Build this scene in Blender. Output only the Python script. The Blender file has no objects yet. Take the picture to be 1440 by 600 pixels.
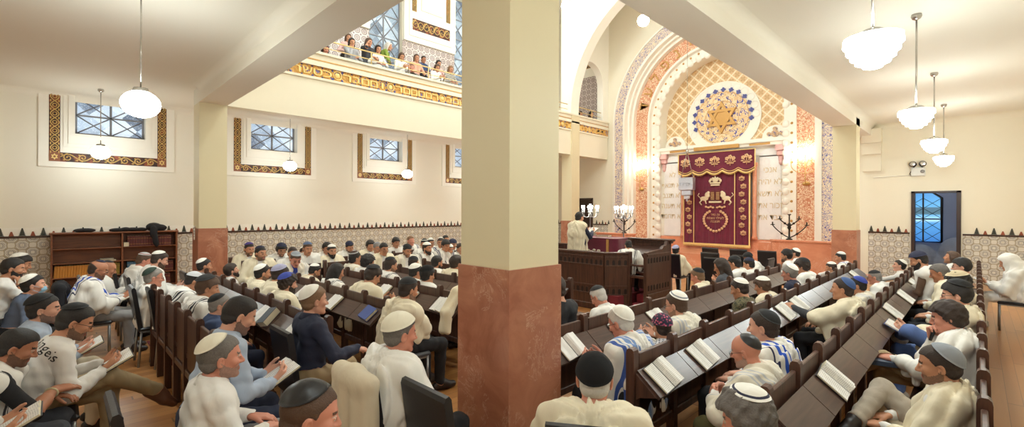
import bpy, math, random
import numpy as np
from mathutils import Vector, Matrix, Euler
random.seed(7)
PI = math.pi
SC = bpy.context.scene
COL = SC.collection
H = 1.9   # eye height of the photographer

# ------------------------------------------------------------------ objects
def link(o, parent=None):
    COL.objects.link(o)
    if parent is not None:
        o.parent = parent
    return o

def tag(o, label=None, cat=None, group=None, kind=None):
    if label: o['label'] = label
    if cat: o['category'] = cat
    if group: o['group'] = group
    if kind: o['kind'] = kind
    return o

def thing(name, label, cat, loc=(0, 0, 0), rz=0.0, group=None):
    o = bpy.data.objects.new(name, None)
    o.empty_display_size = .1
    link(o)
    o.location = loc
    o.rotation_euler = (0, 0, rz)
    return tag(o, label, cat, group)

def dup(root, loc=None, rz=None, label=None, group=None):
    r = root.copy(); COL.objects.link(r)
    if loc is not None: r.location = loc
    if rz is not None: r.rotation_euler = (0, 0, rz)
    if label: r['label'] = label
    if group: r['group'] = group
    for ch in list(root.children):
        c = ch.copy(); COL.objects.link(c); c.parent = r
        for g in list(ch.children):
            d = g.copy(); COL.objects.link(d); d.parent = c
    return r

# ------------------------------------------------------------------ mesh builder
class MB:
    def __init__(s):
        s.v = []; s.f = []; s.m = []; s.sm = []
    def add(s, vs, fs, mi=0, smooth=False):
        b = len(s.v)
        s.v.extend([tuple(p) for p in vs])
        for f in fs:
            s.f.append(tuple(b + i for i in f)); s.m.append(mi); s.sm.append(smooth)
        return s
    def box(s, x0, x1, y0, y1, z0, z1, mi=0):
        vs = [(x, y, z) for x in (x0, x1) for y in (y0, y1) for z in (z0, z1)]
        fs = [(0, 1, 3, 2), (4, 6, 7, 5), (0, 4, 5, 1), (2, 3, 7, 6), (0, 2, 6, 4), (1, 5, 7, 3)]
        return s.add(vs, fs, mi)
    def bbox(s, x0, x1, y0, y1, z0, z1, b=.006, mi=0):
        """box with chamfered edges"""
        X = (x0, x1); Y = (y0, y1); Z = (z0, z1)
        vs = []; idx = {}
        for ix in (0, 1):
            for iy in (0, 1):
                for iz in (0, 1):
                    sx = b if ix == 0 else -b; sy = b if iy == 0 else -b; sz = b if iz == 0 else -b
                    p = (X[ix], Y[iy], Z[iz])
                    idx[ix, iy, iz, 0] = len(vs); vs.append((p[0], p[1] + sy, p[2] + sz))
                    idx[ix, iy, iz, 1] = len(vs); vs.append((p[0] + sx, p[1], p[2] + sz))
                    idx[ix, iy, iz, 2] = len(vs); vs.append((p[0] + sx, p[1] + sy, p[2]))
        fs = []
        for i in (0, 1):
            q = [idx[i, 0, 0, 0], idx[i, 1, 0, 0], idx[i, 1, 1, 0], idx[i, 0, 1, 0]]
            fs.append(q if i else q[::-1])
            q = [idx[0, i, 0, 1], idx[1, i, 0, 1], idx[1, i, 1, 1], idx[0, i, 1, 1]]
            fs.append(q[::-1] if i else q)
            q = [idx[0, 0, i, 2], idx[1, 0, i, 2], idx[1, 1, i, 2], idx[0, 1, i, 2]]
            fs.append(q if i else q[::-1])
        for a in (0, 1):
            for c in (0, 1):
                fs.append([idx[0, a, c, 1], idx[1, a, c, 1], idx[1, a, c, 2], idx[0, a, c, 2]])
                fs.append([idx[a, 0, c, 0], idx[a, 1, c, 0], idx[a, 1, c, 2], idx[a, 0, c, 2]])
                fs.append([idx[a, c, 0, 0], idx[a, c, 1, 0], idx[a, c, 1, 1], idx[a, c, 0, 1]])
        for a in (0, 1):
            for c in (0, 1):
                for d in (0, 1):
                    fs.append([idx[a, c, d, 0], idx[a, c, d, 1], idx[a, c, d, 2]])
        return s.add(vs, fs, mi)
    def prism(s, poly, axis, a, b, mi=0, smooth=False):
        """poly: 2-D outline; extruded along axis 'x','y','z' from a to b"""
        def P(p, t):
            if axis == 'x': return (t, p[0], p[1])
            if axis == 'y': return (p[0], t, p[1])
            return (p[0], p[1], t)
        n = len(poly)
        vs = [P(p, a) for p in poly] + [P(p, b) for p in poly]
        fs = [tuple(range(n))[::-1], tuple(range(n, 2 * n))]
        s.add(vs, fs, mi)
        base = len(s.v) - 2 * n
        for i in range(n):
            j = (i + 1) % n
            s.f.append((base + i, base + j, base + n + j, base + n + i)); s.m.append(mi); s.sm.append(smooth)
        return s
    def tube(s, path, r, n=8, mi=0, cap=True, closed=False):
        path = [Vector(p) for p in path]
        rs = r if isinstance(r, (list, tuple)) else [r] * len(path)
        vs = []; fs = []
        m = len(path)
        up = None
        for i, p in enumerate(path):
            if closed:
                t = (path[(i + 1) % m] - path[i - 1])
            else:
                t = path[min(i + 1, m - 1)] - path[max(i - 1, 0)]
            t = t.normalized() if t.length > 1e-9 else Vector((0, 0, 1))
            if up is None:
                up = Vector((0, 0, 1)) if abs(t.z) < .9 else Vector((1, 0, 0))
            a = (up - t * up.dot(t)).normalized(); b = t.cross(a); up = a
            for k in range(n):
                th = 2 * PI * k / n
                vs.append(p + (a * math.cos(th) + b * math.sin(th)) * rs[i])
        for i in range(m if closed else m - 1):
            i2 = (i + 1) % m
            for k in range(n):
                k2 = (k + 1) % n
                fs.append((i * n + k, i * n + k2, i2 * n + k2, i2 * n + k))
        s.add(vs, fs, mi, True)
        if cap and not closed:
            b = len(s.v) - len(vs)
            s.f.append(tuple(b + k for k in range(n))[::-1]); s.m.append(mi); s.sm.append(False)
            s.f.append(tuple(b + (m - 1) * n + k for k in range(n))); s.m.append(mi); s.sm.append(False)
        return s
    def lathe(s, prof, n=24, c=(0, 0, 0), mi=0, smooth=True):
        vs = []; fs = []
        for (r, z) in prof:
            for k in range(n):
                th = 2 * PI * k / n
                vs.append((c[0] + r * math.cos(th), c[1] + r * math.sin(th), c[2] + z))
        for i in range(len(prof) - 1):
            for k in range(n):
                k2 = (k + 1) % n
                fs.append((i * n + k, i * n + k2, (i + 1) * n + k2, (i + 1) * n + k))
        fs.append(tuple(range(n))[::-1]); fs.append(tuple((len(prof) - 1) * n + k for k in range(n)))
        return s.add(vs, fs, mi, smooth)
    def ell(s, c, r, n=16, m=10, mi=0):
        rr = r if isinstance(r, (tuple, list)) else (r, r, r)
        vs = []; fs = []
        for i in range(m + 1):
            ph = PI * i / m
            for k in range(n):
                th = 2 * PI * k / n
                vs.append((c[0] + rr[0] * math.sin(ph) * math.cos(th), c[1] + rr[1] * math.sin(ph) * math.sin(th), c[2] + rr[2] * math.cos(ph)))
        for i in range(m):
            for k in range(n):
                k2 = (k + 1) % n
                fs.append((i * n + k, (i + 1) * n + k, (i + 1) * n + k2, i * n + k2))
        return s.add(vs, fs, mi, True)
    def xf(s, M, start=0):
        for i in range(start, len(s.v)):
            s.v[i] = tuple(M @ Vector(s.v[i]))
        return s
    def mesh(s, name, mats):
        me = bpy.data.meshes.new(name)
        me.from_pydata(s.v, [], s.f)
        for m in (mats if isinstance(mats, (list, tuple)) else [mats]):
            me.materials.append(m)
        me.polygons.foreach_set('material_index', s.m)
        me.polygons.foreach_set('use_smooth', s.sm)
        me.update()
        return me
    def build(s, name, mats, parent=None, loc=None):
        o = bpy.data.objects.new(name, s.mesh(name, mats))
        link(o, parent)
        if loc is not None: o.location = loc
        return o

def struct(name, mb, mats):
    o = mb.build(name, mats)
    o['kind'] = 'structure'
    return o

def text_mb(txt, size, ext=.004, rtl=False, align='CENTER'):
    """lettering as a mesh builder in the XZ plane facing -Y (reads from -Y)"""
    cu = bpy.data.curves.new('lettering', 'FONT')
    cu.body = txt[::-1] if rtl else txt
    cu.size = size; cu.extrude = ext; cu.align_x = align; cu.resolution_u = 3
    o = bpy.data.objects.new('lettering', cu)
    COL.objects.link(o)
    dg = bpy.context.evaluated_depsgraph_get()
    me = bpy.data.meshes.new_from_object(o.evaluated_get(dg))
    mb = MB()
    mb.add([(v.co.x, -v.co.z, v.co.y) for v in me.vertices], [tuple(p.vertices) for p in me.polygons])
    bpy.data.objects.remove(o); bpy.data.curves.remove(cu); bpy.data.meshes.remove(me)
    return mb

# ------------------------------------------------------------------ materials
def lin(c):
    c = c / 255.0
    return c / 12.92 if c <= .04045 else ((c + .055) / 1.055) ** 2.4
def rgb(r, g, b): return (lin(r), lin(g), lin(b), 1.0)

class NT:
    """small node-graph writer: math on sockets"""
    def __init__(s, mat):
        mat.use_nodes = True
        s.t = mat.node_tree
        s.t.nodes.clear()
        s.out = s.t.nodes.new('ShaderNodeOutputMaterial')
        s.b = s.t.nodes.new('ShaderNodeBsdfPrincipled')
        s.t.links.new(s.b.outputs[0], s.out.inputs[0])
    def n(s, kind, **kw):
        nd = s.t.nodes.new(kind)
        for k, v in kw.items():
            setattr(nd, k, v)
        return nd
    def put(s, sock, val):
        if isinstance(val, bpy.types.NodeSocket): s.t.links.new(val, sock)
        else: sock.default_value = val
    def m(s, op, a, b=0.0, c=None):
        nd = s.n('ShaderNodeMath', operation=op)
        s.put(nd.inputs[0], a); s.put(nd.inputs[1], b)
        if c is not None: s.put(nd.inputs[2], c)
        return nd.outputs[0]
    def add(s, a, b): return s.m('ADD', a, b)
    def sub(s, a, b): return s.m('SUBTRACT', a, b)
    def mul(s, a, b): return s.m('MULTIPLY', a, b)
    def fr(s, a): return s.m('FRACT', a)
    def ab(s, a): return s.m('ABSOLUTE', a)
    def mn(s, a, b): return s.m('MINIMUM', a, b)
    def mx(s, a, b): return s.m('MAXIMUM', a, b)
    def lt(s, a, b): return s.m('LESS_THAN', a, b)
    def gt(s, a, b): return s.m('GREATER_THAN', a, b)
    def band(s, a, c, w): return s.lt(s.ab(s.sub(a, c)), w)
    def ln(s, x, y): return s.m('SQRT', s.add(s.mul(x, x), s.mul(y, y)))
    def coord(s, kind='Object'):
        tc = s.n('ShaderNodeTexCoord')
        sp = s.n('ShaderNodeSeparateXYZ')
        s.t.links.new(tc.outputs[kind], sp.inputs[0])
        return sp.outputs[0], sp.outputs[1], sp.outputs[2]
    def vec(s, kind='Object', scale=(1, 1, 1), rot=(0, 0, 0)):
        tc = s.n('ShaderNodeTexCoord'); mp = s.n('ShaderNodeMapping')
        s.t.links.new(tc.outputs[kind], mp.inputs[0])
        mp.inputs['Scale'].default_value = scale; mp.inputs['Rotation'].default_value = rot
        return mp.outputs[0]
    def comb(s, x, y, z):
        nd = s.n('ShaderNodeCombineXYZ')
        s.put(nd.inputs[0], x); s.put(nd.inputs[1], y); s.put(nd.inputs[2], z)
        return nd.outputs[0]
    def noise(s, vec, scale=5, detail=3, rough=.5, dist=0.0):
        nd = s.n('ShaderNodeTexNoise')
        if vec is not None: s.put(nd.inputs['Vector'], vec)
        nd.inputs['Scale'].default_value = scale; nd.inputs['Detail'].default_value = detail
        nd.inputs['Roughness'].default_value = rough; nd.inputs['Distortion'].default_value = dist
        return nd.outputs['Fac']
    def mix(s, f, a, b):
        nd = s.n('ShaderNodeMix', data_type='RGBA')
        s.put(nd.inputs[0], f); s.put(nd.inputs[6], a); s.put(nd.inputs[7], b)
        return nd.outputs[2]
    def ramp(s, f, stops):
        nd = s.n('ShaderNodeValToRGB')
        e = nd.color_ramp.elements
        while len(e) < len(stops): e.new(.5)
        for i, (p, c) in enumerate(stops):
            e[i].position = p; e[i].color = c
        s.put(nd.inputs[0], f)
        return nd.outputs[0]
    def bump(s, h, strength=.2, dist=.01):
        nd = s.n('ShaderNodeBump')
        nd.inputs['Strength'].default_value = strength; nd.inputs['Distance'].default_value = dist
        s.put(nd.inputs['Height'], h)
        s.t.links.new(nd.outputs[0], s.b.inputs['Normal'])
    def fin(s, col, rough=.6, metal=0.0, spec=None):
        s.put(s.b.inputs['Base Color'], col)
        s.put(s.b.inputs['Roughness'], rough)
        s.put(s.b.inputs['Metallic'], metal)
        if spec is not None: s.b.inputs['Specular IOR Level'].default_value = spec

MATS = {}
def mat(name, fn):
    if name not in MATS:
        m = bpy.data.materials.new(name)
        fn(NT(m))
        MATS[name] = m
    return MATS[name]

def plain(name, c, rough=.6, metal=0.0, var=.06, scale=8.0, bump=0.0, spec=None):
    def fn(t):
        v = t.vec()
        nz = t.noise(v, scale, 4)
        a = tuple(min(1, x * (1 + var)) for x in c[:3]) + (1,)
        b = tuple(x * (1 - var) for x in c[:3]) + (1,)
        t.fin(t.mix(nz, b, a), rough, metal, spec)
        if bump: t.bump(t.noise(v, scale * 6, 3), bump, .004)
    return mat(name, fn)

def emis(name, c, strength):
    def fn(t):
        t.b.inputs['Emission Color'].default_value = c
        t.b.inputs['Emission Strength'].default_value = strength
        t.fin(c, .4)
    return mat(name, fn)

def marble_fn(a, b, vein, sc=2.2):
    def fn(t):
        v = t.vec()
        n1 = t.noise(v, sc, 8, .62, 1.2)
        n2 = t.noise(v, sc * 1.7, 8, .7, 2.5)
        base = t.ramp(n1, [(.35, a), (.65, b)])
        ve = t.lt(t.ab(t.sub(n2, .5)), .008)
        n3 = t.noise(v, sc * .9, 3)
        ve = t.mul(t.mul(ve, t.gt(n3, .5)), .55)
        t.fin(t.mix(ve, base, vein), .28)
    return fn

def wood_fn(a, b, axis='z', rough=.38, sc=1.0):
    def fn(t):
        s = {'x': (2, 26, 26), 'y': (26, 2, 26), 'z': (26, 26, 2)}[axis]
        v = t.vec(scale=tuple(q * sc for q in s))
        n = t.noise(v, 1.0, 5, .6, .6)
        n2 = t.noise(t.vec(), 1.1, 2)
        c = t.ramp(n, [(.3, a), (.7, b)])
        c2 = t.mix(t.mul(n2, .35), c, a)
        t.fin(c2, rough)
        t.bump(n, .06, .003)
    return fn

def tile_fn(ax, ay=2, per=.32):
    """wall tile: staggered lobed rosettes outlined in brown and olive on grey white"""
    def fn(t):
        co = t.coord()
        u = t.mul(co[ax], 1 / per); w = t.mul(co[ay], 1 / per)
        def lat(ou, ov):
            x = t.sub(t.fr(t.add(u, ou)), .5); y = t.sub(t.fr(t.add(w, ov)), .5)
            r = t.ln(x, y)
            an = t.m('ARCTAN2', y, x)
            return t.add(r, t.add(t.mul(t.m('COSINE', t.mul(an, 8.0)), .016), t.mul(t.m('COSINE', t.mul(an, 4.0)), .014))), t.ab(x), t.ab(y)
        ra, xa, ya = lat(0.0, 0.0); rb, xb, yb = lat(.5, .5)
        r = t.mn(ra, rb)
        white = rgb(224, 218, 206); brown = rgb(112, 92, 84); olive = rgb(160, 140, 96); dark = rgb(84, 78, 84)
        c = t.mix(t.band(r, .345, .013), white, olive)
        c = t.mix(t.band(r, .305, .010), c, brown)
        c = t.mix(t.band(r, .205, .011), c, brown)
        c = t.mix(t.band(r, .135, .016), c, dark)
        star = t.lt(t.mn(t.add(xa, t.mul(ya, 5.0)), t.add(ya, t.mul(xa, 5.0))), .12)
        c = t.mix(t.mul(star, .5), c, rgb(176, 160, 130))
        ju = t.lt(t.ab(t.sub(t.fr(t.mul(u, 2.0)), .5)), .015); jv = t.lt(t.ab(t.sub(t.fr(t.mul(w, 2.0)), .5)), .015)
        c = t.mix(t.mul(t.mx(ju, jv), .3), c, rgb(150, 140, 130))
        t.fin(c, .22)
    return fn

def scroll_fn(gold, ground, third, sc=9.0, thr=.5, ax=(1, 2)):
    """painted or carved scroll work"""
    def fn(t):
        v = t.vec()
        w = t.n('ShaderNodeTexVoronoi'); w.feature = 'SMOOTH_F1'
        t.put(w.inputs['Vector'], v); w.inputs['Scale'].default_value = sc
        nz = t.noise(v, sc * .7, 2, .4, 1.5)
        d = t.m('SINE', t.add(t.mul(w.outputs['Distance'], 17.0), t.mul(nz, 5.0)))
        c = t.mix(t.gt(d, -.15), ground, gold)
        n2 = t.noise(v, sc * .6, 1)
        c2 = t.mix(t.mul(t.gt(n2, .56), t.lt(d, -.45)), c, third)
        t.fin(c2, .45)
        t.bump(d, .35, .01)
    return fn
# ================================================================== MATERIALS FOR THE BUILDING
M = {}
M['cream'] = plain('cream_plaster', rgb(238, 229, 208), .75, var=.015, scale=3)
M['cream2'] = plain('pale_plaster', rgb(241, 234, 219), .75, var=.012, scale=3)
M['ceil'] = plain('ceiling_plaster', rgb(236, 228, 212), .8, var=.012, scale=2)
M['pillar'] = plain('pillar_paint', rgb(226, 213, 178), .55, var=.012, scale=3)
M['white'] = plain('white_plaster', rgb(246, 240, 228), .6, var=.012)
M['marble'] = mat('pink_marble', marble_fn(rgb(160, 98, 74), rgb(190, 130, 102), rgb(226, 194, 170)))
M['marble_ark'] = mat('salmon_marble', marble_fn(rgb(214, 134, 100), rgb(230, 158, 124), rgb(246, 214, 194), 1.4))
M['marble_white'] = mat('white_marble', marble_fn(rgb(238, 234, 232), rgb(246, 243, 240), rgb(214, 208, 206), 1.2))
M['wood'] = mat('dark_oak', wood_fn(rgb(56, 35, 28), rgb(100, 66, 52)))
M['woody'] = mat('dark_oak_along', wood_fn(rgb(58, 38, 32), rgb(92, 64, 54), 'y', .3))
M['woodx'] = mat('dark_oak_across', wood_fn(rgb(58, 38, 32), rgb(92, 64, 54), 'x', .3))
M['wood_mid'] = mat('brown_wood', wood_fn(rgb(112, 64, 38), rgb(150, 92, 56), 'y', .4))
M['doorwood'] = mat('door_wood', wood_fn(rgb(40, 24, 20), rgb(66, 42, 34), 'z', .45))
M['tile_yz'] = mat('wall_tile_side', tile_fn(1))
M['tile_xz'] = mat('wall_tile_end', tile_fn(0))
M['tile_gal'] = mat('gallery_tile', tile_fn(1))
M['green_tile'] = plain('dark_green_glaze', rgb(66, 66, 58), .25, var=.15)
M['red_tile'] = plain('rust_glaze', rgb(150, 78, 54), .25, var=.15)
M['rail_tile'] = plain('brown_glaze', rgb(70, 48, 38), .25, var=.1)
M['brass'] = plain('brass', rgb(212, 176, 110), .3, .8, var=.04)
M['railpaint'] = plain('cream_gold_rail_paint', rgb(226, 196, 132), .35, .3, var=.04)
M['chrome'] = plain('chrome', rgb(190, 186, 180), .25, .9, var=.03)
M['steel'] = plain('grey_steel', rgb(150, 150, 150), .35, .7, var=.03)
M['iron'] = plain('dark_iron', rgb(48, 42, 38), .45, .5, var=.08)
M['gold'] = plain('gilding', rgb(202, 154, 88), .45, .35, var=.12, scale=20)
M['goldlite'] = plain('bright_gilding', rgb(246, 214, 140), .4, .3, var=.08, scale=20)
M['goldtext'] = plain('gilt_lettering', rgb(222, 200, 160), .5, .2, var=.04)
M['scroll'] = mat('gold_scrollwork', scroll_fn(rgb(196, 158, 92), rgb(70, 40, 34), rgb(142, 66, 44), 11))
M['band'] = mat('gold_relief_band', scroll_fn(rgb(222, 170, 84), rgb(196, 142, 66), rgb(110, 100, 150), 9))
def motif_band(base, line, dot, leaf, sc, thr):
    """small painted sprigs: smooth cells give leaf curls, dots sit at the cell centres"""
    def fn(t):
        v = t.vec()
        w = t.n('ShaderNodeTexVoronoi'); w.feature = 'F1'
        t.put(w.inputs['Vector'], v); w.inputs['Scale'].default_value = sc
        nz = t.noise(v, sc * 1.3, 2, .5, 2.2)
        curl = t.lt(t.ab(t.sub(nz, .5)), thr)
        curl2 = t.lt(t.ab(t.sub(t.noise(v, sc * .8, 1, .4, 3.0), .5)), thr * .9)
        c = t.mix(curl2, base, leaf)
        c = t.mix(curl, c, line)
        c = t.mix(t.lt(w.outputs['Distance'], .17), c, dot)
        t.fin(c, .5)
    return fn
M['blue_band'] = mat('blue_arabesque', motif_band(rgb(240, 224, 196), rgb(128, 122, 176), rgb(78, 80, 160), rgb(230, 196, 158), 6.5, .034))
M['red_band'] = mat('terracotta_leafwork', motif_band(rgb(244, 222, 188), rgb(208, 130, 94), rgb(200, 124, 92), rgb(226, 172, 138), 6.0, .055))
M['blueglaze'] = plain('blue_paint', rgb(86, 88, 158), .4, var=.2, scale=30)
M['pinkcorbel'] = plain('pink_paint', rgb(226, 178, 172), .5, var=.1)
M['lead'] = plain('lead_grey', rgb(136, 136, 142), .5, .1, var=.08)
M['ground'] = mat('dark_painted_ground', lambda t: t.fin(t.ramp(t.noise(t.vec(), 7, 2), [(.42, rgb(58, 38, 36)), (.55, rgb(96, 52, 40)), (.66, rgb(150, 78, 52))]), .6))
M['scrollgold'] = plain('scroll_gold', rgb(204, 168, 100), .45, .1, var=.1, scale=12)
M['sill'] = plain('weathered_iron', rgb(96, 90, 92), .6, .2, var=.1)

def floor_fn(t):
    tc = t.coord()
    u = t.mul(tc[0], 1 / .11)
    row = t.m('FLOOR', u)
    wn = t.n('ShaderNodeTexWhiteNoise'); wn.noise_dimensions = '1D'
    t.put(wn.inputs['W'], row)
    v2 = t.add(t.mul(tc[1], .45), t.mul(wn.outputs[0], 9.0))
    w2 = t.n('ShaderNodeTexWhiteNoise'); w2.noise_dimensions = '2D'
    t.put(w2.inputs['Vector'], t.comb(row, t.m('FLOOR', v2), 0.0))
    nz = t.noise(t.vec(scale=(22, 1.4, 1)), 1.0, 5, .6, .4)
    base = t.mix(w2.outputs[0], rgb(168, 112, 62), rgb(208, 152, 94))
    c = t.mix(t.mul(nz, .5), base, rgb(146, 90, 46))
    gap = t.mx(t.lt(t.fr(u), .035), t.lt(t.fr(v2), .006))
    c = t.mix(t.mul(gap, .7), c, rgb(60, 36, 22))
    t.fin(c, .3)
    t.bump(t.mul(gap, -1.0), .2, .004)
M['floor'] = mat('plank_floor', floor_fn)

def lattice_fn(t):
    x, y, z = t.coord()
    a = t.mul(t.add(x, z), 2.35); b = t.mul(t.sub(x, z), 2.35)
    fa = t.ab(t.sub(t.fr(a), .5)); fb = t.ab(t.sub(t.fr(b), .5))
    edge = t.gt(t.mx(fa, fb), .43)
    r = t.ln(fa, fb)
    cross = t.mul(t.lt(t.mn(fa, fb), .10), t.lt(r, .33))
    lobes = t.lt(t.ab(t.sub(t.add(t.mx(fa, fb), t.mul(t.mn(fa, fb), .9)), .33)), .02)
    c = t.mix(edge, rgb(226, 192, 146), rgb(246, 230, 200))
    c = t.mix(t.mul(cross, .8), c, rgb(206, 164, 114))
    c = t.mix(t.mul(lobes, .6), c, rgb(176, 124, 74))
    t.fin(c, .55)
    t.bump(t.add(edge, t.mul(cross, .5)), .5, .03)
M['lattice'] = mat('ochre_lattice', lattice_fn)

def rosette_fn(t):
    x, y, z = t.coord()
    r = t.ln(x, z); an = t.m('ARCTAN2', z, x)
    v = t.vec()
    w = t.n('ShaderNodeTexVoronoi'); w.feature = 'SMOOTH_F1'
    t.put(w.inputs['Vector'], v); w.inputs['Scale'].default_value = 8.0
    d = t.m('SINE', t.add(t.mul(w.outputs['Distance'], 20.0), t.mul(r, 14.0)))
    ray = t.m('SINE', t.add(t.mul(an, 12.0), t.mul(t.m('SINE', t.mul(r, 22.0)), 1.4)))
    c = t.mix(t.gt(d, .25), rgb(226, 190, 142), rgb(240, 216, 176))
    c = t.mix(t.mul(t.gt(ray, .35), t.lt(d, -.35)), c, rgb(78, 82, 166))
    ring = t.mx(t.band(r, 1.0, .014), t.band(r, .64, .012))
    c = t.mix(ring, c, rgb(206, 160, 104))
    t.fin(c, .5); t.bump(d, .3, .01)
M['rosette'] = mat('rosette_arabesque', rosette_fn)

def gallery_tile_fn(t, ax=1):
    co = t.coord(); z = co[2]
    a = t.mul(co[ax], 1 / .25); b = t.mul(z, 1 / .25)
    fa = t.sub(t.fr(a), .5); fb = t.sub(t.fr(b), .5)
    r = t.ln(fa, fb)
    c = t.mix(t.band(r, .36, .045), rgb(206, 192, 186), rgb(112, 88, 84))
    c = t.mix(t.band(r, .18, .04), c, rgb(126, 96, 88))
    c = t.mix(t.lt(t.mx(t.ab(fa), t.ab(fb)), .06), c, rgb(112, 96, 110))
    c = t.mix(t.gt(t.add(t.ab(fa), t.ab(fb)), .86), c, rgb(120, 98, 104))
    t.fin(c, .3)
M['tile_gal'] = mat('upper_gallery_tile', gallery_tile_fn)

def pane_fn(seed, bright):
    """obscured panes lit by the evening sky outside: each lead-line triangle its own tone"""
    def fn(t):
        x, y, z = t.coord()
        a = t.m('FLOOR', t.mul(t.add(y, z), 1.7)); b = t.m('FLOOR', t.mul(t.sub(y, z), 1.7))
        w = t.n('ShaderNodeTexWhiteNoise'); w.noise_dimensions = '3D'
        t.put(w.inputs['Vector'], t.comb(a, b, float(seed)))
        nz = t.noise(t.vec(), 3.0, 3)
        g = t.noise(t.vec(), 55.0, 1)
        c = t.ramp(t.add(t.mul(w.outputs[0], .75), t.mul(nz, .35)), [(.2, rgb(92, 104, 122)), (.5, rgb(146, 164, 184)), (.85, rgb(186, 200, 214))])
        c = t.mix(t.mul(t.gt(g, .62), .3), c, rgb(230, 236, 240))
        t.put(t.b.inputs['Emission Color'], c)
        t.b.inputs['Emission Strength'].default_value = bright
        t.fin(c, .25)
    return fn
M['pane'] = mat('obscured_pane', pane_fn(1, .5))
M['pane_up'] = mat('upper_obscured_pane', pane_fn(4, .13))

# ================================================================== THE SETTING
XW, XE = -14.5, 1.35      # side walls
YB, YE = -4.0, 17.5       # rear wall, ark wall
PX = -2.21                # aisle side of the right colonnade
LX = -11.55               # nave side of the left colonnade
CY = 2.17                 # back face of the rear beam and pillars
PW = .515
ZC = 4.5                  # aisle ceiling
ZB = 4.17                 # underside of beams
ZT = 11.0
ACX, ACZ = -7.14, 5.65    # ark arch centre

struct('floor', MB().box(XW - .3, XE + .3, YB - .3, 20.2, -.15, 0), M['floor'])

def cove(mb, p0, p1, nrm, z, r=.16):
    """quarter-round moulding along the top of a wall; nrm points into the room"""
    n = 6
    A = [Vector((p0[0], p0[1], 0)), Vector((p1[0], p1[1], 0))]
    nv = Vector((nrm[0], nrm[1], 0))
    vs = []
    for q in A:
        for k in range(n + 1):
            th = PI / 2 * k / n
            vs.append((q + nv * (r * (1 - math.cos(th)))) + Vector((0, 0, z - r + r * math.sin(th))))
    m = n + 1
    mb.add(vs, [(k, k + 1, m + k + 1, m + k) for k in range(n)], 0, True)

# --- left wall with window openings
WINC = [.97, 4.575, 8.19, 11.8]
OW, OZ0, OZ1 = .63, 3.62, 4.5
mb = MB()
ys = [YB] + [v for c in WINC for v in (c - OW, c + OW)] + [YE]
mb.box(XW - .35, XW, YB, YE, 0, OZ0)
for i in range(0, len(ys), 2):
    mb.box(XW - .35, XW, ys[i], ys[i + 1], OZ0, OZ1)
for c in WINC:
    mb.box(XW - .35, XW - .3, c - OW, c + OW, OZ0, OZ1)
mb.box(XW - .35, XW, YB, YE, OZ1, 5.3)
cove(mb, (XW, YB), (XW, YE), (1, 0), ZC)
struct('wall_left', mb, M['cream2'])
# upper left wall (behind the women's gallery) with tall windows
UO = .64; UZ0, UZ1 = 5.6, 10.3
mb = MB()
mb.box(XW - .35, XW, YB, YE, 5.3, UZ0); mb.box(XW - .35, XW, YB, YE, UZ1, ZT)
for i in range(0, len(ys), 2):
    y0 = ys[i] if i == 0 else ys[i] + (UO - OW); y1 = ys[i + 1]
    mb.box(XW - .35, XW, y0, y1, UZ0, UZ1)
for c in WINC:
    mb.box(XW - .35, XW - .3, c - UO, c + UO, UZ0, UZ1)
struct('wall_left_upper', mb, M['cream'])
struct('wall_rear', MB().box(XW - .3, XE + .3, YB - .3, YB, 0, ZT), M['cream'])
struct('wall_right', MB().box(XE, XE + .3, YB, YE + .3, 0, ZT), M['cream'])

# --- ceilings under the galleries (the galleries' own floors)
mb = MB().box(XW, XE, YB, CY + .3, ZC, 5.2)
struct('ceiling_rear', mb, M['ceil'])
struct('ceiling_right', MB().box(PX - .1, XE, CY + .3, YE, ZC, 5.2), M['ceil'])
mb = MB().box(XW, LX - .2, CY + .3, YE, ZC, 5.2)
mb.box(XW, LX - .3, CY + PW, YE, 5.2, 5.3); mb.box(XW, LX - 1.5, CY + PW, YE, 5.3, 5.75)
struct('ceiling_left', mb, M['ceil'])
struct('ceiling_nave', MB().box(XW, XE, YB, 20.2, ZT, ZT + .2), M['white'])

# --- beams
mb = MB().box(LX - PW, PX, CY, CY + PW, ZB, ZC + .02)
cove(mb, (LX, CY), (PX - PW, CY), (0, -1), ZC, .13)
mb.box(LX - PW, PX, CY, CY + PW, ZC, 5.8)
struct('beam_rear', mb, M['ceil'])
mb = MB().box(PX - PW, PX, CY + PW, YE, ZB, 5.8)
cove(mb, (PX, CY), (PX, YE), (1, 0), ZC, .13)
struct('beam_right', mb, M['ceil'])
mb = MB().box(LX - PW, LX - .24, CY + PW, YE, ZB, ZC + .01)
struct('beam_left', mb, M['ceil'])
mb = MB()
cove(mb, (PX - PW, YE), (XE, YE), (0, -1), ZC, .16)
mb.box(-2.45, -1.98, YE - .32, YE, 3.95, 4.36); mb.box(-2.45, -1.99, YE - .2, YE, 3.62, 3.95); mb.box(-2.45, -2.0, YE - .1, YE, 3.12, 3.62)
struct('trim_stepped_corbel', mb, M['cream'])

# --- pillars: painted shaft, marble dado
def pillar(name, x0, y0, ztop, zm=1.5):
    mb = MB().box(x0, x0 + PW, y0, y0 + PW, 0, ztop, 0)
    e = .016
    mb.box(x0 - e, x0 + PW + e, y0 - e, y0 + PW + e, 0, zm, 1)
    o = struct(name, mb, [M['pillar'], M['marble']])
pillar('pillar_near', PX - PW, CY, ZB)
pillar('pillar_left', LX - PW, CY, ZB)
pillar('pillar_right', PX - PW, 14.8, 5.8, 1.42)
pillar('pillar_far_left', LX - PW + .06, 14.79, 5.8)
mb = MB().box(XW, XW + .22, -1.32, -.86, 0, ZC)
cove(mb, (XW + .22, -1.32), (XW + .22, -.86), (1, 0), ZC, .2)
struct('pillar_wall_left', mb, M['cream'])

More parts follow.
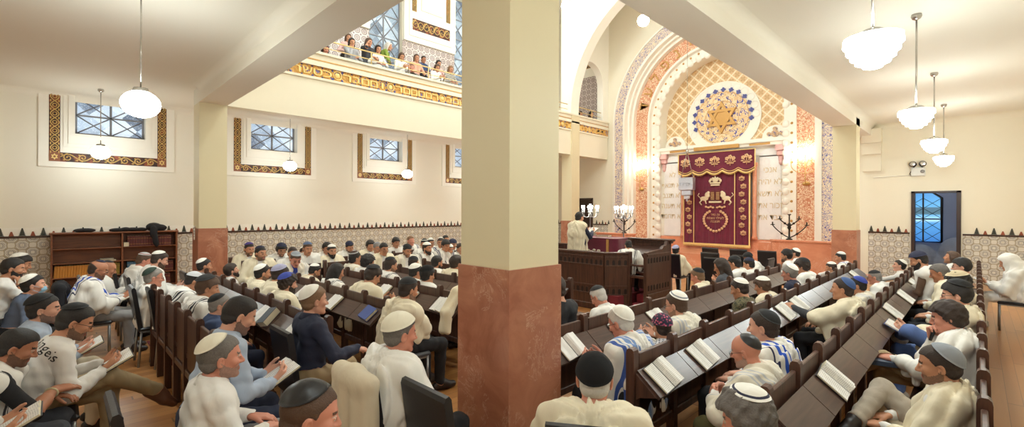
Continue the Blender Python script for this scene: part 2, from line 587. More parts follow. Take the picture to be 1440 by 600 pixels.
# --- tiled dado with its stepped cresting
DZ = 1.27
def cresting(mb, pts, axis, off):
    """alternating dark stepped trees and rust cones along a wall"""
    for i, q in enumerate(pts):
        if i % 2 == 0:
            prof = []
            for k in range(5):
                w0 = .060 * (1 - k / 5.6); z0 = k * .034
                prof += [(w0, z0 + .004), (w0 * .55, z0 + .034)]
            out = [(q + a, DZ + .045 + b) for a, b in prof] + [(q - a, DZ + .045 + b) for a, b in prof[::-1]]
            mb.prism(out, axis, off[0], off[1], 1)
        else:
            out = [(q - .04, DZ + .045), (q + .04, DZ + .045), (q + .024, DZ + .10), (q + .012, DZ + .14), (q - .012, DZ + .14), (q - .024, DZ + .10)]
            mb.prism(out, axis, off[0], off[1], 2)
mb = MB().box(XW, XW + .012, YB, YE, 0, DZ, 0)
mb.box(XW, XW + .03, YB, YE, DZ, DZ + .045, 3)
mb.box(XW, XW + .008, YB, YE, DZ + .045, DZ + .22, 4)
cresting(mb, [YB + .16 * k for k in range(int((YE - YB) / .16))], 'x', (XW + .009, XW + .014))
struct('trim_tile_left', mb, [M['tile_yz'], M['green_tile'], M['red_tile'], M['rail_tile'], M['white']])
mb = MB()
for (a, b) in ((XW, -13.5), (-12.36, LX), (PX - .1, -1.36), (-.27, XE)):
    mb.box(a, b, YE - .012, YE, 0, DZ, 0)
    mb.box(a, b, YE - .03, YE, DZ, DZ + .045, 3)
    k0 = int(a / .16); pts = [.16 * k for k in range(int(math.ceil((a + .06) / .16)), int((b - .06) / .16) + 1)]
    if pts and int(round(pts[0] / .16)) % 2: pts = pts[1:]
    cresting(mb, pts, 'y', (YE - .014, YE - .003))
struct('trim_tile_end', mb, [M['tile_xz'], M['green_tile'], M['red_tile'], M['rail_tile'], M['cream2']])

# --- ark end wall
def over_arch(mb, cx, zc, r, y0, y1, x0, x1, ztop, axis='y', zbase=0, mi=0, n=40):
    """wall slab with an arched opening; axis is the wall's normal"""
    def P(a, t, z): return (a, t, z) if axis == 'y' else (t, a, z)
    pts = [(cx - r * math.cos(PI * k / n), zc + r * math.sin(PI * k / n)) for k in range(n + 1)]
    pts = [(cx - r, zbase)] + pts + [(cx + r, zbase)]
    for i in range(1, len(pts) - 2):
        a, b = pts[i], pts[i + 1]
        for t in (y0, y1):
            mb.add([P(a[0], t, a[1]), P(b[0], t, b[1]), P(b[0], t, ztop), P(a[0], t, ztop)], [(0, 1, 2, 3)], mi)
    for i in range(len(pts) - 1):
        a, b = pts[i], pts[i + 1]
        if (i == 0 and cx - r - x0 > .02) or (i == len(pts) - 2 and x1 - cx - r > .02): continue
        mb.add([P(a[0], y0, a[1]), P(b[0], y0, b[1]), P(b[0], y1, b[1]), P(a[0], y1, a[1])], [(0, 1, 2, 3)], mi, False)
    for (u0, u1) in ((x0, cx - r), (cx + r, x1)):
        if u1 - u0 > .02:
            if axis == 'y': mb.box(u0, u1, y0, y1, zbase, ztop, mi)
            else: mb.box(y0, y1, u0, u1, zbase, ztop, mi)

def arch_band(mb, r0, r1, y0, y1, zbase, mi=0, n=56, smooth=False):
    def path(r):
        p = [(ACX - r, zbase + (ACZ - zbase) * k / 6) for k in range(6)]
        p += [(ACX - r * math.cos(PI * k / n), ACZ + r * math.sin(PI * k / n)) for k in range(n + 1)]
        p += [(ACX + r, ACZ + (zbase - ACZ) * (k + 1) / 6) for k in range(6)]
        return p
    A, B = path(r0), path(r1)
    m = len(A)
    vs = [(a, y0, z) for a, z in A] + [(a, y0, z) for a, z in B] + [(a, y1, z) for a, z in A] + [(a, y1, z) for a, z in B]
    fs = []
    for i in range(m - 1):
        fs += [(i, i + 1, m + i + 1, m + i), (2 * m + i, 3 * m + i, 3 * m + i + 1, 2 * m + i + 1),
               (i, 2 * m + i, 2 * m + i + 1, i + 1), (m + i, m + i + 1, 3 * m + i + 1, 3 * m + i)]
    mb.add(vs, fs, mi, smooth)

mb = MB()
mb.box(XW - .3, -13.5, YE, YE + .3, 0, ZT); mb.box(-13.5, -12.36, YE, YE + .3, 2.49, ZT); mb.box(-12.36, ACX - 4.05, YE, YE + .3, 0, ZT)
over_arch(mb, ACX, ACZ, 4.05, YE, YE + .3, ACX - 4.05, ACX + 4.05, ZT)
mb.box(ACX + 4.05, -1.33, YE, YE + .3, 0, ZT); mb.box(-1.33, -.3, YE, YE + .3, 2.49, ZT); mb.box(-.3, XE + .3, YE, YE + .3, 0, ZT)
struct('wall_ark_end', mb, M['cream'])
def ark_trim(name, r0, r1, y0, y1, m, zbase=0.0):
    mb = MB(); arch_band(mb, r0, r1, y0, y1, zbase); return struct(name, mb, m)
ark_trim('trim_blue_arch', 3.62, 4.05, 17.47, 17.6, M['blue_band'])
ark_trim('trim_arch_moulding_1', 3.54, 3.64, 17.42, 17.75, M['white'])
ark_trim('trim_arch_moulding_2', 3.46, 3.56, 17.66, 17.9, M['white'])
ark_trim('trim_arch_moulding_3', 3.36, 3.47, 17.84, 18.1, M['white'])
ark_trim('trim_arch_moulding_4', 4.05, 4.12, 17.4, 17.6, M['white'])
ark_trim('trim_red_arch', 2.78, 3.37, 18.06, 18.3, M['red_band'])
ark_trim('trim_arch_moulding_5', 2.70, 2.79, 18.0, 18.3, M['white'])
# scalloped moulding: white band set with shells and small bosses
mb = MB(); arch_band(mb, 2.36, 2.72, 18.2, 18.9, 0.0)
def arch_pts(r, step, zb=.9):
    out = []
    L = ACZ - zb; n = int(L / step)
    for k in range(n): out.append((ACX - r, zb + step * k, 0))
    na = int(PI * r / step)
    for k in range(na + 1):
        a = PI * k / na
        out.append((ACX - r * math.cos(a), ACZ + r * math.sin(a), a))
    for k in range(n): out.append((ACX + r, zb + step * k, PI))
    return out
for (x, z, a) in arch_pts(2.42, .34):
    mb.ell((x, 18.24, z), (.13, .09, .15), 12, 8, 0)
for (x, z, a) in arch_pts(2.60, .34):
    mb.ell((x, 18.2, z), (.045, .03, .045), 8, 6, 1)
struct('trim_scalloped_arch', mb, [M['white'], M['gold']])

# gilt Hebrew letters standing on the red arch
word = 'דעלפניםאתהעומד'
mb = MB()
for i, ch in enumerate(word):
    a = math.radians(14 + i * (152 / (len(word) - 1)))
    t = text_mb(ch, .62, .02)
    R = Matrix.Translation((ACX - 3.08 * math.cos(a), 18.04, ACZ + 3.08 * math.sin(a))) @ Matrix.Rotation(-(PI / 2 - a), 4, 'Y') @ Matrix.Translation((0, 0, -.2))
    t.xf(R)
    mb.add(t.v, t.f)
struct('trim_arch_lettering', mb, M['gold'])

# tympanum, cornice, lower ark wall
mb = MB().box(ACX - 2.42, ACX + 2.42, 18.9, 19.0, 0, ACZ)
n = 40
poly = [(ACX - 2.42 * math.cos(PI * k / n), ACZ + 2.42 * math.sin(PI * k / n)) for k in range(n + 1)]
mb.prism(poly, 'y', 18.9, 19.0)
struct('wall_tympanum', mb, M['lattice'])
mb = MB().box(ACX - 2.36, ACX + 2.36, 18.45, 18.9, 0, 4.4, 0)
mb.box(ACX - 2.36, ACX + 2.36, 18.36, 18.9, 0, .86, 1)
struct('wall_ark_lower', mb, [M['white'], M['marble_ark']])
mb = MB()
mb.box(ACX - 2.36, ACX + 2.36, 18.2, 18.9, 4.42, 4.5, 0); mb.box(ACX - 2.36, ACX + 2.36, 18.27, 18.9, 4.3, 4.42, 0)
mb.box(ACX - 2.36, ACX + 2.36, 18.24, 18.9, 4.5, 4.56, 0)
mb.box(ACX - .85, ACX + .85, 18.17, 18.3, 4.3, 4.44, 1)
for s in (-1, 1):
    mb.box(ACX + s * 1.55 - .35, ACX + s * 1.55 + .35, 18.25, 18.3, 4.325, 4.4, 1)
struct('trim_ark_cornice', mb, [M['white'], M['gold']])
for s in (-1, 1):
    mb = MB()
    x = ACX + s * 2.22
    for k, (w, z0, z1) in enumerate(((.17, 4.08, 4.3), (.13, 3.9, 4.08), (.08, 3.7, 3.9))):
        mb.bbox(x - w, x + w, 18.45 - w * 1.2, 18.5, z0, z1, .03)
    mb.ell((x, 18.4, 3.66), (.07, .06, .1), 10, 8)
    struct('trim_pink_corbel_' + ('1' if s < 0 else '2'), mb, M['pinkcorbel'])
    mb = MB()
    mb.lathe([(.11, .86), (.11, .95), (.08, 1.0), (.075, 3.5), (.1, 3.6), (.11, 3.7)], 16, (ACX + s * 1.36, 18.34, 0))
    struct('pillar_ark_' + ('1' if s < 0 else '2'), mb, M['marble_ark'])
# commandment panels: tall white marble with gilt text
def tablet(cx, lines, label):
    r = thing('tablet_panel', label, 'panel', (cx, 18.44, 0), 0, None)
    mb = MB().bbox(-.36, .36, -.02, 0, .88, 3.95, .008)
    th = [(-.36, 3.9)] + [(.36 * -math.cos(PI * k / 16), 3.9 + .3 * math.sin(PI * k / 16)) for k in range(17)]
    mb.prism(th, 'y', -.02, 0)
    mb.build('marble_slab', M['marble_white'], r)
    for i, tx in enumerate(lines):
        t = text_mb(tx, .3, .004, rtl=True)
        t.xf(Matrix.Translation((0, -.026, 3.32 - i * .43)) @ Matrix.Scale(.85, 4, (1, 0, 0)))
        t.build('inscription', M['goldtext'], r)
tablet(-9.0, ['לא', 'לא תנאף', 'לא תגנב', 'לא תענה', 'לא תחמד'], 'white marble panel with gilt Hebrew lines to the left of the red ark curtain')
tablet(-5.28, ['אנכי', 'לא יהיה', 'לא תשא', 'זכור את', 'כבד את'], 'white marble panel with gilt Hebrew lines to the right of the red ark curtain')

# ark platform and parapets
struct('floor_ark_platform', MB().box(ACX - 4.3, ACX + 4.42, 15.85, 18.9, 0, .42), M['marble_ark'])
mb = MB().bbox(-11.0, -9.3, 15.8, 15.98, 0, 1.02, .01); mb.bbox(-11.03, -9.27, 15.77, 16.01, .98, 1.03, .01)
struct('wall_parapet_left', mb, M['marble_ark'])
mb = MB().bbox(-4.5, PX - PW, 15.8, 15.98, 0, 1.02, .01); mb.bbox(-4.53, PX - PW, 15.77, 16.01, .98, 1.04, .01)
mb.bbox(-4.9, -4.5, 15.9, 16.3, 0, .93, .01)
struct('wall_parapet_right', mb, M['marble_ark'])

# small domed niches with flower crosses on the cornice, rosette with its star
def disc(mb, cx, cz, r, y0, y1, a0=0, a1=2 * PI, n=48, mi=0):
    poly = [(cx + r * math.cos(a0 + (a1 - a0) * k / n), cz + r * math.sin(a0 + (a1 - a0) * k / n)) for k in range(n + (0 if a1 - a0 > 6.2 else 1))]
    mb.prism(poly, 'y', y0, y1, mi)
ro = thing('star_rosette', 'great round plaster rosette with gilt six-pointed star high above the ark curtain', 'ornament', (ACX, 18.9, 5.62))
mb = MB(); disc(mb, 0, 0, 1.43, -.06, 0, n=72)
mb.build('white_disc', M['white'], ro)
mb = MB(); disc(mb, 0, 0, 1.06, -.09, -.05, n=72)
mb.build('arabesque_disc', M['rosette'], ro)
mb = MB()
for k in range(14):
    mb = MB()
    a = PI * (k - .5) / 12 * 1.06
    for (dr, s) in ((1.07, .06), (1.15, .045)):
        disc(mb, dr * math.cos(a), dr * math.sin(a), s, -.1, -.05, n=10)
    for d in (-.055, .055):
        disc(mb, 1.11 * math.cos(a + d), 1.11 * math.sin(a + d), .034, -.1, -.05, n=10)
    mb.build('blue_finial', M['blueglaze'], ro)
mb = MB()
for k in range(14):
    a = PI * k / 12 * 1.06
    mb.tube([(1.25 * math.cos(a) + .13 * math.cos(q), -.07, 1.25 * math.sin(a) + .13 * math.sin(q)) for q in [2 * PI * j / 14 for j in range(14)]], .012, 6, closed=True)
mb.build('scallop_rings', M['white'], ro)
mb = MB()
for s in (0, PI):
    tri = [(.64 * math.cos(s + PI / 2 + 2 * PI * k / 3), .64 * math.sin(s + PI / 2 + 2 * PI * k / 3)) for k in range(3)]
    inn = [(p[0] * .68, p[1] * .68) for p in tri]
    for k in range(3):
        j = (k + 1) % 3
        mb.prism([tri[k], tri[j], inn[j], inn[k]], 'y', -.17 - (.01 if s else 0), -.08)
disc(mb, 0, 0, .26, -.14, -.08, n=6)
mb.build('star', M['gold'], ro)
for s in (-1, 1):
    r = thing('flower_niche', 'small white half-round niche with a gilt flower cross, %s of the great star rosette' % ('left' if s < 0 else 'right'), 'ornament', (ACX + s * 1.92, 18.9, 4.56))
    mb = MB(); disc(mb, 0, .08, .44, -.12, 0, -.2, PI + .2)
    mb.build('shell', M['white'], r)
    mb = MB()
    disc(mb, 0, .2, .13, -.18, -.12, n=8)
    for k in range(4):
        disc(mb, .2 * math.cos(PI / 2 * k), .2 + .18 * math.sin(PI / 2 * k), .075, -.17, -.12, n=10)
    mb.build('flower', mat('gilt_and_blue', scroll_fn(rgb(206, 166, 120), rgb(216, 180, 150), rgb(96, 90, 140), 14)), r)

# --- transverse arch across the nave, side wall beyond it with the little gallery arch
mb = MB()
over_arch(mb, ACX, 5.9, 4.41, 14.8, 14.8 + PW, LX - PW, PX, ZT, zbase=5.8)
struct('beam_transverse_arch', mb, M['white'])
mb = MB()
over_arch(mb, 16.18, 7.35, .87, LX - .3, LX, 15.3, YE, ZT, axis='x', zbase=5.8)
struct('wall_side_gallery_arch', mb, M['white'])

# --- left gallery parapet with gold lettered band and brass rail
mb = MB()
mb.box(LX - .25, LX + .0, CY + PW, YE - .06, ZB, 5.2, 0)
mb.box(LX - .25, LX + .035, CY, YE - .06, 5.13, 5.19, 0)
mb.box(LX - .25, LX + .01, CY, YE - .06, 5.19, 5.46, 1)
mb.box(LX - .25, LX + .06, CY, YE - .06, 5.46, 5.53, 0)
mb.box(LX - .25, LX + .03, CY, YE - .06, 5.53, 5.76, 0)
mb.box(LX - .3, LX + .08, CY, YE - .06, 5.76, 5.82, 0)
mb.box(LX - .25, LX + .045, CY, YE - .06, 5.60, 5.625, 2)
struct('wall_gallery_parapet', mb, [M['cream'], M['band'], M['gold']])
# raised gilt letters, roundels and blue spandrels on the band
mb = MB()
seq = 'ב⊙נםםו⊙רשטכ⊙רבםםו⊙רםםםםר⊙בםשר⊙'
yy = CY + .05; i = 0
while yy < 16.9:
    ch = seq[i % len(seq)]; i += 1
    if ch == '⊙':
        c = (LX + .012, yy + .13, 5.325)
        ring = [(c[0] + .012, c[1] + .105 * math.cos(2 * PI * k / 18), c[2] + .105 * math.sin(2 * PI * k / 18)) for k in range(18)]
        mb.tube(ring, .016, 6, 0, closed=True)
        mb.ell((c[0] + .004, c[1], c[2]), (.02, .07, .07), 12, 8, 0)
        for k in range(4):
            mb.ell((c[0] + .002, c[1] + (.125 if k % 2 else -.125), c[2] + (.1 if k // 2 else -.1)), (.012, .03, .028), 6, 5, 1)
        yy += .27
    else:
        t = text_mb(ch, .27, .012)
        xs = [v[0] for v in t.v]; w = max(xs) - min(xs)
        sx = .22 / max(w, .05)
        t.xf(Matrix.Translation((LX + .022, yy + .125, 5.235)) @ Matrix.Rotation(PI / 2, 4, 'Z') @ Matrix.Scale(min(sx, 2.2), 4, (1, 0, 0)))
        mb.add(t.v, t.f, 0)
        for q in (.0, .25):
            mb.ell((LX + .012, yy + q, 5.21), (.01, .03, .02), 6, 5, 1); mb.ell((LX + .012, yy + q, 5.44), (.01, .03, .02), 6, 5, 1)
        yy += .25
struct('trim_gallery_lettering', mb, [M['goldlite'], M['blueglaze']])

rail = thing('gallery_railing', 'painted gold-cream metal railing along the top of the gallery parapet', 'railing', (LX - .1, 0, 5.82))
MB().tube([(0, -1.5, .38), (0, 14.7, .38)], .018, 8).build('top_rail', M['railpaint'], rail)
MB().tube([(0, -1.5, .18), (0, 14.7, .18)], .011, 8).build('lower_rail', M['railpaint'], rail)
y = -1.3
while y < 14.7:
    MB().tube([(0, y, 0), (0, y, .38)], .016, 8).build('post', M['railpaint'], rail)
    y += 1.86
rail = thing('gallery_railing', 'short painted gold-cream railing in the small arch beside the ark', 'railing', (LX - .1, 15.32, 5.82))
MB().tube([(0, 0, .38), (0, 2.1, .38)], .018, 8).build('top_rail', M['railpaint'], rail)
MB().tube([(0, 0, .18), (0, 2.1, .18)], .011, 8).build('lower_rail', M['railpaint'], rail)
for y in (.06, 1.05, 2.05):
    MB().tube([(0, y, 0), (0, y, .38)], .016, 8).build('post', M['railpaint'], rail)

# --- scrollwork laid on the dark bands
def scroll_h(mb, x, y0, y1, z0, z1, mi):
    n = max(2, int(round((y1 - y0) / .235))); w = (y1 - y0) / n; zc = (z0 + z1) / 2; h = (z1 - z0) * .42
    mb.tube([(x, y0 + (y1 - y0) * k / (n * 12), zc + h * .78 * math.sin(PI * k / 12)) for k in range(n * 12 + 1)], .014, 5, mi)
    for i in range(n):
        s = 1 if i % 2 == 0 else -1
        cy, cz = y0 + (i + .5) * w, zc - s * h * .05
        pts = []
        for k in range(22):
            a = PI * .5 * s + s * k * .36; r = h * (.98 - .036 * k)
            pts.append((x, cy + r * math.cos(a) * .95, cz + r * math.sin(a)))
        mb.tube(pts, [.016 - .0003 * k for k in range(22)], 5, mi)
        mb.ell((x, pts[-1][1], pts[-1][2]), (.012, .022, .02), 6, 5, mi)
        mb.ell((x, y0 + i * w + .02, zc + s * h * .75), (.01, .03, .016), 6, 5, mi); mb.ell((x, y0 + i * w + w * .25, zc - s * h * .7), (.01, .022, .014), 6, 5, mi)
def scroll_v(mb, x, y0, y1, z0, z1, mi):
    n = max(2, int(round((z1 - z0) / .2))); yc = (y0 + y1) / 2; w = (y1 - y0) * .38
    for ph in (0, PI):
        mb.tube([(x + (.004 if ph else 0), yc + w * math.sin(PI * k / 7 + ph), z0 + (z1 - z0) * k / (n * 7)) for k in range(n * 7 + 1)], .012, 5, mi)
    for i in range(n):
        z = z0 + (i + .5) * (z1 - z0) / n
        mb.tube([(x, yc + .5 * w * math.cos(a), z + .5 * w * math.sin(a)) for a in [2 * PI * k / 10 for k in range(10)]], .010, 5, mi, closed=True)
        for s in (-1, 1): mb.ell((x, yc + s * w * .95, z - .5 * (z1 - z0) / n), (.01, .016, .03), 6, 5, mi)
struct('trim_gallery_end', MB().box(-14.2, LX - .3, YE - .02, YE - .003, 5.2, 8.05, 0).box(-14.2, LX - .3, YE - .05, YE - .003, 8.05, 8.45, 1).box(-14.2, LX - .3, YE - .04, YE - .003, 8.45, 9.2, 2), [mat('upper_gallery_tile_end', lambda t: gallery_tile_fn(t, 0)), M['white'], M['scroll']])
# gallery back wall: tile dado and framed panels between the tall windows
mb = MB()
for a, b in ((YB, WINC[0] - UO), (WINC[0] + UO, WINC[1] - UO), (WINC[1] + UO, WINC[2] - UO), (WINC[2] + UO, WINC[3] - UO), (WINC[3] + UO, YE)):
    mb.box(XW, XW + .012, a, b, 5.2, 8.0, 0)
    mb.box(XW, XW + .11, a + .02, b - .02, 8.0, 10.6, 1)
    if b - a > 1.5:
        mb.box(XW + .1, XW + .15, a + .22, b - .22, 8.2, 10.5, 1)
        c0, c1 = a + .34, b - .34
        mb.box(XW + .14, XW + .17, c0, c1, 8.42, 8.82, 2)
        scroll_h(mb, XW + .172, c0, c1, 8.42, 8.82, 3)
        for q in (c0 + .07, c1 - .07): scroll_v(mb, XW + .172, q - .09, q + .09, 9.1, 10.5, 3)
        for (y0, y1) in ((c0 - .02, c0 + .16), (c1 - .16, c1 + .02)):
            mb.box(XW + .14, XW + .17, y0, y1, 9.1, 10.5, 2)
        mb.box(XW + .15, XW + .2, a + .7, b - .7, 9.2, 10.5, 1)
struct('trim_gallery_wall', mb, [M['tile_gal'], M['white'], M['ground'], M['scrollgold']])

# --- windows in the left wall
def lead_window(name, cy, hw, z0, z1, x, nx, nz, pane, r=.014):
    """panes with lead lines: upright, cross bar and saltires"""
    mb = MB()
    mb.box(x - .012, x, cy - hw, cy + hw, z0, z1, 0)
    dy = 2 * hw / nx; dz = (z1 - z0) / nz
    for i in range(nx + 1):
        y = cy - hw + dy * i
        mb.box(x - .02, x + .03, y - (.022), y + .022, z0, z1, 1)
    for k in range(nz + 1):
        z = z0 + dz * k
        mb.box(x - .02, x + .03, cy - hw, cy + hw, z - .018, z + .018, 1)
    for i in range(nx):
        for k in range(nz):
            ya, yb = cy - hw + dy * i, cy - hw + dy * (i + 1); za, zb = z0 + dz * k, z0 + dz * (k + 1)
            mb.tube([(x + .012, ya, za), (x + .012, yb, zb)], r, 6, 1); mb.tube([(x + .012, ya, zb), (x + .012, yb, za)], r, 6, 1)
    return struct(name, mb, [pane, M['lead']])
for i, c in enumerate(WINC):
    lead_window('window_%d' % (i + 1), c, OW - .02, OZ0 + .03, 4.5, XW - .22, 2, 2, M['pane'])
    mb = MB()
    # plain outer band, scroll band, moulded inner frame, sill
    x = XW
    def frame(o0, o1, zo, zi, x0, x1, mi):
        mb.box(x0, x1, c - o0, c - o1, zo, ZC, mi); mb.box(x0, x1, c + o1, c + o0, zo, ZC, mi); mb.box(x0, x1, c - o1, c + o1, zo, zi, mi)
    frame(1.215, .63, 2.84, 3.62, x, x + .03, 0)
    frame(1.05, .87, 2.965, 3.17, x + .028, x + .034, 1)
    scroll_h(mb, x + .036, c - .87, c + .87, 2.965, 3.17, 5); scroll_v(mb, x + .036, c - 1.05, c - .87, 3.17, ZC, 5); scroll_v(mb, x + .036, c + .87, c + 1.05, 3.17, ZC, 5)
    frame(.82, .74, 3.3, 3.38, x + .028, x + .05, 0)
    frame(.74, .63, 3.38, 3.6, x + .028, x + .075, 0)
    mb.box(x - .2, x + .09, c - .7, c + .7, 3.57, 3.61, 0); mb.box(x - .2, x - .1, c - .62, c + .62, 3.61, 3.645, 2)
    for s in (-1, 1):
        mb.box(x + .034, x + .037, c + s * .96 - .09, c + s * .96 + .09, 2.965, 3.17, 3)
        for rr in (0, PI):
            tri = [(c + s * .96 + .065 * math.cos(rr + PI / 2 + 2 * PI * k / 3), 3.07 + .075 * math.sin(rr + PI / 2 + 2 * PI * k / 3)) for k in range(3)]
            inn = [(c + s * .96 + (p[0] - c - s * .96) * .6, 3.07 + (p[1] - 3.07) * .6) for p in tri]
            for k in range(3):
                j = (k + 1) % 3
                mb.prism([tri[k], tri[j], inn[j], inn[k]], 'x', x + .036, x + .042, 4)
    struct('trim_window_%d' % (i + 1), mb, [M['white'], M['ground'], M['sill'], plain('brick_red_paint', rgb(150, 92, 64), .5), M['goldlite'], M['scrollgold']])
for i, c in enumerate(WINC):
    lead_window('window_%d' % (i + 5), c, UO - .02, UZ0, UZ1, XW - .2, 2, 6, M['pane_up'], .02)

# --- end wall doors
mb = MB()
x0, x1 = -1.325, -.3
mb.box(x0, x0 + .07, YE - .06, YE + .32, 0, 2.49); mb.box(x1 - .09, x1, YE - .06, YE + .32, 0, 2.49); mb.box(x0, x1, YE - .06, YE + .32, 2.44, 2.49)
struct('door_1', mb, M['doorwood'])
mb = MB()
mb.box(-13.5, -13.42, YE - .05, YE + .3, 0, 2.49); mb.box(-12.44, -12.36, YE - .05, YE + .3, 0, 2.49); mb.box(-13.5, -12.36, YE - .05, YE + .3, 2.42, 2.49)
mb.box(-13.42, -12.44, YE + .1, YE + .16, 0, 2.42)
struct('door_2', mb, M['doorwood'])
# room beyond door 1
lav = plain('daylit_lavender_wall', rgb(150, 154, 178), .8, var=.03, scale=2)  # lavender tint stands for daylight, put into the wall colour
mb = MB().box(-2.6, 1.2, 20.0, 20.2, 0, 3.2); mb.box(-2.8, -2.6, YE + .3, 20.2, 0, 3.2); mb.box(1.2, 1.4, YE + .3, 20.2, 0, 3.2); mb.box(-2.8, 1.4, YE + .3, 20.2, 3.2, 3.4)
struct('wall_back_room', mb, lav)
mb = MB()
pts = [(-1.66, .95), (-.78, .95), (-.78, 2.35), (-1.22, 2.72), (-1.66, 2.35)]
def bluepane(t):
    x, y, z = t.coord()
    c = t.ramp(t.mul(z, .333), [(.3, rgb(44, 96, 158)), (.52, rgb(70, 130, 180)), (.545, rgb(150, 190, 216)), (.6, rgb(92, 150, 190)), (.615, rgb(64, 92, 104)), (.68, rgb(64, 92, 110)), (.69, rgb(84, 144, 186)), (.95, rgb(52, 100, 160))])
    t.put(t.b.inputs['Emission Color'], c); t.b.inputs['Emission Strength'].default_value = .75
    t.fin(c, .3)
bp = mat('evening_blue_pane', bluepane)
mb.prism(pts, 'y', 19.96, 20.0, 0)
out = [(p[0], p[1]) for p in pts]
mb.tube([(p[0], 19.94, p[1]) for p in out], .035, 6, 1, closed=True)
mb.box(-1.24, -1.2, 19.93, 19.97, .95, 2.7, 1); mb.box(-1.66, -.78, 19.93, 19.97, 1.66, 1.7, 1)
for za, zb in ((.95, 1.3), (1.3, 1.66), (1.7, 2.02), (2.02, 2.35)):
    for xa, xb in ((-1.66, -1.22), (-1.22, -.78)):
        mb.tube([(xa, 19.95, za), (xb, 19.95, zb)], .008, 5, 1); mb.tube([(xa, 19.95, zb), (xb, 19.95, za)], .008, 5, 1)
struct('window_9', mb, [bp, M['iron']])
# ================================================================== LAMPS
glass = emis('lit_opal_glass', (.895, 1, .99, 1), 36.0)
glass_right = glass
glass_left = emis('lit_opal_globe_wall', (.895, 1, .99, 1), 21.0)
bulbm = emis('lit_bulb', (1, .93, .82, 1), 60.0)
def lamp_stepped(z, x, y, label):
    r = thing('pendant_lamp', label, 'lamp', (x, y, ZC), 0, 'pendant lamps on the right aisle')
    MB().lathe([(.0, 0), (.055, 0), (.06, -.03), (.045, -.06), (.012, -.08)][1:], 16).build('ceiling_rose', M['chrome'], r)
    MB().tube([(0, 0, -.05), (0, 0, z - ZC + .16)], .011, 8).build('rod', M['chrome'], r)
    MB().lathe([(.02, z - ZC + .17), (.06, z - ZC + .165), (.11, z - ZC + .13), (.115, z - ZC + .11)], 20).build('gallery_cap', M['chrome'], r)
    p = [(.11, .11), (.185, .105), (.19, .05), (.17, .04), (.168, -.005), (.145, -.012), (.142, -.05), (.115, -.058), (.11, -.09), (.075, -.097), (.06, -.125), (.01, -.13)]
    MB().lathe([(a, z - ZC + b) for a, b in p], 28).build('glass_shade', glass, r)
    return r
def lamp_globe(z, x, y, label, grp, rad=.19, flat=.82, ceil=ZC):
    r = thing('pendant_lamp', label, 'lamp', (x, y, ceil), 0, grp)
    MB().lathe([(.05, 0), (.055, -.03), (.04, -.055), (.012, -.07)], 16).build('ceiling_rose', M['chrome'], r)
    MB().tube([(0, 0, -.05), (0, 0, z - ceil + rad * flat)], .008, 8).build('rod', M['chrome'], r)
    MB().lathe([(.07, z - ceil + rad * flat + .03), (.08, z - ceil + rad * flat), (.09, z - ceil + rad * flat - .02)], 20).build('gallery_cap', M['chrome'], r)
    MB().ell((0, 0, z - ceil), (rad, rad, rad * flat), 28, 18).build('glass_shade', glass, r)
    return r
LZ = 3.13
for y, lb in ((4.45, 'largest stepped white glass lamp on a metal rod, nearest over the right pews'), (8.05, 'second stepped white glass lamp on a rod over the right pews'),
              (11.65, 'third stepped white glass lamp on a rod over the right pews'), (15.2, 'smallest stepped glass lamp, farthest along the right aisle near the end wall')):
    lamp_stepped(LZ, -.565, y, lb)
glass = emis('dim_opal_glass', (.895, 1, .99, 1), 24.0)
lamp_stepped(LZ, -.565, .85, 'unseen stepped white glass lamp added overhead at the rear of the right aisle')  # out of view, added one spacing behind the visible row
glass = glass_right
lamp_globe(LZ, -6.9, .72, 'big white globe lamp hanging under the rear gallery ceiling at the left', 'globe lamps under the galleries')
glass = glass_left
lamp_globe(LZ, -13.4, .72, 'small-looking globe lamp hanging in front of the leftmost wall window', 'globe lamps under the galleries', .17, .85)
glass = glass_left
for y, lb in ((4.57, 'globe lamp hanging in front of the second wall window from the left'), (8.25, 'globe lamp hanging in front of the third wall window from the left'), (11.9, 'globe lamp hanging by the fourth wall window, hidden by the pillar')):
    lamp_globe(LZ - .04, -13.2, y, lb, 'globe lamps under the galleries', .17, .8)

nglass = emis('lit_opal_globe', (.9, 1, .99, 1), 72.0)
glass_keep = glass; glass = nglass
NL = 'globe lamps high in the nave'  # first two lamps show; the rest are unseen, added to light the nave
for x, y, z, lb in ((-7.1, 12.6, 7.64, 'small white globe lamp hanging in front of the big ark arch'), (-10.05, 12.6, 9.0, 'white globe lamp at the top edge beside the big pillar'),
                    (-4.2, 12.6, 9.0, 'unseen globe lamp added high in the nave at the ark end, right side'), (-7.1, 9.0, 9.2, 'unseen globe lamp added high over the reading platform'),
                    (-10.05, 9.0, 9.2, 'unseen globe lamp added high in the nave by the left gallery'), (-4.2, 9.0, 9.2, 'unseen globe lamp added high in the nave by the right gallery'),
                    (-7.1, 5.2, 9.2, 'unseen globe lamp added high over the rear pews'), (-10.05, 5.2, 9.2, 'unseen globe lamp added high over the left rear pews'), (-4.2, 5.2, 9.2, 'unseen globe lamp added high above the rear pews by the near pillar')):
    lamp_globe(z, x, y, lb, NL, .17, 1.0, ZT)
glass = emis('added_gallery_globe', (.9, 1, .99, 1), 10.0)  # for two unseen lamps added to light the upper gallery
lamp_globe(7.9, -13.3, 4.6, 'unseen globe lamp added in the left gallery above the rear beam', NL, .17, 1.0, ZT)
lamp_globe(7.9, -13.3, 13.2, 'unseen globe lamp added in the left gallery behind the near pillar', NL, .17, 1.0, ZT)
glass = glass_keep
lamp_globe(2.7, -.9, 18.9, 'globe lamp in the small room beyond the open door, hidden by the wall', 'globe lamps under the galleries', .1, 1.0, 3.2)

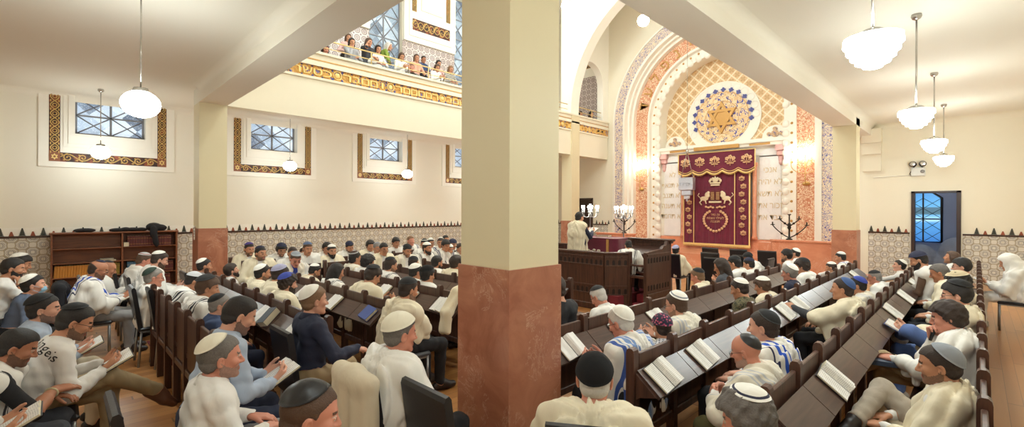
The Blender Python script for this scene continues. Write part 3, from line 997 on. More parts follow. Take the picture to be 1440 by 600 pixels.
lamp_globe(LZ, -3.8, -2.7, 'unseen globe lamp added behind the photographer under the rear gallery', 'globe lamps under the galleries')  # no lamp known here; added to brighten the people in front
# ================================================================== PEWS
PW_MESH = {}
def pew(label, loc, rz, n, pitch, desk=True, group='long rows of dark wooden pews', label_book=None):
    r = thing('pew', label, 'pew', loc, rz, group)
    L = n * pitch
    key = (round(pitch, 3), desk)
    if key not in PW_MESH:
        # one post: rounded head
        pr = [(-.03, 0), (.03, 0), (.03, .958), (.025, .98), (.012, .992), (-.012, .992), (-.025, .98), (-.03, .958)]
        post = MB().prism(pr, 'x', -.03, .03)
        w = pitch
        back = MB().bbox(.068, w - .05, -.012, .014, .47, .945, .005)
        back.box(.03, .068, -.01, .012, .56, .60).box(w - .05, w - .03, -.01, .012, .56, .60)
        apron = MB()
        apron.bbox(.027, w - .027, -.02, .02, .36, .42, .005)
        apron.bbox(.07, w - .07, -.012, .01, .42, .68, .004)
        if not desk:
            apron = MB().bbox(.027, w - .027, -.024, .024, .4, .46, .005)
        d = MB()
        a = (-.036, .85); b = (-.20, .715)
        ln_ = math.hypot(b[0] - a[0], b[1] - a[1]); nx, nz = (b[1] - a[1]) / ln_, -(b[0] - a[0]) / ln_
        q = [a, b, (b[0] + nx * .024, b[1] - nz * .024), (a[0] + nx * .024, a[1] - nz * .024)]
        q = [a, b, (b[0] + .014, b[1] - .02), (a[0] + .014, a[1] - .02)]
        d.prism(q, 'x', .004, w - .004)
        br = MB()
        br.prism([(-.034, .83), (-.034, .66), (-.06, .68), (-.18, .71)], 'x', -.012, .012)
        PW_MESH[key] = (post.mesh('pew_post', M['wood']), back.mesh('pew_back', M['wood']), apron.mesh('pew_apron', M['wood']),
                        d.mesh('pew_desk', M['woodx']), br.mesh('pew_bracket', M['wood']))
    post, back, apron, d, br = PW_MESH[key]
    def part(nm, me, x):
        o = bpy.data.objects.new(nm, me); link(o, r); o.location = (x, 0, 0); return o
    for i in range(n + 1):
        part('post', post, i * pitch)
        if desk and i % 2 == 0: part('desk_bracket', br, i * pitch)
    for i in range(n):
        part('back_panel', back, i * pitch)
        part('apron_panel', apron, i * pitch)
        if desk: part('book_desk', d, i * pitch)
    MB().bbox(.0, L, .0, .4, .415, .445, .008).build('seat', M['woodx'], r)
    for x in (-.03, L - .01):
        ends = [(-.03, 0), (.06, 0), (.08, .3), (.36, .3), (.36, 0), (.42, 0), (.42, .42), (.4, .46), (.03, .46), (.03, .62), (-.03, .62)]
        MB().prism(ends, 'x', x, x + .04).build('end_panel', M['wood'], r)
    return r
P90 = PI / 2
RP, LP_ = .57, .5
pew('last pew at the right, its backs running along the open aisle', (.03, 1.55, 0), P90, 19, RP, False)
pew('second pew from the right aisle, its sloping desks in front of the rightmost sitters', (-.775, 2.65, 0), P90, 14, RP)
pew('third pew from the right aisle, two thick open books lying at its near end', (-1.61, 2.73, 0), P90, 14, RP)
pew('fourth pew from the right aisle, beginning just behind the big pillar', (-2.445, 2.75, 0), P90, 11, RP)
pew('rearmost pew of the left block, plain backs without desks', (-7.06, .865, 0), 0, 6, LP_, False)
pew('left pew with the grey book case and an open book on its desk', (-8.44, 1.685, 0), 0, 9, LP_)
pew('pew of the left block with the blue book lying on its desk', (-7.9, 2.51, 0), 0, 7, LP_)
pew('left pew whose end meets the big pillar, one open book on its desk', (-7.6, 3.34, 0), 0, 7, LP_)
pew('fifth pew from the rear of the left block, half hidden among white shawls', (-7.4, 4.17, 0), 0, 7, LP_)
pew('foremost pew of the left block, mostly hidden behind the big pillar', (-7.4, 5.0, 0), 0, 7, LP_)
pew('side pew along the left, nearest the middle of the nave', (-8.35, 7.0, 0), -P90, 9, LP_, True)
pew('side pew along the far left, second row from the tiled wall', (-9.2, 9.4, 0), -P90, 14, LP_, True)
pew('side pew nearest the tiled wall, under the row of windows', (-10.05, 9.4, 0), -P90, 14, LP_, True)

# ================================================================== BOOKS
paper = mat('printed_paper', lambda t: (lambda v: t.fin(t.mix(t.mul(t.mul(t.gt(t.m('SINE', t.mul(t.coord()[1], 620.0)), .1), t.gt(t.noise(t.vec(scale=(55, 20, 1)), 1.0, 2), .42)), .34), rgb(240, 237, 232), rgb(150, 146, 150)), .8))(0))
edge = plain('page_edges', rgb(226, 214, 186), .8, var=.08, scale=60)
cov_dark = plain('black_cover', rgb(38, 32, 36), .5)
cov_blue = plain('blue_cover', rgb(46, 74, 148), .45)
cov_red = plain('wine_cover', rgb(92, 36, 44), .5)
def book_open(label, M4, w=.25, h=.2, t0=.012, t1=.03, cover=None, group='open prayer books'):
    """open book; x across the spread, y up the page, z out of the page"""
    r = thing('open_book', label, 'book', (0, 0, 0), 0, group)
    r.matrix_world = M4
    key = ('book', w, h, t0, t1)
    if key not in PW_MESH:
        c = MB().bbox(-w / 2 - .006, w / 2 + .006, -h / 2 - .006, h / 2 + .006, 0, .006, .002)
        mb = MB(); n = 8
        for s, tt in ((-1, t0), (1, t1)):
            prof = [(0, .008)]
            for k in range(n + 1):
                q = k / n
                prof.append((s * w / 2 * q, .006 + tt * (1 - .25 * q) + .012 * math.sin(PI * min(1, q * 1.6)) * (1 - q) - (tt * .75 if k == 0 else tt * .2 if k == 1 else 0)))
            prof.append((s * w / 2, .006))
            m = len(prof)
            vs = [(p[0], -h / 2, p[1]) for p in prof] + [(p[0], h / 2, p[1]) for p in prof]
            fs = []; b0 = len(mb.v)
            for k in range(1, m - 2):
                mb.add([vs[k], vs[k + 1], vs[m + k + 1], vs[m + k]], [(0, 1, 2, 3)], 0, True)
            mb.add([vs[m - 2], vs[m - 1], vs[2 * m - 1], vs[2 * m - 2]], [(0, 1, 2, 3)], 1)
            mb.add(vs[:m], [tuple(range(m))], 1); mb.add(vs[m:], [tuple(range(m))], 1)
        PW_MESH[key] = (c, mb.mesh('book_pages', [paper, edge]))
    c, pg = PW_MESH[key]
    c.build('cover', cover or cov_dark, r)
    o = bpy.data.objects.new('pages', pg); link(o, r)
    return r
def book_closed(name, label, M4, w, h, t, cover, group=None, cat='book'):
    r = thing(name, label, cat, (0, 0, 0), 0, group)
    r.matrix_world = M4
    mb = MB().bbox(-w / 2, w / 2, -h / 2, h / 2, 0, .004, .001).bbox(-w / 2, w / 2, -h / 2, h / 2, t - .004, t, .001).bbox(-w / 2 - .004, -w / 2 + .004, -h / 2, h / 2, 0, t, .002)
    mb.build('cover', cover, r)
    MB().box(-w / 2 + .004, w / 2 - .006, -h / 2 + .005, h / 2 - .005, .004, t - .004).build('pages', edge, r)
    return r
SL = math.atan2(.135, .164)     # slope of a desk
def desk_frame(row, along, tw=0.0, up=.0):
    """matrix on the desk behind a pew. row: ('R', Xback) or ('L', Yback); along: world coordinate along the row"""
    k, b = row
    m = Vector((0, -.116 + up, .85 - (.08 - up) * math.tan(SL) + .004))
    loc = Matrix.Translation(m) @ Matrix.Rotation(SL, 4, 'X') @ Matrix.Rotation(tw, 4, 'Z')
    if k == 'R': W = Matrix.Translation((b, along, 0)) @ Matrix.Rotation(P90, 4, 'Z')
    else: W = Matrix.Translation((along, b, 0))
    return W @ loc
def ob(label, row, along, tw=0.0, **k):
    return book_open(label, desk_frame(row, along, tw), **k)
R2, R3, R4 = ('R', -.775), ('R', -1.61), ('R', -2.445)
LA, LB, LC, LD = ('L', .865), ('L', 1.685), ('L', 2.51), ('L', 3.34)

# ================================================================== CHAIRS
blk = plain('black_leather', rgb(34, 32, 36), .35, var=.1, bump=.1)
greyseat = plain('grey_leather_seat', rgb(70, 72, 78), .35, var=.1)
CH = {}
def chair(label, loc, rz, group='black leather chairs', seat=None, low=False):
    r = thing('chair', label, 'chair', (loc[0], loc[1], 0), rz, group)
    if not CH:
        s = MB().bbox(-.215, .215, -.2, .22, .425, .475, .018)
        b = MB()
        prof = [(-.2, .43), (-.235, .7), (-.27, .93), (-.262, .955), (-.24, .96), (-.225, .94), (-.19, .7), (-.155, .43)]
        b.prism(prof, 'x', -.205, .205, 0, False)
        f = MB()
        lg = []
        for sx in (-.19, .19):
            for sy, dy in ((.19, .0), (-.17, -.03)):
                lg.append(MB().tube([(sx, sy, .43), (sx, sy + dy, 0)], .014, 8))
        f.box(-.2, .2, -.185, -.165, .41, .43).box(-.2, .2, .18, .2, .41, .43).box(-.2, -.18, -.18, .2, .41, .43).box(.18, .2, -.18, .2, .41, .43)
        CH['s'] = s.mesh('chair_seat', blk); CH['b'] = b.mesh('chair_back', blk); CH['f'] = f.mesh('chair_frame', M['steel'])
        CH['l'] = [q.mesh('chair_leg', M['steel']) for q in lg]
        s.m = [0] * len(s.f); CH['s2'] = s.mesh('chair_seat', greyseat)
    for nm, me in [('seat', CH['s2'] if seat else CH['s'])] + ([] if low else [('backrest', CH['b'])]) + [ ('seat_frame', CH['f'])] + [('leg', q) for q in CH['l']]:
        o = bpy.data.objects.new(nm, me); link(o, r)
    return r

# ================================================================== READING PLATFORM
bm = thing('reading_platform', 'dark carved wooden platform with panelled walls in the middle of the nave', 'platform', (0, 0, 0))
MB().box(-8.4, -4.72, 7.48, 9.59, 0, .3).build('platform_floor', plain('red_carpet', rgb(120, 34, 44), .9, var=.1, scale=40), bm)
arch_shade = plain('shadowed_wood', rgb(30, 17, 13), .6)  # dark tone on flat arches, standing in for shade in recesses
def panel_wall(pts, z0, z1, closed=False):
    for (a, b) in zip(pts[:-1], pts[1:]):
        a = Vector((a[0], a[1], 0)); b = Vector((b[0], b[1], 0)); d = (b - a); L = d.length; ang = math.atan2(d.y, d.x)
        mb = MB(); mb.bbox(0, L, -.03, .03, z0, z1, .005); mb.bbox(-.03, L + .03, -.055, .055, z1, z1 + .045, .012)
        mb.bbox(0, L, -.042, .042, z0, z0 + .12, .01)
        for zz in (z1 - .2, z0 + .32):
            mb.bbox(0, L, -.042, -.03, zz + .13, zz + .16, .003); mb.bbox(0, L, -.042, -.03, zz - .03, zz, .003)
        n = int(L / .105)
        for k in range(n):
            x = (k + .5) * L / n
            for zz in (z1 - .2, z0 + .32):
                arch = [(x - .026, zz)] + [(x - .026 * math.cos(PI * j / 8), zz + .07 + .03 * math.sin(PI * j / 8)) for j in range(9)] + [(x + .026, zz)]
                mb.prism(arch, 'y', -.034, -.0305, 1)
        mb.xf(Matrix.Translation(a) @ Matrix.Rotation(ang, 4, 'Z'))
        mb.build('panel', [M['wood'], arch_shade], bm)
panel_wall([(-8.15, 7.45), (-5.0, 7.45), (-4.68, 7.77)], 0, 1.07)
panel_wall([(-8.45, 9.7), (-8.45, 7.75), (-8.15, 7.45)], 0, 1.07)
panel_wall([(-5.2, 9.62), (-8.42, 9.62)], 0, 1.0)
MB().bbox(-4.72, -4.62, 7.73, 7.83, 0, 1.13, .01).build('corner_post', M['wood'], bm)
# stall beside the steps: stepped side, tall front board with cornice
mb = MB()
prof = [(7.74, 0), (8.68, 0), (8.68, 1.31), (8.56, 1.31), (8.52, 1.24), (8.40, 1.22), (8.34, 1.17), (7.74, 1.13)]
mb.prism(prof, 'x', -4.34, -4.28)
mb.bbox(-4.29, -4.262, 7.76, 8.66, .30, .36, .004).bbox(-4.29, -4.262, 7.76, 8.66, .0, .12, .004).bbox(-4.29, -4.262, 7.76, 8.66, 1.06, 1.1, .004)
for zz in (.93, .42):
    for k in range(8):
        y = 7.82 + k * .11
        arch = [(y - .026, zz)] + [(y - .026 * math.cos(PI * q / 8), zz + .07 + .03 * math.sin(PI * q / 8)) for q in range(9)] + [(y + .026, zz)]
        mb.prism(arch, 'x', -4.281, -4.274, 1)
mb.build('stall_side', [M['wood'], arch_shade], bm)
mb = MB().bbox(-5.15, -4.28, 8.66, 8.72, 0, 1.3, .006).bbox(-5.2, -4.22, 8.6, 8.78, 1.3, 1.345, .012).bbox(-5.17, -4.25, 8.63, 8.75, 1.26, 1.3, .008)
mb.build('stall_board', M['wood'], bm)
MB().prism([(8.3, 1.02), (8.64, 1.16), (8.64, 1.19), (8.3, 1.05)], 'x', -5.1, -4.35).build('stall_desk', M['woodx'], bm)
MB().bbox(-5.1, -4.36, 7.95, 8.3, .7, .74, .01).build('stall_seat', M['wood'], bm)
MB().bbox(-4.64, -4.33, 7.75, 7.81, .64, .69, .008).bbox(-4.64, -4.33, 7.75, 7.81, .86, .9, .008).build('gate_rail', M['wood'], bm)
mb = MB()
mb.bbox(-4.62, -4.34, 7.82, 8.1, 0, .15, .01).bbox(-4.62, -4.34, 7.98, 8.6, .15, .3, .01)
mb.build('step', plain('red_stair_carpet', rgb(150, 50, 62), .9, var=.1, scale=40), bm)
# reading desk with wine-red velvet cloth
velvet = mat('wine_velvet', lambda t: (lambda n: (t.fin(t.mix(n, rgb(88, 6, 38), rgb(124, 14, 54)), .7), t.b.inputs['Sheen Weight'].__setattr__('default_value', .4)))(t.noise(t.vec(), 6, 3)))
rd = thing('reading_desk', 'reading desk under a wine-red velvet cloth with gold edge on the platform', 'table', (-6.0, 8.95, .3))
MB().bbox(-.5, .5, -.32, .32, .0, .95, .02).build('desk_body', M['wood'], rd)
mb = MB(); n = 44
ring = []
for k in range(n):
    a = 2 * PI * k / n
    c, s = math.cos(a), math.sin(a)
    x = .54 * max(-1, min(1, 1.35 * c)); y = .36 * max(-1, min(1, 1.35 * s))
    ring.append((x, y, a))
vs = []
for lev, (z, ex) in enumerate(((1.0, 0), (.98, .012), (.75, .02), (.5, .03), (.36, .035))):
    for (x, y, a) in ring:
        w = 1 + ex * (1.2 + math.sin(a * 11)) if lev > 1 else 1
        vs.append((x * w, y * w, z))
fs = [tuple(range(n))]
for l in range(4):
    for k in range(n):
        fs.append((l * n + k, l * n + (k + 1) % n, (l + 1) * n + (k + 1) % n, (l + 1) * n + k))
mb.add(vs, fs, 0, True)
mb.build('velvet_cloth', velvet, rd)
mb = MB(); mb.tube([(p[0] * 1.045, p[1] * 1.045, .36) for p in ring], .02, 6, closed=True)
mb.box(.3, .36, -.39, -.375, .36, .98); mb.build('gold_fringe', M['gold'], rd)
mb = MB()
for (x, z, s) in ((-.25, .7, .05), (-.17, .72, .04), (-.1, .69, .05), (-.02, .73, .045), (.04, .68, .04), (.1, .72, .05), (-.2, .66, .03), (0, .65, .03)):
    mb.ell((x, -.385, z), (s, .012, s * .6), 8, 6)
mb.build('embroidery', plain('silver_thread', rgb(226, 214, 196), .5), rd)
book_closed('scroll_book', 'large closed dark book lying on the velvet reading desk', Matrix.Translation((-6.12, 9.1, 1.302)) @ Matrix.Rotation(.2, 4, 'Z'), .3, .22, .04, cov_dark)
# lamp standards on the platform
def standard(label, x, y, z0, z1):
    r = thing('candelabra', label, 'candelabra', (x, y, z0), 0, 'lit electric candelabra on the platform')
    h = z1 - z0
    MB().lathe([(.1, 0), (.1, .02), (.03, .05), (.016, .1), (.016, h * .45), (.03, h * .47), (.016, h * .5), (.014, h - .22), (.035, h - .2), (.02, h - .16), (.014, h - .02)], 14).build('stem', M['steel'], r)
    for k in range(6):
        a = 2 * PI * k / 6 + .3
        pts = [(math.cos(a) * q, math.sin(a) * q, h - .2 - .06 * math.sin(PI * q / .2)) for q in (0, .05, .1, .15, .19)] + [(math.cos(a) * .2, math.sin(a) * .2, h - .14)]
        arm = MB().tube(pts, .009, 6); arm.lathe([(.03, h - .14), (.03, h - .125), (.014, h - .12), (.014, h - .04)], 10, (math.cos(a) * .2, math.sin(a) * .2, 0))
        o = arm.build('arm', M['steel'], r)
        MB().ell((math.cos(a) * .2, math.sin(a) * .2, h - .005), (.022, .022, .04), 10, 8).build('bulb', bulbm, o)
    MB().ell((0, 0, h + .02), (.026, .026, .045), 10, 8).build('bulb', bulbm, r)
standard('lit candelabrum with white bulbs just beside the standing reader\'s face', -6.62, 9.25, .3, 2.0)
standard('lit candelabrum with white bulbs standing right of the velvet reading desk', -5.75, 9.35, .3, 1.98)

# menorahs
def menorah_wall(label, x, z, y):
    r = thing('wall_menorah', label, 'menorah', (x, y, z), 0, 'lit menorahs on the terracotta arch bands')
    MB().ell((0, -.03, 0), (.12, .05, .07), 14, 8).tube([(0, -.03, 0), (.0, -.14, .02), (0, -.17, .12), (0, -.17, .95)], .014, 8).build('stem', M['brass'], r)
    for rr in (.2, .42):
        MB().tube([(-rr, -.17, .34 + .42 + .1)] + [(-rr * math.cos(PI * k / 14), -.17, .34 + (.42 - rr) * .9 + rr * .75 * (1 - math.sin(PI * k / 14)) ) for k in range(15)] + [(rr, -.17, .86)], .011, 8).build('arm', M['brass'], r)
    for xx in (-.42, -.2, 0, .2, .42):
        zz = .95 if xx == 0 else .86
        c = MB().lathe([(.02, zz), (.035, zz + .015), (.016, zz + .02), (.016, zz + .1)], 10, (xx, -.17, 0)).build('candle', M['white'], r)
        MB().ell((xx, -.17, zz + .15), (.03, .03, .06), 10, 8).build('bulb', bulbm, c)
menorah_wall('lit gold menorah fixed on the arch band left of the ark curtain', ACX - 3.08, 2.85, 18.06)
menorah_wall('lit gold menorah fixed on the arch band right of the ark curtain', ACX + 3.08, 2.85, 18.06)
def menorah_dark(label, x, y, z):
    r = thing('menorah', label, 'menorah', (x, y, z), 0, 'dark iron menorahs on the ark parapets')
    MB().lathe([(.1, 0), (.08, .03), (.03, .06), (.022, .3), (.055, .36), (.04, .42), (.055, .46), (.02, .52), (.018, .74), (.05, .76), (.05, .78)], 12).build('stem', M['iron'], r)
    for s in (-1, 1):
        for (rr, z0, z1) in ((.26, .4, .62), (.46, .06, .44)):
            pts = [(s * rr * q, 0, z0 + (z1 - z0) * (q ** 2.2) + .06 * math.sin(PI * q)) for q in [k / 8 for k in range(9)]]
            a = MB().tube(pts, .016, 6)
            a.box(s * rr - .055, s * rr + .055, -.02, .02, z1, z1 + .025); a.box(s * rr - .015, s * rr + .015, -.015, .015, z1, z1 + .1)
            a.ell((s * rr * .45, 0, z0 + (z1 - z0) * .17 + .06), (.035, .03, .035), 8, 6)
            a.build('arm', M['iron'], r)
menorah_dark('dark iron branched menorah standing on the marble parapet left of the ark', -9.75, 15.89, 1.035)
menorah_dark('dark iron branched menorah standing on the marble parapet right of the ark', -4.02, 15.89, 1.045)

# ================================================================== ARK CURTAIN
ck = thing('ark_curtain', 'wine-red velvet ark curtain with gold embroidery, crown and lions', 'curtain', (ACX, 18.2, .53))
def folded(x0, x1, z0, z1, y, amp, fr, zfun=None, n=120, m=10):
    mb = MB(); vs = []
    for j in range(m + 1):
        for i in range(n + 1):
            x = x0 + (x1 - x0) * i / n
            zb = zfun(x) if zfun else z0
            z = z1 + (zb - z1) * j / m
            q = j / m
            vs.append((x, y - amp * (.35 + .65 * q) * (math.sin(x * fr) + .4 * math.sin(x * fr * 2.3 + 1)), z))
    fs = [(j * (n + 1) + i, (j + 1) * (n + 1) + i, (j + 1) * (n + 1) + i + 1, j * (n + 1) + i + 1) for j in range(m) for i in range(n)]
    # back face gives the cloth its thickness
    k = len(vs); vs2 = [(p[0], p[1] + .02, p[2]) for p in vs]
    mb.add(vs + vs2, fs + [tuple(k + q for q in f[::-1]) for f in fs], 0, True)
    e = [(i, i + 1, k + i + 1, k + i) for i in range(n)]
    b = m * (n + 1)
    e += [(b + i, k + b + i, k + b + i + 1, b + i + 1) for i in range(n)]
    mb.add(vs + vs2, e, 0)
    return mb
folded(-1.27, 1.27, .06, 3.62, .02, .018, 24).build('drape', velvet, ck)
scal = lambda x: 2.93 - .12 * abs(math.cos(PI * (x + 1.45) / .58 + PI / 2)) 
folded(-1.45, 1.45, 2.8, 3.66, -.08, .008, 9, scal, 116, 6).build('valance', velvet, ck)
mb = MB()
mb.tube([(x / 50, -.1, scal(x / 50)) for x in range(-72, 73)], .03, 6)
mb.tube([(x / 50, -.1, scal(x / 50) + .085) for x in range(-72, 73)], .012, 6)
mb.tube([(-1.45, -.1, scal(-1.45)), (-1.45, -.1, 3.66)], .02, 6); mb.tube([(1.45, -.1, scal(1.45)), (1.45, -.1, 3.66)], .02, 6)
mb.tube([(-1.45, -.1, 3.66), (1.45, -.1, 3.66)], .015, 6)
for k in range(73):
    x = -1.44 + k * .04
    mb.tube([(x, -.105, scal(x)), (x, -.105, scal(x) - .06)], .012, 5)
mb.build('valance_fringe', M['goldlite'], ck)
mb = MB()
for x in (-.84, .72):
    mb.box(x - .014, x + .014, -.028, -.012, .06, 2.9)
mb.box(-1.27, -1.24, -.03, -.01, .06, 3.4); mb.box(1.22, 1.27, -.03, -.01, .06, 3.4)
mb.box(-1.28, 1.28, -.035, -.01, .05, .12)
for k in range(64):
    x = -1.26 + k * .04
    mb.tube([(x, -.02, .06), (x, -.02, -.01)], .013, 5)
mb.build('gold_border', M['goldlite'], ck)
def flower(mb, x, z, s, y=-.045):
    for (dx, dz, r) in ((-.5, .38, .22), (0, .62, .24), (.5, .38, .22)):
        for k in range(5):
            a = 2 * PI * k / 5
            mb.ell((x + s * (dx + r * .8 * math.cos(a)), y, z + s * (dz + r * .8 * math.sin(a))), (s * .15, .011, s * .15), 7, 5)
    for q in (-1, 1):
        mb.ell((x + q * s * .62, y, z - s * .12), (s * .24, .01, s * .11), 8, 6); mb.ell((x + q * s * .32, y, z - s * .38), (s * .26, .01, s * .11), 8, 6)
        mb.tube([(x, y, z - s * .5), (x + q * s * .3, y, z), (x + q * s * .48, y, z + s * .25)], s * .045, 5)
    mb.tube([(x, y, z - s * .75), (x, y, z + s * .4)], s * .055, 5)
gthread = plain('gold_thread', rgb(226, 184, 140), .5, .2, var=.15, scale=40)
for k in range(5):
    mb = MB(); flower(mb, -1.16 + k * .58, 3.28, .24, -.1); mb.build('embroidered_flower', gthread, ck)
for x in (-1.05, 1.0):
    for k in range(8):
        mb = MB(); flower(mb, x + .03 * (-1) ** k, .55 + k * .29, .13, -.025); mb.build('embroidered_flower', gthread, ck)
mb = MB()
# crown
for k in range(7):
    a = PI * (k + .5) / 7
    mb.ell((.2 * math.cos(a) * 1.05, -.03, 2.52 + .13 * math.sin(a)), (.045, .014, .06), 8, 6)
mb.bbox(-.17, .17, -.04, -.02, 2.36, 2.42, .004); mb.bbox(-.2, .2, -.04, -.02, 2.44, 2.5, .004)
mb.ell((0, -.03, 2.7), (.03, .012, .05), 8, 6); mb.ell((0, -.03, 2.58), (.12, .012, .1), 10, 6)
sgt = plain('silver_gold_thread', rgb(234, 214, 180), .45, .2, var=.1, scale=40)
mb.build('crown', sgt, ck)
# two lions facing the tablets
for s in (-1, 1):
    mb = MB()
    mb.ell((s * .42, -.03, 1.87), (.17, .016, .09), 12, 6); mb.ell((s * .3, -.03, 2.0), (.1, .018, .13), 12, 6); mb.ell((s * .26, -.032, 2.1), (.06, .018, .06), 10, 6)
    mb.tube([(s * .32, -.03, 1.9), (s * .2, -.03, 1.98)], .028, 6); mb.tube([(s * .5, -.03, 1.83), (s * .6, -.03, 1.72), (s * .52, -.03, 1.62)], .03, 6)
    mb.tube([(s * .38, -.03, 1.8), (s * .34, -.03, 1.66)], .028, 6); mb.tube([(s * .58, -.03, 1.9), (s * .68, -.03, 2.0), (s * .62, -.03, 2.08)], .016, 6)
    mb.build('lion', sgt, ck)
MB().bbox(-.24, .24, -.04, -.02, 1.7, 1.77, .004).build('emblem_base', sgt, ck)
mb = MB()
for s in (-1, 1):
    top = [(s * .1 - .085, 1.8), (s * .1 + .085, 1.8), (s * .1 + .085, 2.1)] + [(s * .1 + .085 * math.cos(PI * k / 8), 2.1 + .08 * math.sin(PI * k / 8)) for k in range(1, 8)] + [(s * .1 - .085, 2.1)]
    mb.prism(top, 'y', -.038, -.02, 0)
    for k in range(5):
        mb.box(s * .1 - .06, s * .1 + .06, -.042, -.036, 1.84 + k * .06, 1.855 + k * .06, 1)
mb.build('tablets_emblem', [plain('brown_thread', rgb(110, 50, 36), .6), M['goldlite']], ck)
mb = MB()
for k in range(22):
    a = PI / 2 + .5 + (2 * PI - 1.0) * k / 21
    x = .44 * math.cos(a); z = 1.05 + .36 * math.sin(a) - (.1 * (1 - abs(math.cos(a))) if math.sin(a) < 0 else 0)
    mb.ell((x, -.025, z), (.055, .014, .05), 8, 6)
for s in (-1, 1):
    for k in range(4): mb.ell((s * (.08 + k * .09), -.025, 1.52 + .03 * (k % 2)), (.05, .014, .04), 8, 6)
for i, tx in enumerate(('זה נדר', 'לעילוי נשמת', 'תנצבה')):
    t = text_mb(tx, .13, .004, rtl=True); t.xf(Matrix.Translation((0, -.02, 1.2 - i * .13))); mb.add(t.v, t.f)
mb.build('wreath_emblem', plain('gold_thread', rgb(226, 184, 140), .5), ck)

# silver hanging lamp in front of the curtain
nt = thing('hanging_lamp', 'silver lamp hanging by thin chains before the red ark curtain', 'lamp', (-8.0, 17.6, 2.72))
mb = MB()
for (w, z0, z1) in ((.28, 0.0, .5), (.19, -.2, .0), (.11, -.34, -.2), (.04, -.44, -.34)):
    mb.bbox(-w, w, -w * .5, w * .5, z0, z1, .02)
for k in range(3):
    t = text_mb('ספת'[k], .26, .01); t.xf(Matrix.Translation((-.17 + k * .17, -.15, .16))); mb.add(t.v, t.f)
mb.build('lamp_body', plain('silver', rgb(196, 196, 206), .3, .7, var=.2, scale=30), nt)
mb = MB()
for s in (-1, 1):
    mb.tube([(s * .24, 0, .5), (0, 0, 1.5)], .014, 6)
mb.tube([(0, 0, 1.5), (0, 0, 8.28)], .008, 6)
mb.ell((0, 0, 1.5), (.06, .06, .12), 10, 8)
mb.build('chain', M['chrome'], nt)

# ================================================================== BOOKCASE ON THE LEFT WALL
bc = thing('bookcase', 'low brown wooden bookcase against the tiled left wall', 'bookcase', (XW + .02, -.05, 0))
BW, BD, BH = 2.26, .34, 1.36
MB().bbox(0, BD, 0, .035, 0, BH, .004).bbox(0, BD, BW - .035, BW, 0, BH, .004).build('side_panel', M['wood_mid'], bc)
MB().bbox(0, BD, BW * .53 - .015, BW * .53 + .015, .05, BH - .02, .004).build('divider', M['wood_mid'], bc)
MB().bbox(0, BD + .02, -.02, BW + .02, BH - .02, BH + .015, .006).build('top', M['wood_mid'], bc)
MB().box(0, .015, .02, BW - .02, .04, BH).build('back_panel', M['wood_mid'], bc)
SHZ = [.06, .38, .7, 1.02]
for z in SHZ:
    MB().bbox(.01, BD - .01, .03, BW - .03, z - .02, z, .003).build('shelf', M['wood_mid'], bc)
spines = {'yellow': plain('ochre_spine', rgb(206, 140, 56), .5, var=.1), 'olive': plain('olive_spine', rgb(150, 128, 52), .5), 'blue': plain('blue_spine', rgb(70, 116, 148), .5),
          'red': plain('maroon_spine', rgb(92, 38, 36), .5, var=.15), 'navy': plain('navy_spine', rgb(52, 50, 66), .5), 'grey': plain('grey_spine', rgb(150, 150, 140), .5), 'green': plain('green_spine', rgb(66, 76, 48), .5)}
BM = {}
def shelf_book(y, z, th, h, d, colr, label, grp, lean=0.0):
    k = (round(th, 3), round(h, 3), colr)
    if k not in BM:
        mb = MB()
        mb.bbox(-d, 0, 0, th, 0, h, .003, 0)
        mb.box(-d + .01, -.02, .004, th - .004, h - .002, h + .001, 1)
        for q in (.2, .75):
            mb.box(-.001, .0015, .002, th - .002, h * q, h * q + .006, 2)
        BM[k] = mb.mesh('shelf_book', [spines[colr], edge, M['gold']])
    o = bpy.data.objects.new('shelf_book', BM[k]); link(o)
    o.location = (XW + .02 + BD - .05, y, z); o.rotation_euler = (lean, 0, 0)
    tag(o, label, 'book', grp)
random.seed(3)
def shelf_run(y0, y1, z, colr, th, h, label, grp, lean=0.0):
    y = y0
    while y + th < y1:
        shelf_book(y, z, th, h, .2, colr, label, grp, lean)
        y += th + .002
shelf_run(.0, .58, SHZ[1], 'yellow', .042, .26, 'ochre-spined book in the long even row on the bookcase', 'ochre books on the bookcase', -.06)
shelf_run(.62, .86, SHZ[1], 'green', .04, .25, 'dark green book between the ochre and olive rows on the bookcase', 'dark green books on the bookcase')
shelf_run(.88, 1.14, SHZ[1], 'olive', .036, .27, 'olive-yellow book beside the bookcase divider', 'olive books on the bookcase')
shelf_run(1.24, 1.62, SHZ[1], 'blue', .036, .27, 'blue-spined book on the right half of the bookcase', 'blue books on the bookcase')
shelf_run(1.24, 2.1, SHZ[3], 'red', .048, .24, 'maroon book on the top right shelf of the bookcase', 'maroon books on the top shelf')
shelf_run(1.66, 2.14, SHZ[1], 'red', .045, .25, 'maroon book right of the blue row on the bookcase', 'maroon books beside the blue row')
shelf_run(.95, 1.14, SHZ[0], 'red', .045, .25, 'maroon book on the bottom left shelf', 'maroon books on the bottom left shelf')
shelf_run(1.24, 2.1, SHZ[0], 'red', .05, .25, 'maroon book on the bottom right shelf', 'maroon books on the bottom right shelf')
shelf_run(.02, .2, SHZ[0], 'grey', .05, .25, 'pale grey volume at the left end of the bottom shelf', 'grey volumes on the bottom shelf')
book_closed('stacked_book', 'dark book lying flat on the second shelf by the divider', Matrix.Translation((XW + .25, .9, SHZ[2])), .2, .28, .035, spines['navy'])
book_closed('stacked_book', 'pale book lying flat on top of the dark one', Matrix.Translation((XW + .25, .88, SHZ[2] + .036)), .18, .24, .025, spines['grey'])
book_closed('stacked_book', 'blue-grey book lying flat at the left of the top right shelf', Matrix.Translation((XW + .27, 1.22, SHZ[3])), .16, .1, .1, spines['grey'])
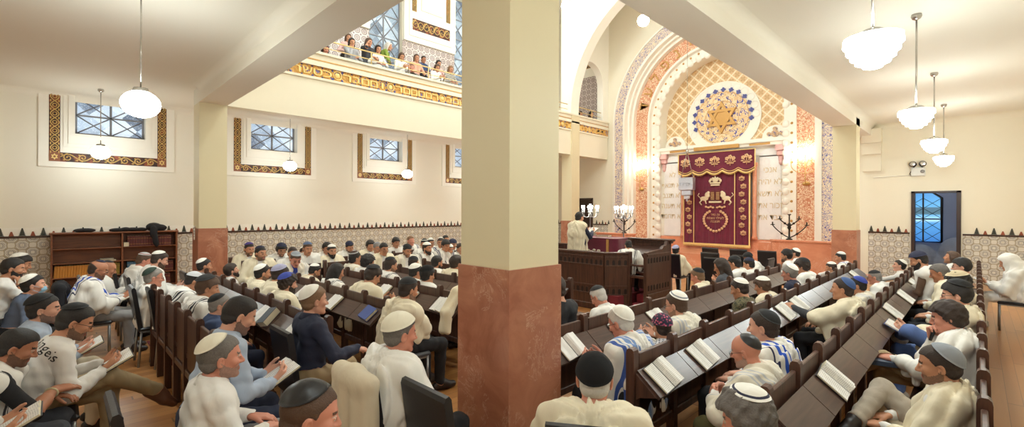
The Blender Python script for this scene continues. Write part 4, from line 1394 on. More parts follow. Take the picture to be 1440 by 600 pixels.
def lump(name, label, cat, loc, pts, m, grp=None):
    r = thing(name, label, cat, loc, 0, grp)
    mb = MB()
    for (x, y, z, a, b, c) in pts: mb.ell((x, y, z), (a, b, c), 14, 10)
    o = mb.build('cloth', m, r)
    md = o.modifiers.new('Remesh', 'REMESH'); md.mode = 'VOXEL'; md.voxel_size = .018; md.use_smooth_shade = True
    return r
blkcloth = plain('black_cloth', rgb(28, 26, 30), .85, var=.2, bump=.3)
zt = BH + .016
lump('folded_garment', 'black hat-like folded garment on the left end of the bookcase top', 'garment', (XW + .2, .5, zt), [(0, 0, .04, .12, .2, .05)], blkcloth, 'black garments on the bookcase')
lump('folded_garment', 'flat black garment in the middle of the bookcase top', 'garment', (XW + .2, 1.12, zt), [(0, -.05, .035, .1, .16, .045), (0, .1, .045, .1, .1, .055)], blkcloth, 'black garments on the bookcase')
lump('folded_garment', 'low black bundle next to the draped coat on the bookcase', 'garment', (XW + .2, 1.45, zt), [(0, -.1, .04, .1, .14, .05), (0, .06, .035, .1, .12, .05)], blkcloth, 'black garments on the bookcase')
lump('draped_coat', 'black coat heaped on the bookcase with a sleeve hanging over its front', 'coat', (XW + .22, 1.75, zt), [(0, 0, .09, .13, .16, .11), (.05, .1, .07, .1, .16, .09), (.15, -.02, -.03, .05, .08, .16), (.17, .01, -.2, .045, .06, .16), (.17, .04, -.3, .04, .05, .1)], blkcloth)
mb = MB()
sg = thing('paper_notice', 'small white paper notice taped on the side of the left pillar', 'notice', (LX - .32, CY - .02, 1.25))
MB().box(-.06, .06, -.003, 0, 0, .3).build('sheet', plain('white_paper', rgb(236, 232, 226), .8), sg)
MB().box(-.045, .045, -.0045, -.003, .24, .26).box(-.045, .045, -.0045, -.003, .18, .19).box(-.045, .03, -.0045, -.003, .12, .13).box(-.045, .04, -.0045, -.003, .06, .07).build('print', plain('grey_ink', rgb(120, 116, 116), .8), sg)

# ================================================================== EMERGENCY LIGHT, CONDUIT, DOOR-SIDE BITS
el = thing('emergency_light', 'white emergency light with two round black lamps above the door', 'light fitting', (-1.16, YE - .005, 3.05))
MB().bbox(-.17, .14, -.1, 0, -.13, .12, .02).build('housing', plain('white_plastic', rgb(224, 222, 216), .4), el)
MB().lathe([(.05, 0), (.05, .02), (.02, .025)], 14).xf(Matrix.Translation((.08, -.1, .0)) @ Matrix.Rotation(P90, 4, 'X')).build('dial', plain('grey_plastic', rgb(150, 148, 146), .4), el)
for s in (-1, 1):
    x = s * .09 - .02
    o = MB().tube([(x, -.08, .2), (x + s * .015, -.16, .21)], [.07, .085], 16).tube([(x, -.06, .1), (x, -.08, .2)], .02, 8).build('lamp_head', M['iron'], el)
    MB().ell((x + s * .017, -.163, .212), (.07, .012, .07), 14, 8).build('lens', M['chrome'], o)
MB().tube([(-.17, -.05, .02), (-.2, -.07, -.06), (-.15, -.07, -.12)], .01, 6).build('cable', M['iron'], el)
cd = MB().tube([(PX + .02, YE - .012, 2.93), (-1.33, YE - .012, 2.96)], .012, 6)
struct('trim_conduit', cd, M['white'])
lump('covered_furniture', 'grey dust sheet over furniture in the small room beyond the door', 'furniture', (-.75, 19.3, 0), [(-.5, 0, .4, .45, .35, .5), (.35, .1, .55, .5, .4, .6), (-.1, .15, .3, .8, .4, .4)], plain('grey_sheet', rgb(150, 152, 166), .9, var=.1))
# maroon runner carpet on the left
rg = MB().bbox(-8.4, -6.9, .95, 2.0, .0, .008, .003).build('runner_carpet', plain('maroon_carpet', rgb(112, 46, 54), .95, var=.12, scale=60))
tag(rg, 'small maroon carpet on the wooden floor beyond the rear pew', 'carpet')

# ================================================================== BOOKS LYING ON THE DESKS
ob('thick open book at the near end of the third right pew, left one of two', R3, 2.92, .1, t1=.045)
ob('thick open book on the third right pew, second from its near end', R3, 3.55, .08, t1=.045)
ob('thick open book on the second right pew, nearest the lower right corner', R2, 3.62, .1, t1=.05)
ob('open book on the second right pew under the crook of the jeans wearer', R2, 6.6, .05)
ob('open book on the second right pew beside the reaching hand of the boy in white', R2, 7.85, .06, t1=.04)
ob('yellowish open book on the second right pew near the doorway end', R2, 9.3, .05, t1=.04)
ob('open white book in front of the navy-capped man by the doorway', R2, 10.3, .0, t1=.04)
ob('open book tilted on the third right pew, left of the steel-blue-capped man', R3, 5.75, .05, t1=.04)
ob('open book under the steel-blue-capped man\'s reaching hand', R3, 6.3, .05, t1=.04)
ob('open book on the third right pew near its far end by the end wall tiles', R3, 9.9, .05)
ob('open book on the fourth right pew, cut by the pillar edge', R4, 2.98, .08, t1=.04)
ob('open book in front of the white-haired man in light blue striped shawl', R4, 3.75, .05)
ob('open white book lying on the desk of the fourth right pew by the floral cap', R4, 4.45, .02)
ob('open book lying at the right end of the rear left desk, above the chair', LB, -4.42, -.05)
ob('open book half behind a grey book case on the rear left desk', LB, -5.35, -.05)
ob('open book on the desk in front of the navy-jacketed man', LC, -5.45, -.05)
ob('open book on the desk at the pillar end of the left pews', LD, -4.42, -.05)
ob('open book slanting on the left pew before the man with hand on chin', LD, -5.1, -.05)
ob('open book on the left pew beside the black-haired person in white', LC, -6.4, -.05)
ob('open book among shawls farther along the left pews', LD, -5.75, -.05)
book_closed('closed_book', 'bright blue closed book lying on the left pew desk', desk_frame(LC, -4.58, -.1), .2, .16, .035, cov_blue)
book_closed('book_case', 'dark grey zipped book case standing on the rear left desk', desk_frame(LB, -5.05, .3), .13, .2, .07, plain('slate_case', rgb(62, 68, 76), .6), None, 'case')
# ================================================================== OTHER CHAIRS
chair('empty black leather chair right beside the cream-coat chair, near the pillar foot', (-2.08, 1.66), 0)
k = 0
for (x, y, lb) in ((-3.75, 9.75, 'empty black leather chair nearest the fourth right pew, before the ark'), (-4.3, 10.9, 'empty black leather chair second before the ark, behind the nearest one'),
                (-3.55, 10.75, 'empty black leather chair to the right of the second one before the ark'), (-4.9, 12.4, 'empty black leather chair in the back row before the ark, left one'),
                (-4.2, 12.4, 'empty black leather chair in the back row before the ark, middle one'), (-3.55, 12.4, 'empty black leather chair in the back row before the ark, right one')):
    chair(lb, (x, y), P90 * 2 if y < 0 else 0)
def chair_under(o, label):
    q = Matrix.Rotation(o.rotation_euler[2], 3, 'Z') @ Vector((0, -.12 if 'in the white shirt' in label else .05, 0))
    return chair(label, (o.location.x + q.x, o.location.y + q.y), o.rotation_euler[2], seat='grey' if ('grey seat' in label or 'low grey' in label) else None, low='silver-framed' in label or 'low grey' in label)

def cloth_over_desk(label, row, x0, x1):
    """shawl laid over a desk and hanging down its front"""
    b = row[1]
    r = thing('draped_shawl', label, 'shawl', ((x0 + x1) / 2, b, 0), 0)
    w = (x1 - x0) / 2
    fd = Field(np.arange(-w - .06, w + .06, .013, dtype=np.float32), np.arange(-.34, .14, .013, dtype=np.float32), np.arange(.46, 1.08, .013, dtype=np.float32))
    for q in np.linspace(-w + .05, w - .05, 6):
        fd.cap((q, .02, .985), (q, -.05, .96), .034, .03, .04); fd.cap((q, -.05, .96), (q + .02, -.21, .75), .03, .03, .04); fd.cap((q + .02, -.21, .75), (q + .03, -.24, .56), .03, .028, .04)
    X, Y, Z = fd.ax[:, None, None], fd.ay[None, :, None], fd.az[None, None, :]
    fd.F += (.010 * np.sin(X * 46 + 1.4 * np.sin(Z * 9 + 1)) + .003 * np.sin(Z * 30 + X * 14)).astype(np.float32)
    V, Q, T = nets(fd)
    V, Q, T = largest_pieces(V, Q, T, .1)
    o2 = bpy.data.objects.new('shawl_cloth', np_mesh('shawl_cloth', V, Q, [TM['cream']])); link(o2, r)
# cream coat thrown over the chair back by the near pillar
def coat_on_chair(o, J, col='cream_wool', c=rgb(206, 192, 168), label='cream wool coat hanging over the chair back behind the soft-white-capped person'):
    r = thing('draped_coat', label, 'coat', tuple(o.location), o.rotation_euler[2])
    fd = Field(np.arange(-.34, .34, .012, dtype=np.float32), np.arange(-.46, -.02, .012, dtype=np.float32), np.arange(.16, 1.06, .012, dtype=np.float32))
    for q in (-1, 1):
        fd.cap((0, -.215, .945), (q * .18, -.215, .93), .050, .046, .05)
        fd.cap((q * .18, -.215, .93), (q * .24, -.23, .40), .046, .05, .04)
        fd.cap((q * .10, -.235, .92), (q * .13, -.26, .26), .052, .058, .06); fd.cap((0, -.235, .92), (0, -.26, .24), .052, .055, .06)
        fd.cap((q * .10, -.16, .90), (q * .10, -.13, .70), .036, .03, .05)
    X, Y, Z = fd.ax[:, None, None], fd.ay[None, :, None], fd.az[None, None, :]
    fd.F += (.011 * np.sin(X * 30 + 1.5 * np.sin(Z * 5)) * np.clip((.9 - Z) * 2, 0, 1)).astype(np.float32)
    V, Q, T = nets(fd)
    V, Q, T = largest_pieces(V, Q, T, .1)
    me = np_mesh('coat_cloth', V, Q, [cloth(col, c, .95)])
    o2 = bpy.data.objects.new('coat_cloth', me); link(o2, r)
# ================================================================== PEOPLE: field, surface extraction
def _axis(lo, hi, h, fine):
    """grid coordinates from lo to hi, step h, finer inside the given (a, b, step) intervals"""
    out = [lo]
    while out[-1] < hi:
        q = out[-1]; s = h
        for a, b, st in fine:
            if a - st <= q <= b: s = min(s, st)
            elif q < a and q + s > a: s = max(min(s, a - q), st)
        out.append(q + s)
    return np.array(out, dtype=np.float32)

class Field:
    def __init__(s, ax, ay, az):
        s.ax, s.ay, s.az = ax, ay, az
        s.F = np.full((len(ax), len(ay), len(az)), 1.0, dtype=np.float32)
        s.T = np.zeros(s.F.shape, dtype=np.int8)
    def sl(s, lo, hi):
        r = []
        for a, l, h in zip((s.ax, s.ay, s.az), lo, hi):
            i0 = max(0, int(np.searchsorted(a, l)) - 1); i1 = min(len(a), int(np.searchsorted(a, h)) + 1)
            if i1 <= i0: return None
            r.append(slice(i0, i1))
        return tuple(r)
    def pts(s, q):
        return s.ax[q[0]][:, None, None], s.ay[q[1]][None, :, None], s.az[q[2]][None, None, :]
    def put(s, q, d, k, tag, sub=False):
        f = s.F[q]
        if sub:
            d = -d
            if k > 0:
                h = np.maximum(k - np.abs(f - d), 0) / k
                s.F[q] = np.maximum(f, d) + h * h * k * .25
            else: s.F[q] = np.maximum(f, d)
            return
        t = s.T[q]; t[d < f] = tag
        if k > 0:
            h = np.maximum(k - np.abs(f - d), 0) / k
            s.F[q] = np.minimum(f, d) - h * h * k * .25
        else: s.F[q] = np.minimum(f, d)
    def cap(s, a, b, ra, rb=None, k=.02, tag=0, sub=False):
        rb = ra if rb is None else rb
        m = max(ra, rb) + max(k, .01) + .02
        q = s.sl([min(a[i], b[i]) - m for i in range(3)], [max(a[i], b[i]) + m for i in range(3)])
        if q is None: return
        X, Y, Z = s.pts(q)
        s.put(q, d_cap(X, Y, Z, a, b, ra, rb), k, tag, sub)
    def ell(s, c, r, k=.02, tag=0, sub=False):
        m = max(k, .01) + .02
        q = s.sl([c[i] - r[i] - m for i in range(3)], [c[i] + r[i] + m for i in range(3)])
        if q is None: return
        X, Y, Z = s.pts(q)
        s.put(q, d_ell(X, Y, Z, c, r), k, tag, sub)

def d_cap(X, Y, Z, a, b, ra, rb):
    bx, by, bz = b[0] - a[0], b[1] - a[1], b[2] - a[2]
    L2 = bx * bx + by * by + bz * bz + 1e-12
    px, py, pz = X - a[0], Y - a[1], Z - a[2]
    h = np.clip((px * bx + py * by + pz * bz) / L2, 0, 1)
    return np.sqrt((px - bx * h) ** 2 + (py - by * h) ** 2 + (pz - bz * h) ** 2) - (ra + (rb - ra) * h)
def d_ell(X, Y, Z, c, r):
    px, py, pz = X - c[0], Y - c[1], Z - c[2]
    k0 = np.sqrt((px / r[0]) ** 2 + (py / r[1]) ** 2 + (pz / r[2]) ** 2)
    k1 = np.sqrt((px / r[0] ** 2) ** 2 + (py / r[1] ** 2) ** 2 + (pz / r[2] ** 2) ** 2) + 1e-6
    return k0 * (k0 - 1) / k1

def nets(fd):
    F = fd.F; S = F < 0
    c = np.zeros(tuple(n - 1 for n in F.shape), dtype=np.int8)
    offs = [(i, j, k) for i in (0, 1) for j in (0, 1) for k in (0, 1)]
    n0, n1, n2 = c.shape
    for (i, j, k) in offs: c += S[i:i + n0, j:j + n1, k:k + n2]
    act = (c > 0) & (c < 8)
    idx = np.argwhere(act)
    if len(idx) == 0: return np.zeros((0, 3), np.float32), np.zeros((0, 4), np.int32), np.zeros(0, np.int8)
    vals = [F[idx[:, 0] + o[0], idx[:, 1] + o[1], idx[:, 2] + o[2]] for o in offs]
    acc = np.zeros((len(idx), 3), np.float32); cnt = np.zeros(len(idx), np.float32)
    for a in range(8):
        for b in range(a + 1, 8):
            d = [offs[b][q] - offs[a][q] for q in range(3)]
            if sum(abs(x) for x in d) != 1: continue
            va, vb = vals[a], vals[b]
            m = (va < 0) != (vb < 0)
            t = np.where(m, va / np.where(np.abs(va - vb) < 1e-9, 1e-9, va - vb), 0)
            for q in range(3):
                acc[:, q] += np.where(m, offs[a][q] + t * d[q], 0)
            cnt += m
    fr = acc / cnt[:, None]
    V = np.empty((len(idx), 3), np.float32)
    for q, a in enumerate((fd.ax, fd.ay, fd.az)):
        i = idx[:, q]
        V[:, q] = a[i] + fr[:, q] * (a[i + 1] - a[i])
    near = idx + (fr > .5)
    T = fd.T[near[:, 0], near[:, 1], near[:, 2]]
    ids = np.full(c.shape, -1, np.int32); ids[act] = np.arange(len(idx))
    quads = []
    def q_(mask, base, e1, e2, flipS):
        p = np.argwhere(mask)
        if len(p) == 0: return
        p = p + base
        A = ids[p[:, 0] - e1[0] - e2[0], p[:, 1] - e1[1] - e2[1], p[:, 2] - e1[2] - e2[2]]
        B = ids[p[:, 0] - e2[0], p[:, 1] - e2[1], p[:, 2] - e2[2]]
        C = ids[p[:, 0], p[:, 1], p[:, 2]]
        D = ids[p[:, 0] - e1[0], p[:, 1] - e1[1], p[:, 2] - e1[2]]
        Q = np.stack([A, B, C, D], 1)
        fl = flipS[mask]
        Q[fl] = Q[fl][:, ::-1]
        quads.append(Q)
    s0 = S[:-1, 1:-1, 1:-1]; m = s0 != S[1:, 1:-1, 1:-1]; q_(m, np.array([0, 1, 1]), (0, 1, 0), (0, 0, 1), ~s0)
    s0 = S[1:-1, :-1, 1:-1]; m = s0 != S[1:-1, 1:, 1:-1]; q_(m, np.array([1, 0, 1]), (0, 0, 1), (1, 0, 0), ~s0)
    s0 = S[1:-1, 1:-1, :-1]; m = s0 != S[1:-1, 1:-1, 1:]; q_(m, np.array([1, 1, 0]), (1, 0, 0), (0, 1, 0), ~s0)
    return V, np.concatenate(quads), T

def normals(V, Q):
    N = np.zeros_like(V)
    n = np.cross(V[Q[:, 2]] - V[Q[:, 0]], V[Q[:, 3]] - V[Q[:, 1]])
    for k in range(4): np.add.at(N, Q[:, k], n)
    return N / (np.linalg.norm(N, axis=1, keepdims=True) + 1e-9)

def np_mesh(name, V, Q, mats, mi=None):
    me = bpy.data.meshes.new(name)
    me.vertices.add(len(V)); me.vertices.foreach_set('co', np.ascontiguousarray(V, np.float32).ravel())
    me.loops.add(len(Q) * 4); me.loops.foreach_set('vertex_index', np.ascontiguousarray(Q, np.int32).ravel())
    me.polygons.add(len(Q)); me.polygons.foreach_set('loop_start', np.arange(0, len(Q) * 4, 4, dtype=np.int32))
    me.polygons.foreach_set('loop_total', np.full(len(Q), 4, np.int32))
    me.polygons.foreach_set('use_smooth', np.ones(len(Q), bool))
    for m in mats: me.materials.append(m)
    if mi is not None: me.polygons.foreach_set('material_index', mi.astype(np.int32))
    me.update(calc_edges=True)
    return me

def largest_pieces(V, Q, T, keep=.02):
    """drop stray specks"""
    n = len(V); lab = np.arange(n)
    for _ in range(200):
        m = lab[Q].min(1); new = lab.copy()
        for k in range(4): np.minimum.at(new, Q[:, k], m)
        new = new[new]
        if (new == lab).all(): break
        lab = new
    u, inv, c = np.unique(lab, return_inverse=True, return_counts=True)
    ok = (c >= keep * c.max())[inv]
    mp = np.cumsum(ok) - 1
    Q2 = mp[Q[ok[Q].all(1)]]
    return V[ok], Q2.astype(np.int32), T[ok]

# ------------------------------------------------------------------ the figure
SKIN, SHIRT, PANTS, SHOE, HAIR, EYE, IRIS, LIP, STUB, SHOE2 = range(10)
def rotx(a): return np.array([[1, 0, 0], [0, math.cos(a), -math.sin(a)], [0, math.sin(a), math.cos(a)]])
def rotz(a): return np.array([[math.cos(a), -math.sin(a), 0], [math.sin(a), math.cos(a), 0], [0, 0, 1]])
def roty(a): return np.array([[math.cos(a), 0, math.sin(a)], [0, 1, 0], [-math.sin(a), 0, math.cos(a)]])

def ik(a, b, l1, l2, pole):
    a, b, pole = np.array(a, float), np.array(b, float), np.array(pole, float)
    d = b - a; L = np.linalg.norm(d)
    if L > (l1 + l2) * .995:
        d = d / L * (l1 + l2) * .995; L = np.linalg.norm(d)
    u = d / L
    x = (l1 * l1 - l2 * l2 + L * L) / (2 * L)
    y = math.sqrt(max(l1 * l1 - x * x, 1e-6))
    p = pole - u * pole.dot(u); p = p / (np.linalg.norm(p) + 1e-9)
    return a + u * x + p * y, a + d

def hand(fd, w, d, n, side, curl, spread=.0, fine=True, scale=1.0):
    """palm, four fingers of unequal length and a thumb; d along the palm, n out of its back, side +1 when the thumb is toward +l"""
    w = np.array(w, float); d = np.array(d, float); d /= np.linalg.norm(d)
    n = np.array(n, float); n = n - d * n.dot(d); n /= np.linalg.norm(n)
    l = np.cross(d, n)
    k = .012
    sc = scale
    offs = (-.030, -.010, .010, .029)
    lens = (.072, .082, .078, .062) if side < 0 else (.062, .078, .082, .072)
    for o, L in zip(offs, lens):
        kn = w + d * .088 * sc + l * o * sc - n * abs(o) * .15
        fd.cap(w + d * .012 * sc + l * o * .75 * sc, kn, .0145 * sc, .0125 * sc, .012, SKIN)
        p = kn; a = curl * .55
        for seg, fr in enumerate((.46, .31, .23)):
            dv = d * math.cos(a) - n * math.sin(a) + l * spread * o * 8
            q = p + dv * L * fr * sc
            fd.cap(p, q, (.0098 - .0012 * seg) * sc, (.0090 - .0012 * seg) * sc, .003, SKIN)
            p = q; a += curl * (.8 if seg == 0 else .55)
    t0 = w + d * .025 * sc + l * side * .024 * sc
    t1 = t0 + (d * .035 + l * side * .026 - n * .012) * sc
    t2 = t1 + (d * .032 + l * side * .008 - n * .012 * (1 + curl)) * sc
    t3 = t2 + (d * .024 - l * side * .002 - n * .010 * (1 + curl)) * sc
    fd.cap(t0, t1, .0155 * sc, .0125 * sc, .010, SKIN); fd.cap(t1, t2, .0115 * sc, .0105 * sc, .003, SKIN); fd.cap(t2, t3, .0105 * sc, .0085 * sc, .003, SKIN)

def head_prims(P, hi, jaw=1.0):
    """distance to a bare head; P = (x, y, z) arrays in head coordinates (eyes at z=0, +y forward)"""
    X, Y, Z = P
    def sm(a, b, k):
        h = np.maximum(k - np.abs(a - b), 0) / k
        return np.minimum(a, b) - h * h * k * .25
    def cut(a, b, k):
        b = -b; h = np.maximum(k - np.abs(a - b), 0) / k
        return np.maximum(a, b) + h * h * k * .25
    AX = np.abs(X)
    d = d_ell(X, Y, Z, (0, -.012, .028), (.076, .097, .088))
    d = sm(d, d_ell(X, Y, Z, (0, .026, -.046), (.055 * jaw, .062, .070)), .03)
    d = sm(d, d_cap(AX, Y, Z, (.047 * jaw, -.008, -.058), (.016, .070, -.100), .016, .015), .025)
    d = sm(d, d_cap(AX, Y, Z, (.0, .080, .020), (.034, .072, .022), .011, .009), .015)
    d = sm(d, d_ell(AX, Y, Z, (.040, .058, -.022), (.024, .022, .02)), .02)
    if hi:
        d = cut(d, d_ell(AX, Y, Z, (.031, .094, .001), (.017, .016, .011)), .012)
    d = sm(d, d_cap(X, Y, Z, (0, .084, .010), (0, .108, -.030), .0075, .0115), .012)
    d = sm(d, d_ell(AX, Y, Z, (.011, .094, -.034), (.009, .011, .008)), .008)
    if hi: d = sm(d, d_cap(X, Y, Z, (-.014, .087, -.0615), (.014, .087, -.0615), .0055, .0055), .006)
    if hi: d = sm(d, d_cap(X, Y, Z, (-.012, .086, -.0715), (.012, .086, -.0715), .0065, .0065), .006)
    d = sm(d, d_ell(X, Y, Z, (0, .078, -.098), (.018, .016, .014)), .015)
    e = d_ell(AX - (Z + .03) * .12, Y + .014, Z + .012, (.079, 0, 0), (.010, .019, .032))
    if hi: e = cut(e, d_ell(AX, Y, Z, (.090, -.006, -.010), (.008, .010, .018)), .006)
    d = sm(d, e, .006)
    return d

DEF = dict(seat=.45, top=1.28, lean=8, hyaw=0, hpitch=14, hroll=0, tyaw=0, arms='book', legs='sit', girth=1.0, width=1.0, beard=None, hair='short', res='far',
           tallit=None, glasses=False, sc=1.0, sleeve='long', kip=None, jaw=1.0, hood=False)
HS = 1.01   # head scale
def skeleton(S):
    J = {}
    hz = S['seat'] + .10
    stand = S['legs'] == 'stand'
    if stand: hz = .93
    lean = math.radians(S['lean'])
    hp = math.radians(S['hpitch']); hy = math.radians(S['hyaw'])
    hd = .243 + (-.02 if hp > .4 else 0)
    L = (S['top'] - hz - hd) / max(.5, math.cos(lean * .92))
    L = min(max(L, .32), .60); J['L'] = L
    hip = np.array([0, 0, hz]); J['hip'] = hip
    def sp(t):
        a = lean * (.55 + .45 * t)
        return hip + np.array([0, math.sin(a) * L * t, math.cos(a) * L * t])
    J['sp'] = sp
    Rt = rotz(math.radians(S['tyaw']))
    nb = sp(1.0); J['nb'] = nb
    tw = .172 * S['width']
    for s, nm in ((-1, 'R'), (1, 'L')):
        pass
    # local x+ is the person's right when facing +y
    J['sh'] = {1: nb + Rt @ np.array([tw, -.008, -.068]), -1: nb + Rt @ np.array([-tw, -.008, -.068])}
    J['Rt'] = Rt
    J['hc'] = nb + np.array([0, .028 + .03 * math.sin(lean), .124])
    J['hR'] = rotz(hy) @ roty(math.radians(S['hroll'])) @ rotx(-hp)
    # pivot the head about the top of the neck
    J['hR'] = J['hR'] * HS
    piv = np.array([0, -.02, -.06])
    J['hc'] = J['hc'] + piv - J['hR'] @ piv
    return J

ARM = {}
def arm_targets(S, J):
    """wrist position, finger direction, back-of-hand normal, curl for the right (+x) and left (-x) hand"""
    nb = J['nb']; hz = J['hip'][2]; kz = hz + .075
    a = S['arms']
    ch = J['sp'](.5)
    R = {}
    def both(f):
        R[1] = f(1); R[-1] = f(-1)
    if a == 'book':
        both(lambda s: ((s * .10, .36 + ch[1] * .5, kz + .10), (-s * .35, .85, .25), (s * .7, .1, -.55), 1.0, (s * .6, -.5, -.7)))
    elif a == 'lowbook':
        both(lambda s: ((s * .11, .33, kz + .05), (-s * .35, .9, .1), (s * .6, .1, -.6), 1.0, (s * .6, -.5, -.7)))
    elif a == 'lap':
        both(lambda s: ((s * .12, .27, kz + .03), (-s * .5, .85, -.1), (s * .15, 0, 1), .5, (s * .8, -.5, -.3)))
    elif a == 'clasp':
        R[1] = ((.075, .36 + ch[1] * .5, kz + .11), (-.85, .5, .1), (.35, .75, .3), 1.25, (1, -.4, -.3))
        R[-1] = ((-.075, .36 + ch[1] * .5, kz + .10), (.85, .5, .1), (-.35, .75, .3), 1.25, (-1, -.4, -.3))
    elif a == 'chin':
        hc = J['hc'] + J['hR'] @ np.array([.02, .085, -.17])
        R[1] = (tuple(hc), (-.15, .1, 1), (.3, 1, 0), 1.3, (.5, .3, -1))
        R[-1] = ((-.10, .27, kz + .04), (.6, .8, -.1), (-.15, 0, 1), .5, (-.8, -.5, -.3))
    elif a == 'chinL':
        hc = J['hc'] + J['hR'] @ np.array([-.02, .085, -.17])
        R[-1] = (tuple(hc), (.15, .1, 1), (-.3, 1, 0), 1.3, (-.5, .3, -1))
        R[1] = ((.10, .27, kz + .04), (-.6, .8, -.1), (.15, 0, 1), .5, (.8, -.5, -.3))
    elif a == 'temple':
        hc = J['hc'] + J['hR'] @ np.array([.10, .03, -.09])
        R[1] = (tuple(hc), (-.25, -.05, 1), (1, .2, 0), .5, (.6, .6, -.8))
        R[-1] = ((-.10, .27, kz + .04), (.6, .8, -.1), (-.15, 0, 1), .5, (-.8, -.5, -.3))
    elif a == 'fold':
        R[1] = ((-.05, .26 + ch[1], kz + .13), (-1, .15, .05), (0, .9, .4), .5, (1, .1, -.6))
        R[-1] = ((.06, .24 + ch[1], kz + .09), (1, .15, .05), (0, .9, .4), .5, (-1, .1, -.6))
    elif a == 'desk':
        both(lambda s: ((s * .16, .40, .83), (-s * .3, .95, .1), (s * .2, 0, 1), .35, (s * .8, -.3, -.5)))
    elif a == 'overlap':
        R[1] = ((.03, .41, kz + .13), (-.5, .85, .0), (.3, 0, 1), .45, (1, -.3, -.3))
        R[-1] = ((-.06, .40, kz + .07), (.5, .85, .0), (-.2, 0, 1), .6, (-1, -.3, -.3))
    elif a == 'knee':
        both(lambda s: ((s * .13, .38, kz + .03), (-s * .1, .95, -.25), (s * .1, .2, 1), .6, (s * .7, -.6, -.2)))
    elif a == 'onehandL':   # left hand reaching forward to a desk, right in lap
        R[-1] = ((-.14, .50, kz + .20), (.2, .95, .1), (-.6, 0, .6), .9, (-.6, -.4, -.7))
        R[1] = ((.08, .30, kz + .04), (-.6, .8, -.1), (.15, 0, 1), .6, (.8, -.5, -.3))
    elif a == 'onehandR':
        R[1] = ((.12, .52, kz + .17), (-.2, .95, .1), (.6, 0, .6), 1.1, (.6, -.4, -.7))
        R[-1] = ((-.08, .36, kz + .08), (.6, .8, .1), (-.3, 0, 1), 1.1, (-.8, -.5, -.3))
    elif a == 'standread':
        both(lambda s: ((s * .10, .36, 1.14), (-s * .3, .9, .2), (s * .7, .1, -.5), .9, (s * .5, -.4, -.8)))
    elif a == 'rest':       # right forearm out on a rest, left in lap
        R[1] = ((.24, .32, kz + .12), (-.1, 1, -.3), (.2, 0, 1), .7, (.6, -.6, -.3))
        R[-1] = ((-.10, .27, kz + .04), (.6, .8, -.1), (-.15, 0, 1), .5, (-.8, -.5, -.3))
    elif a == 'mouthR':     # holding something before the mouth
        hc = J['hc'] + J['hR'] @ np.array([.03, .125, -.15])
        R[1] = (tuple(hc), (-.35, .05, .9), (.75, .5, 0), 1.5, (.5, .2, -1))
        R[-1] = ((-.12, .34, kz + .07), (.5, .85, .0), (-.3, 0, 1), .6, (-.8, -.5, -.3))
    return R

def leg_targets(S, J):
    hz = J['hip'][2]; l = S['legs']
    # per side: ankle, knee pole, toe direction
    if l == 'stand': return {s: ((s * .09, 0.0, .08), (0, 1, 0), (s * .15, 1, 0)) for s in (1, -1)}
    if l == 'sit': return {s: ((s * .12, .44, .085), (s * .12, .3, 1), (s * .15, 1, 0)) for s in (1, -1)}
    if l == 'tuck': return {s: ((s * .10, .24, .085), (s * .10, .8, 1), (s * .1, 1, 0)) for s in (1, -1)}
    if l == 'ext': return {s: ((s * .12, .62, .085), (s * .12, .1, 1), (s * .15, 1, 0)) for s in (1, -1)}
    if l == 'wide': return {s: ((s * .22, .46, .085), (s * .5, .3, 1), (s * .4, 1, 0)) for s in (1, -1)}
    if l == 'crossR':  # right leg over the left knee
        return {-1: ((-.08, .46, .085), (-.1, .3, 1), (-.1, 1, 0)), 1: ((-.10, .74, hz - .12), (.25, .1, 1), (.05, .75, -.55))}
    if l == 'crossL':
        return {1: ((.08, .46, .085), (.1, .3, 1), (.1, 1, 0)), -1: ((.10, .74, hz - .12), (-.25, .1, 1), (-.05, .75, -.55))}
    if l == 'ankleR':  # right ankle resting on the left knee
        return {-1: ((-.12, .44, .085), (-.1, .3, 1), (-.1, 1, 0)), 1: ((-.12, .42, hz + .10), (.9, .2, .5), (-.75, .35, -.1))}
    if l == 'ankleL':
        return {1: ((.12, .44, .085), (.1, .3, 1), (.1, 1, 0)), -1: ((.12, .42, hz + .10), (-.9, .2, .5), (.75, .35, -.1))}

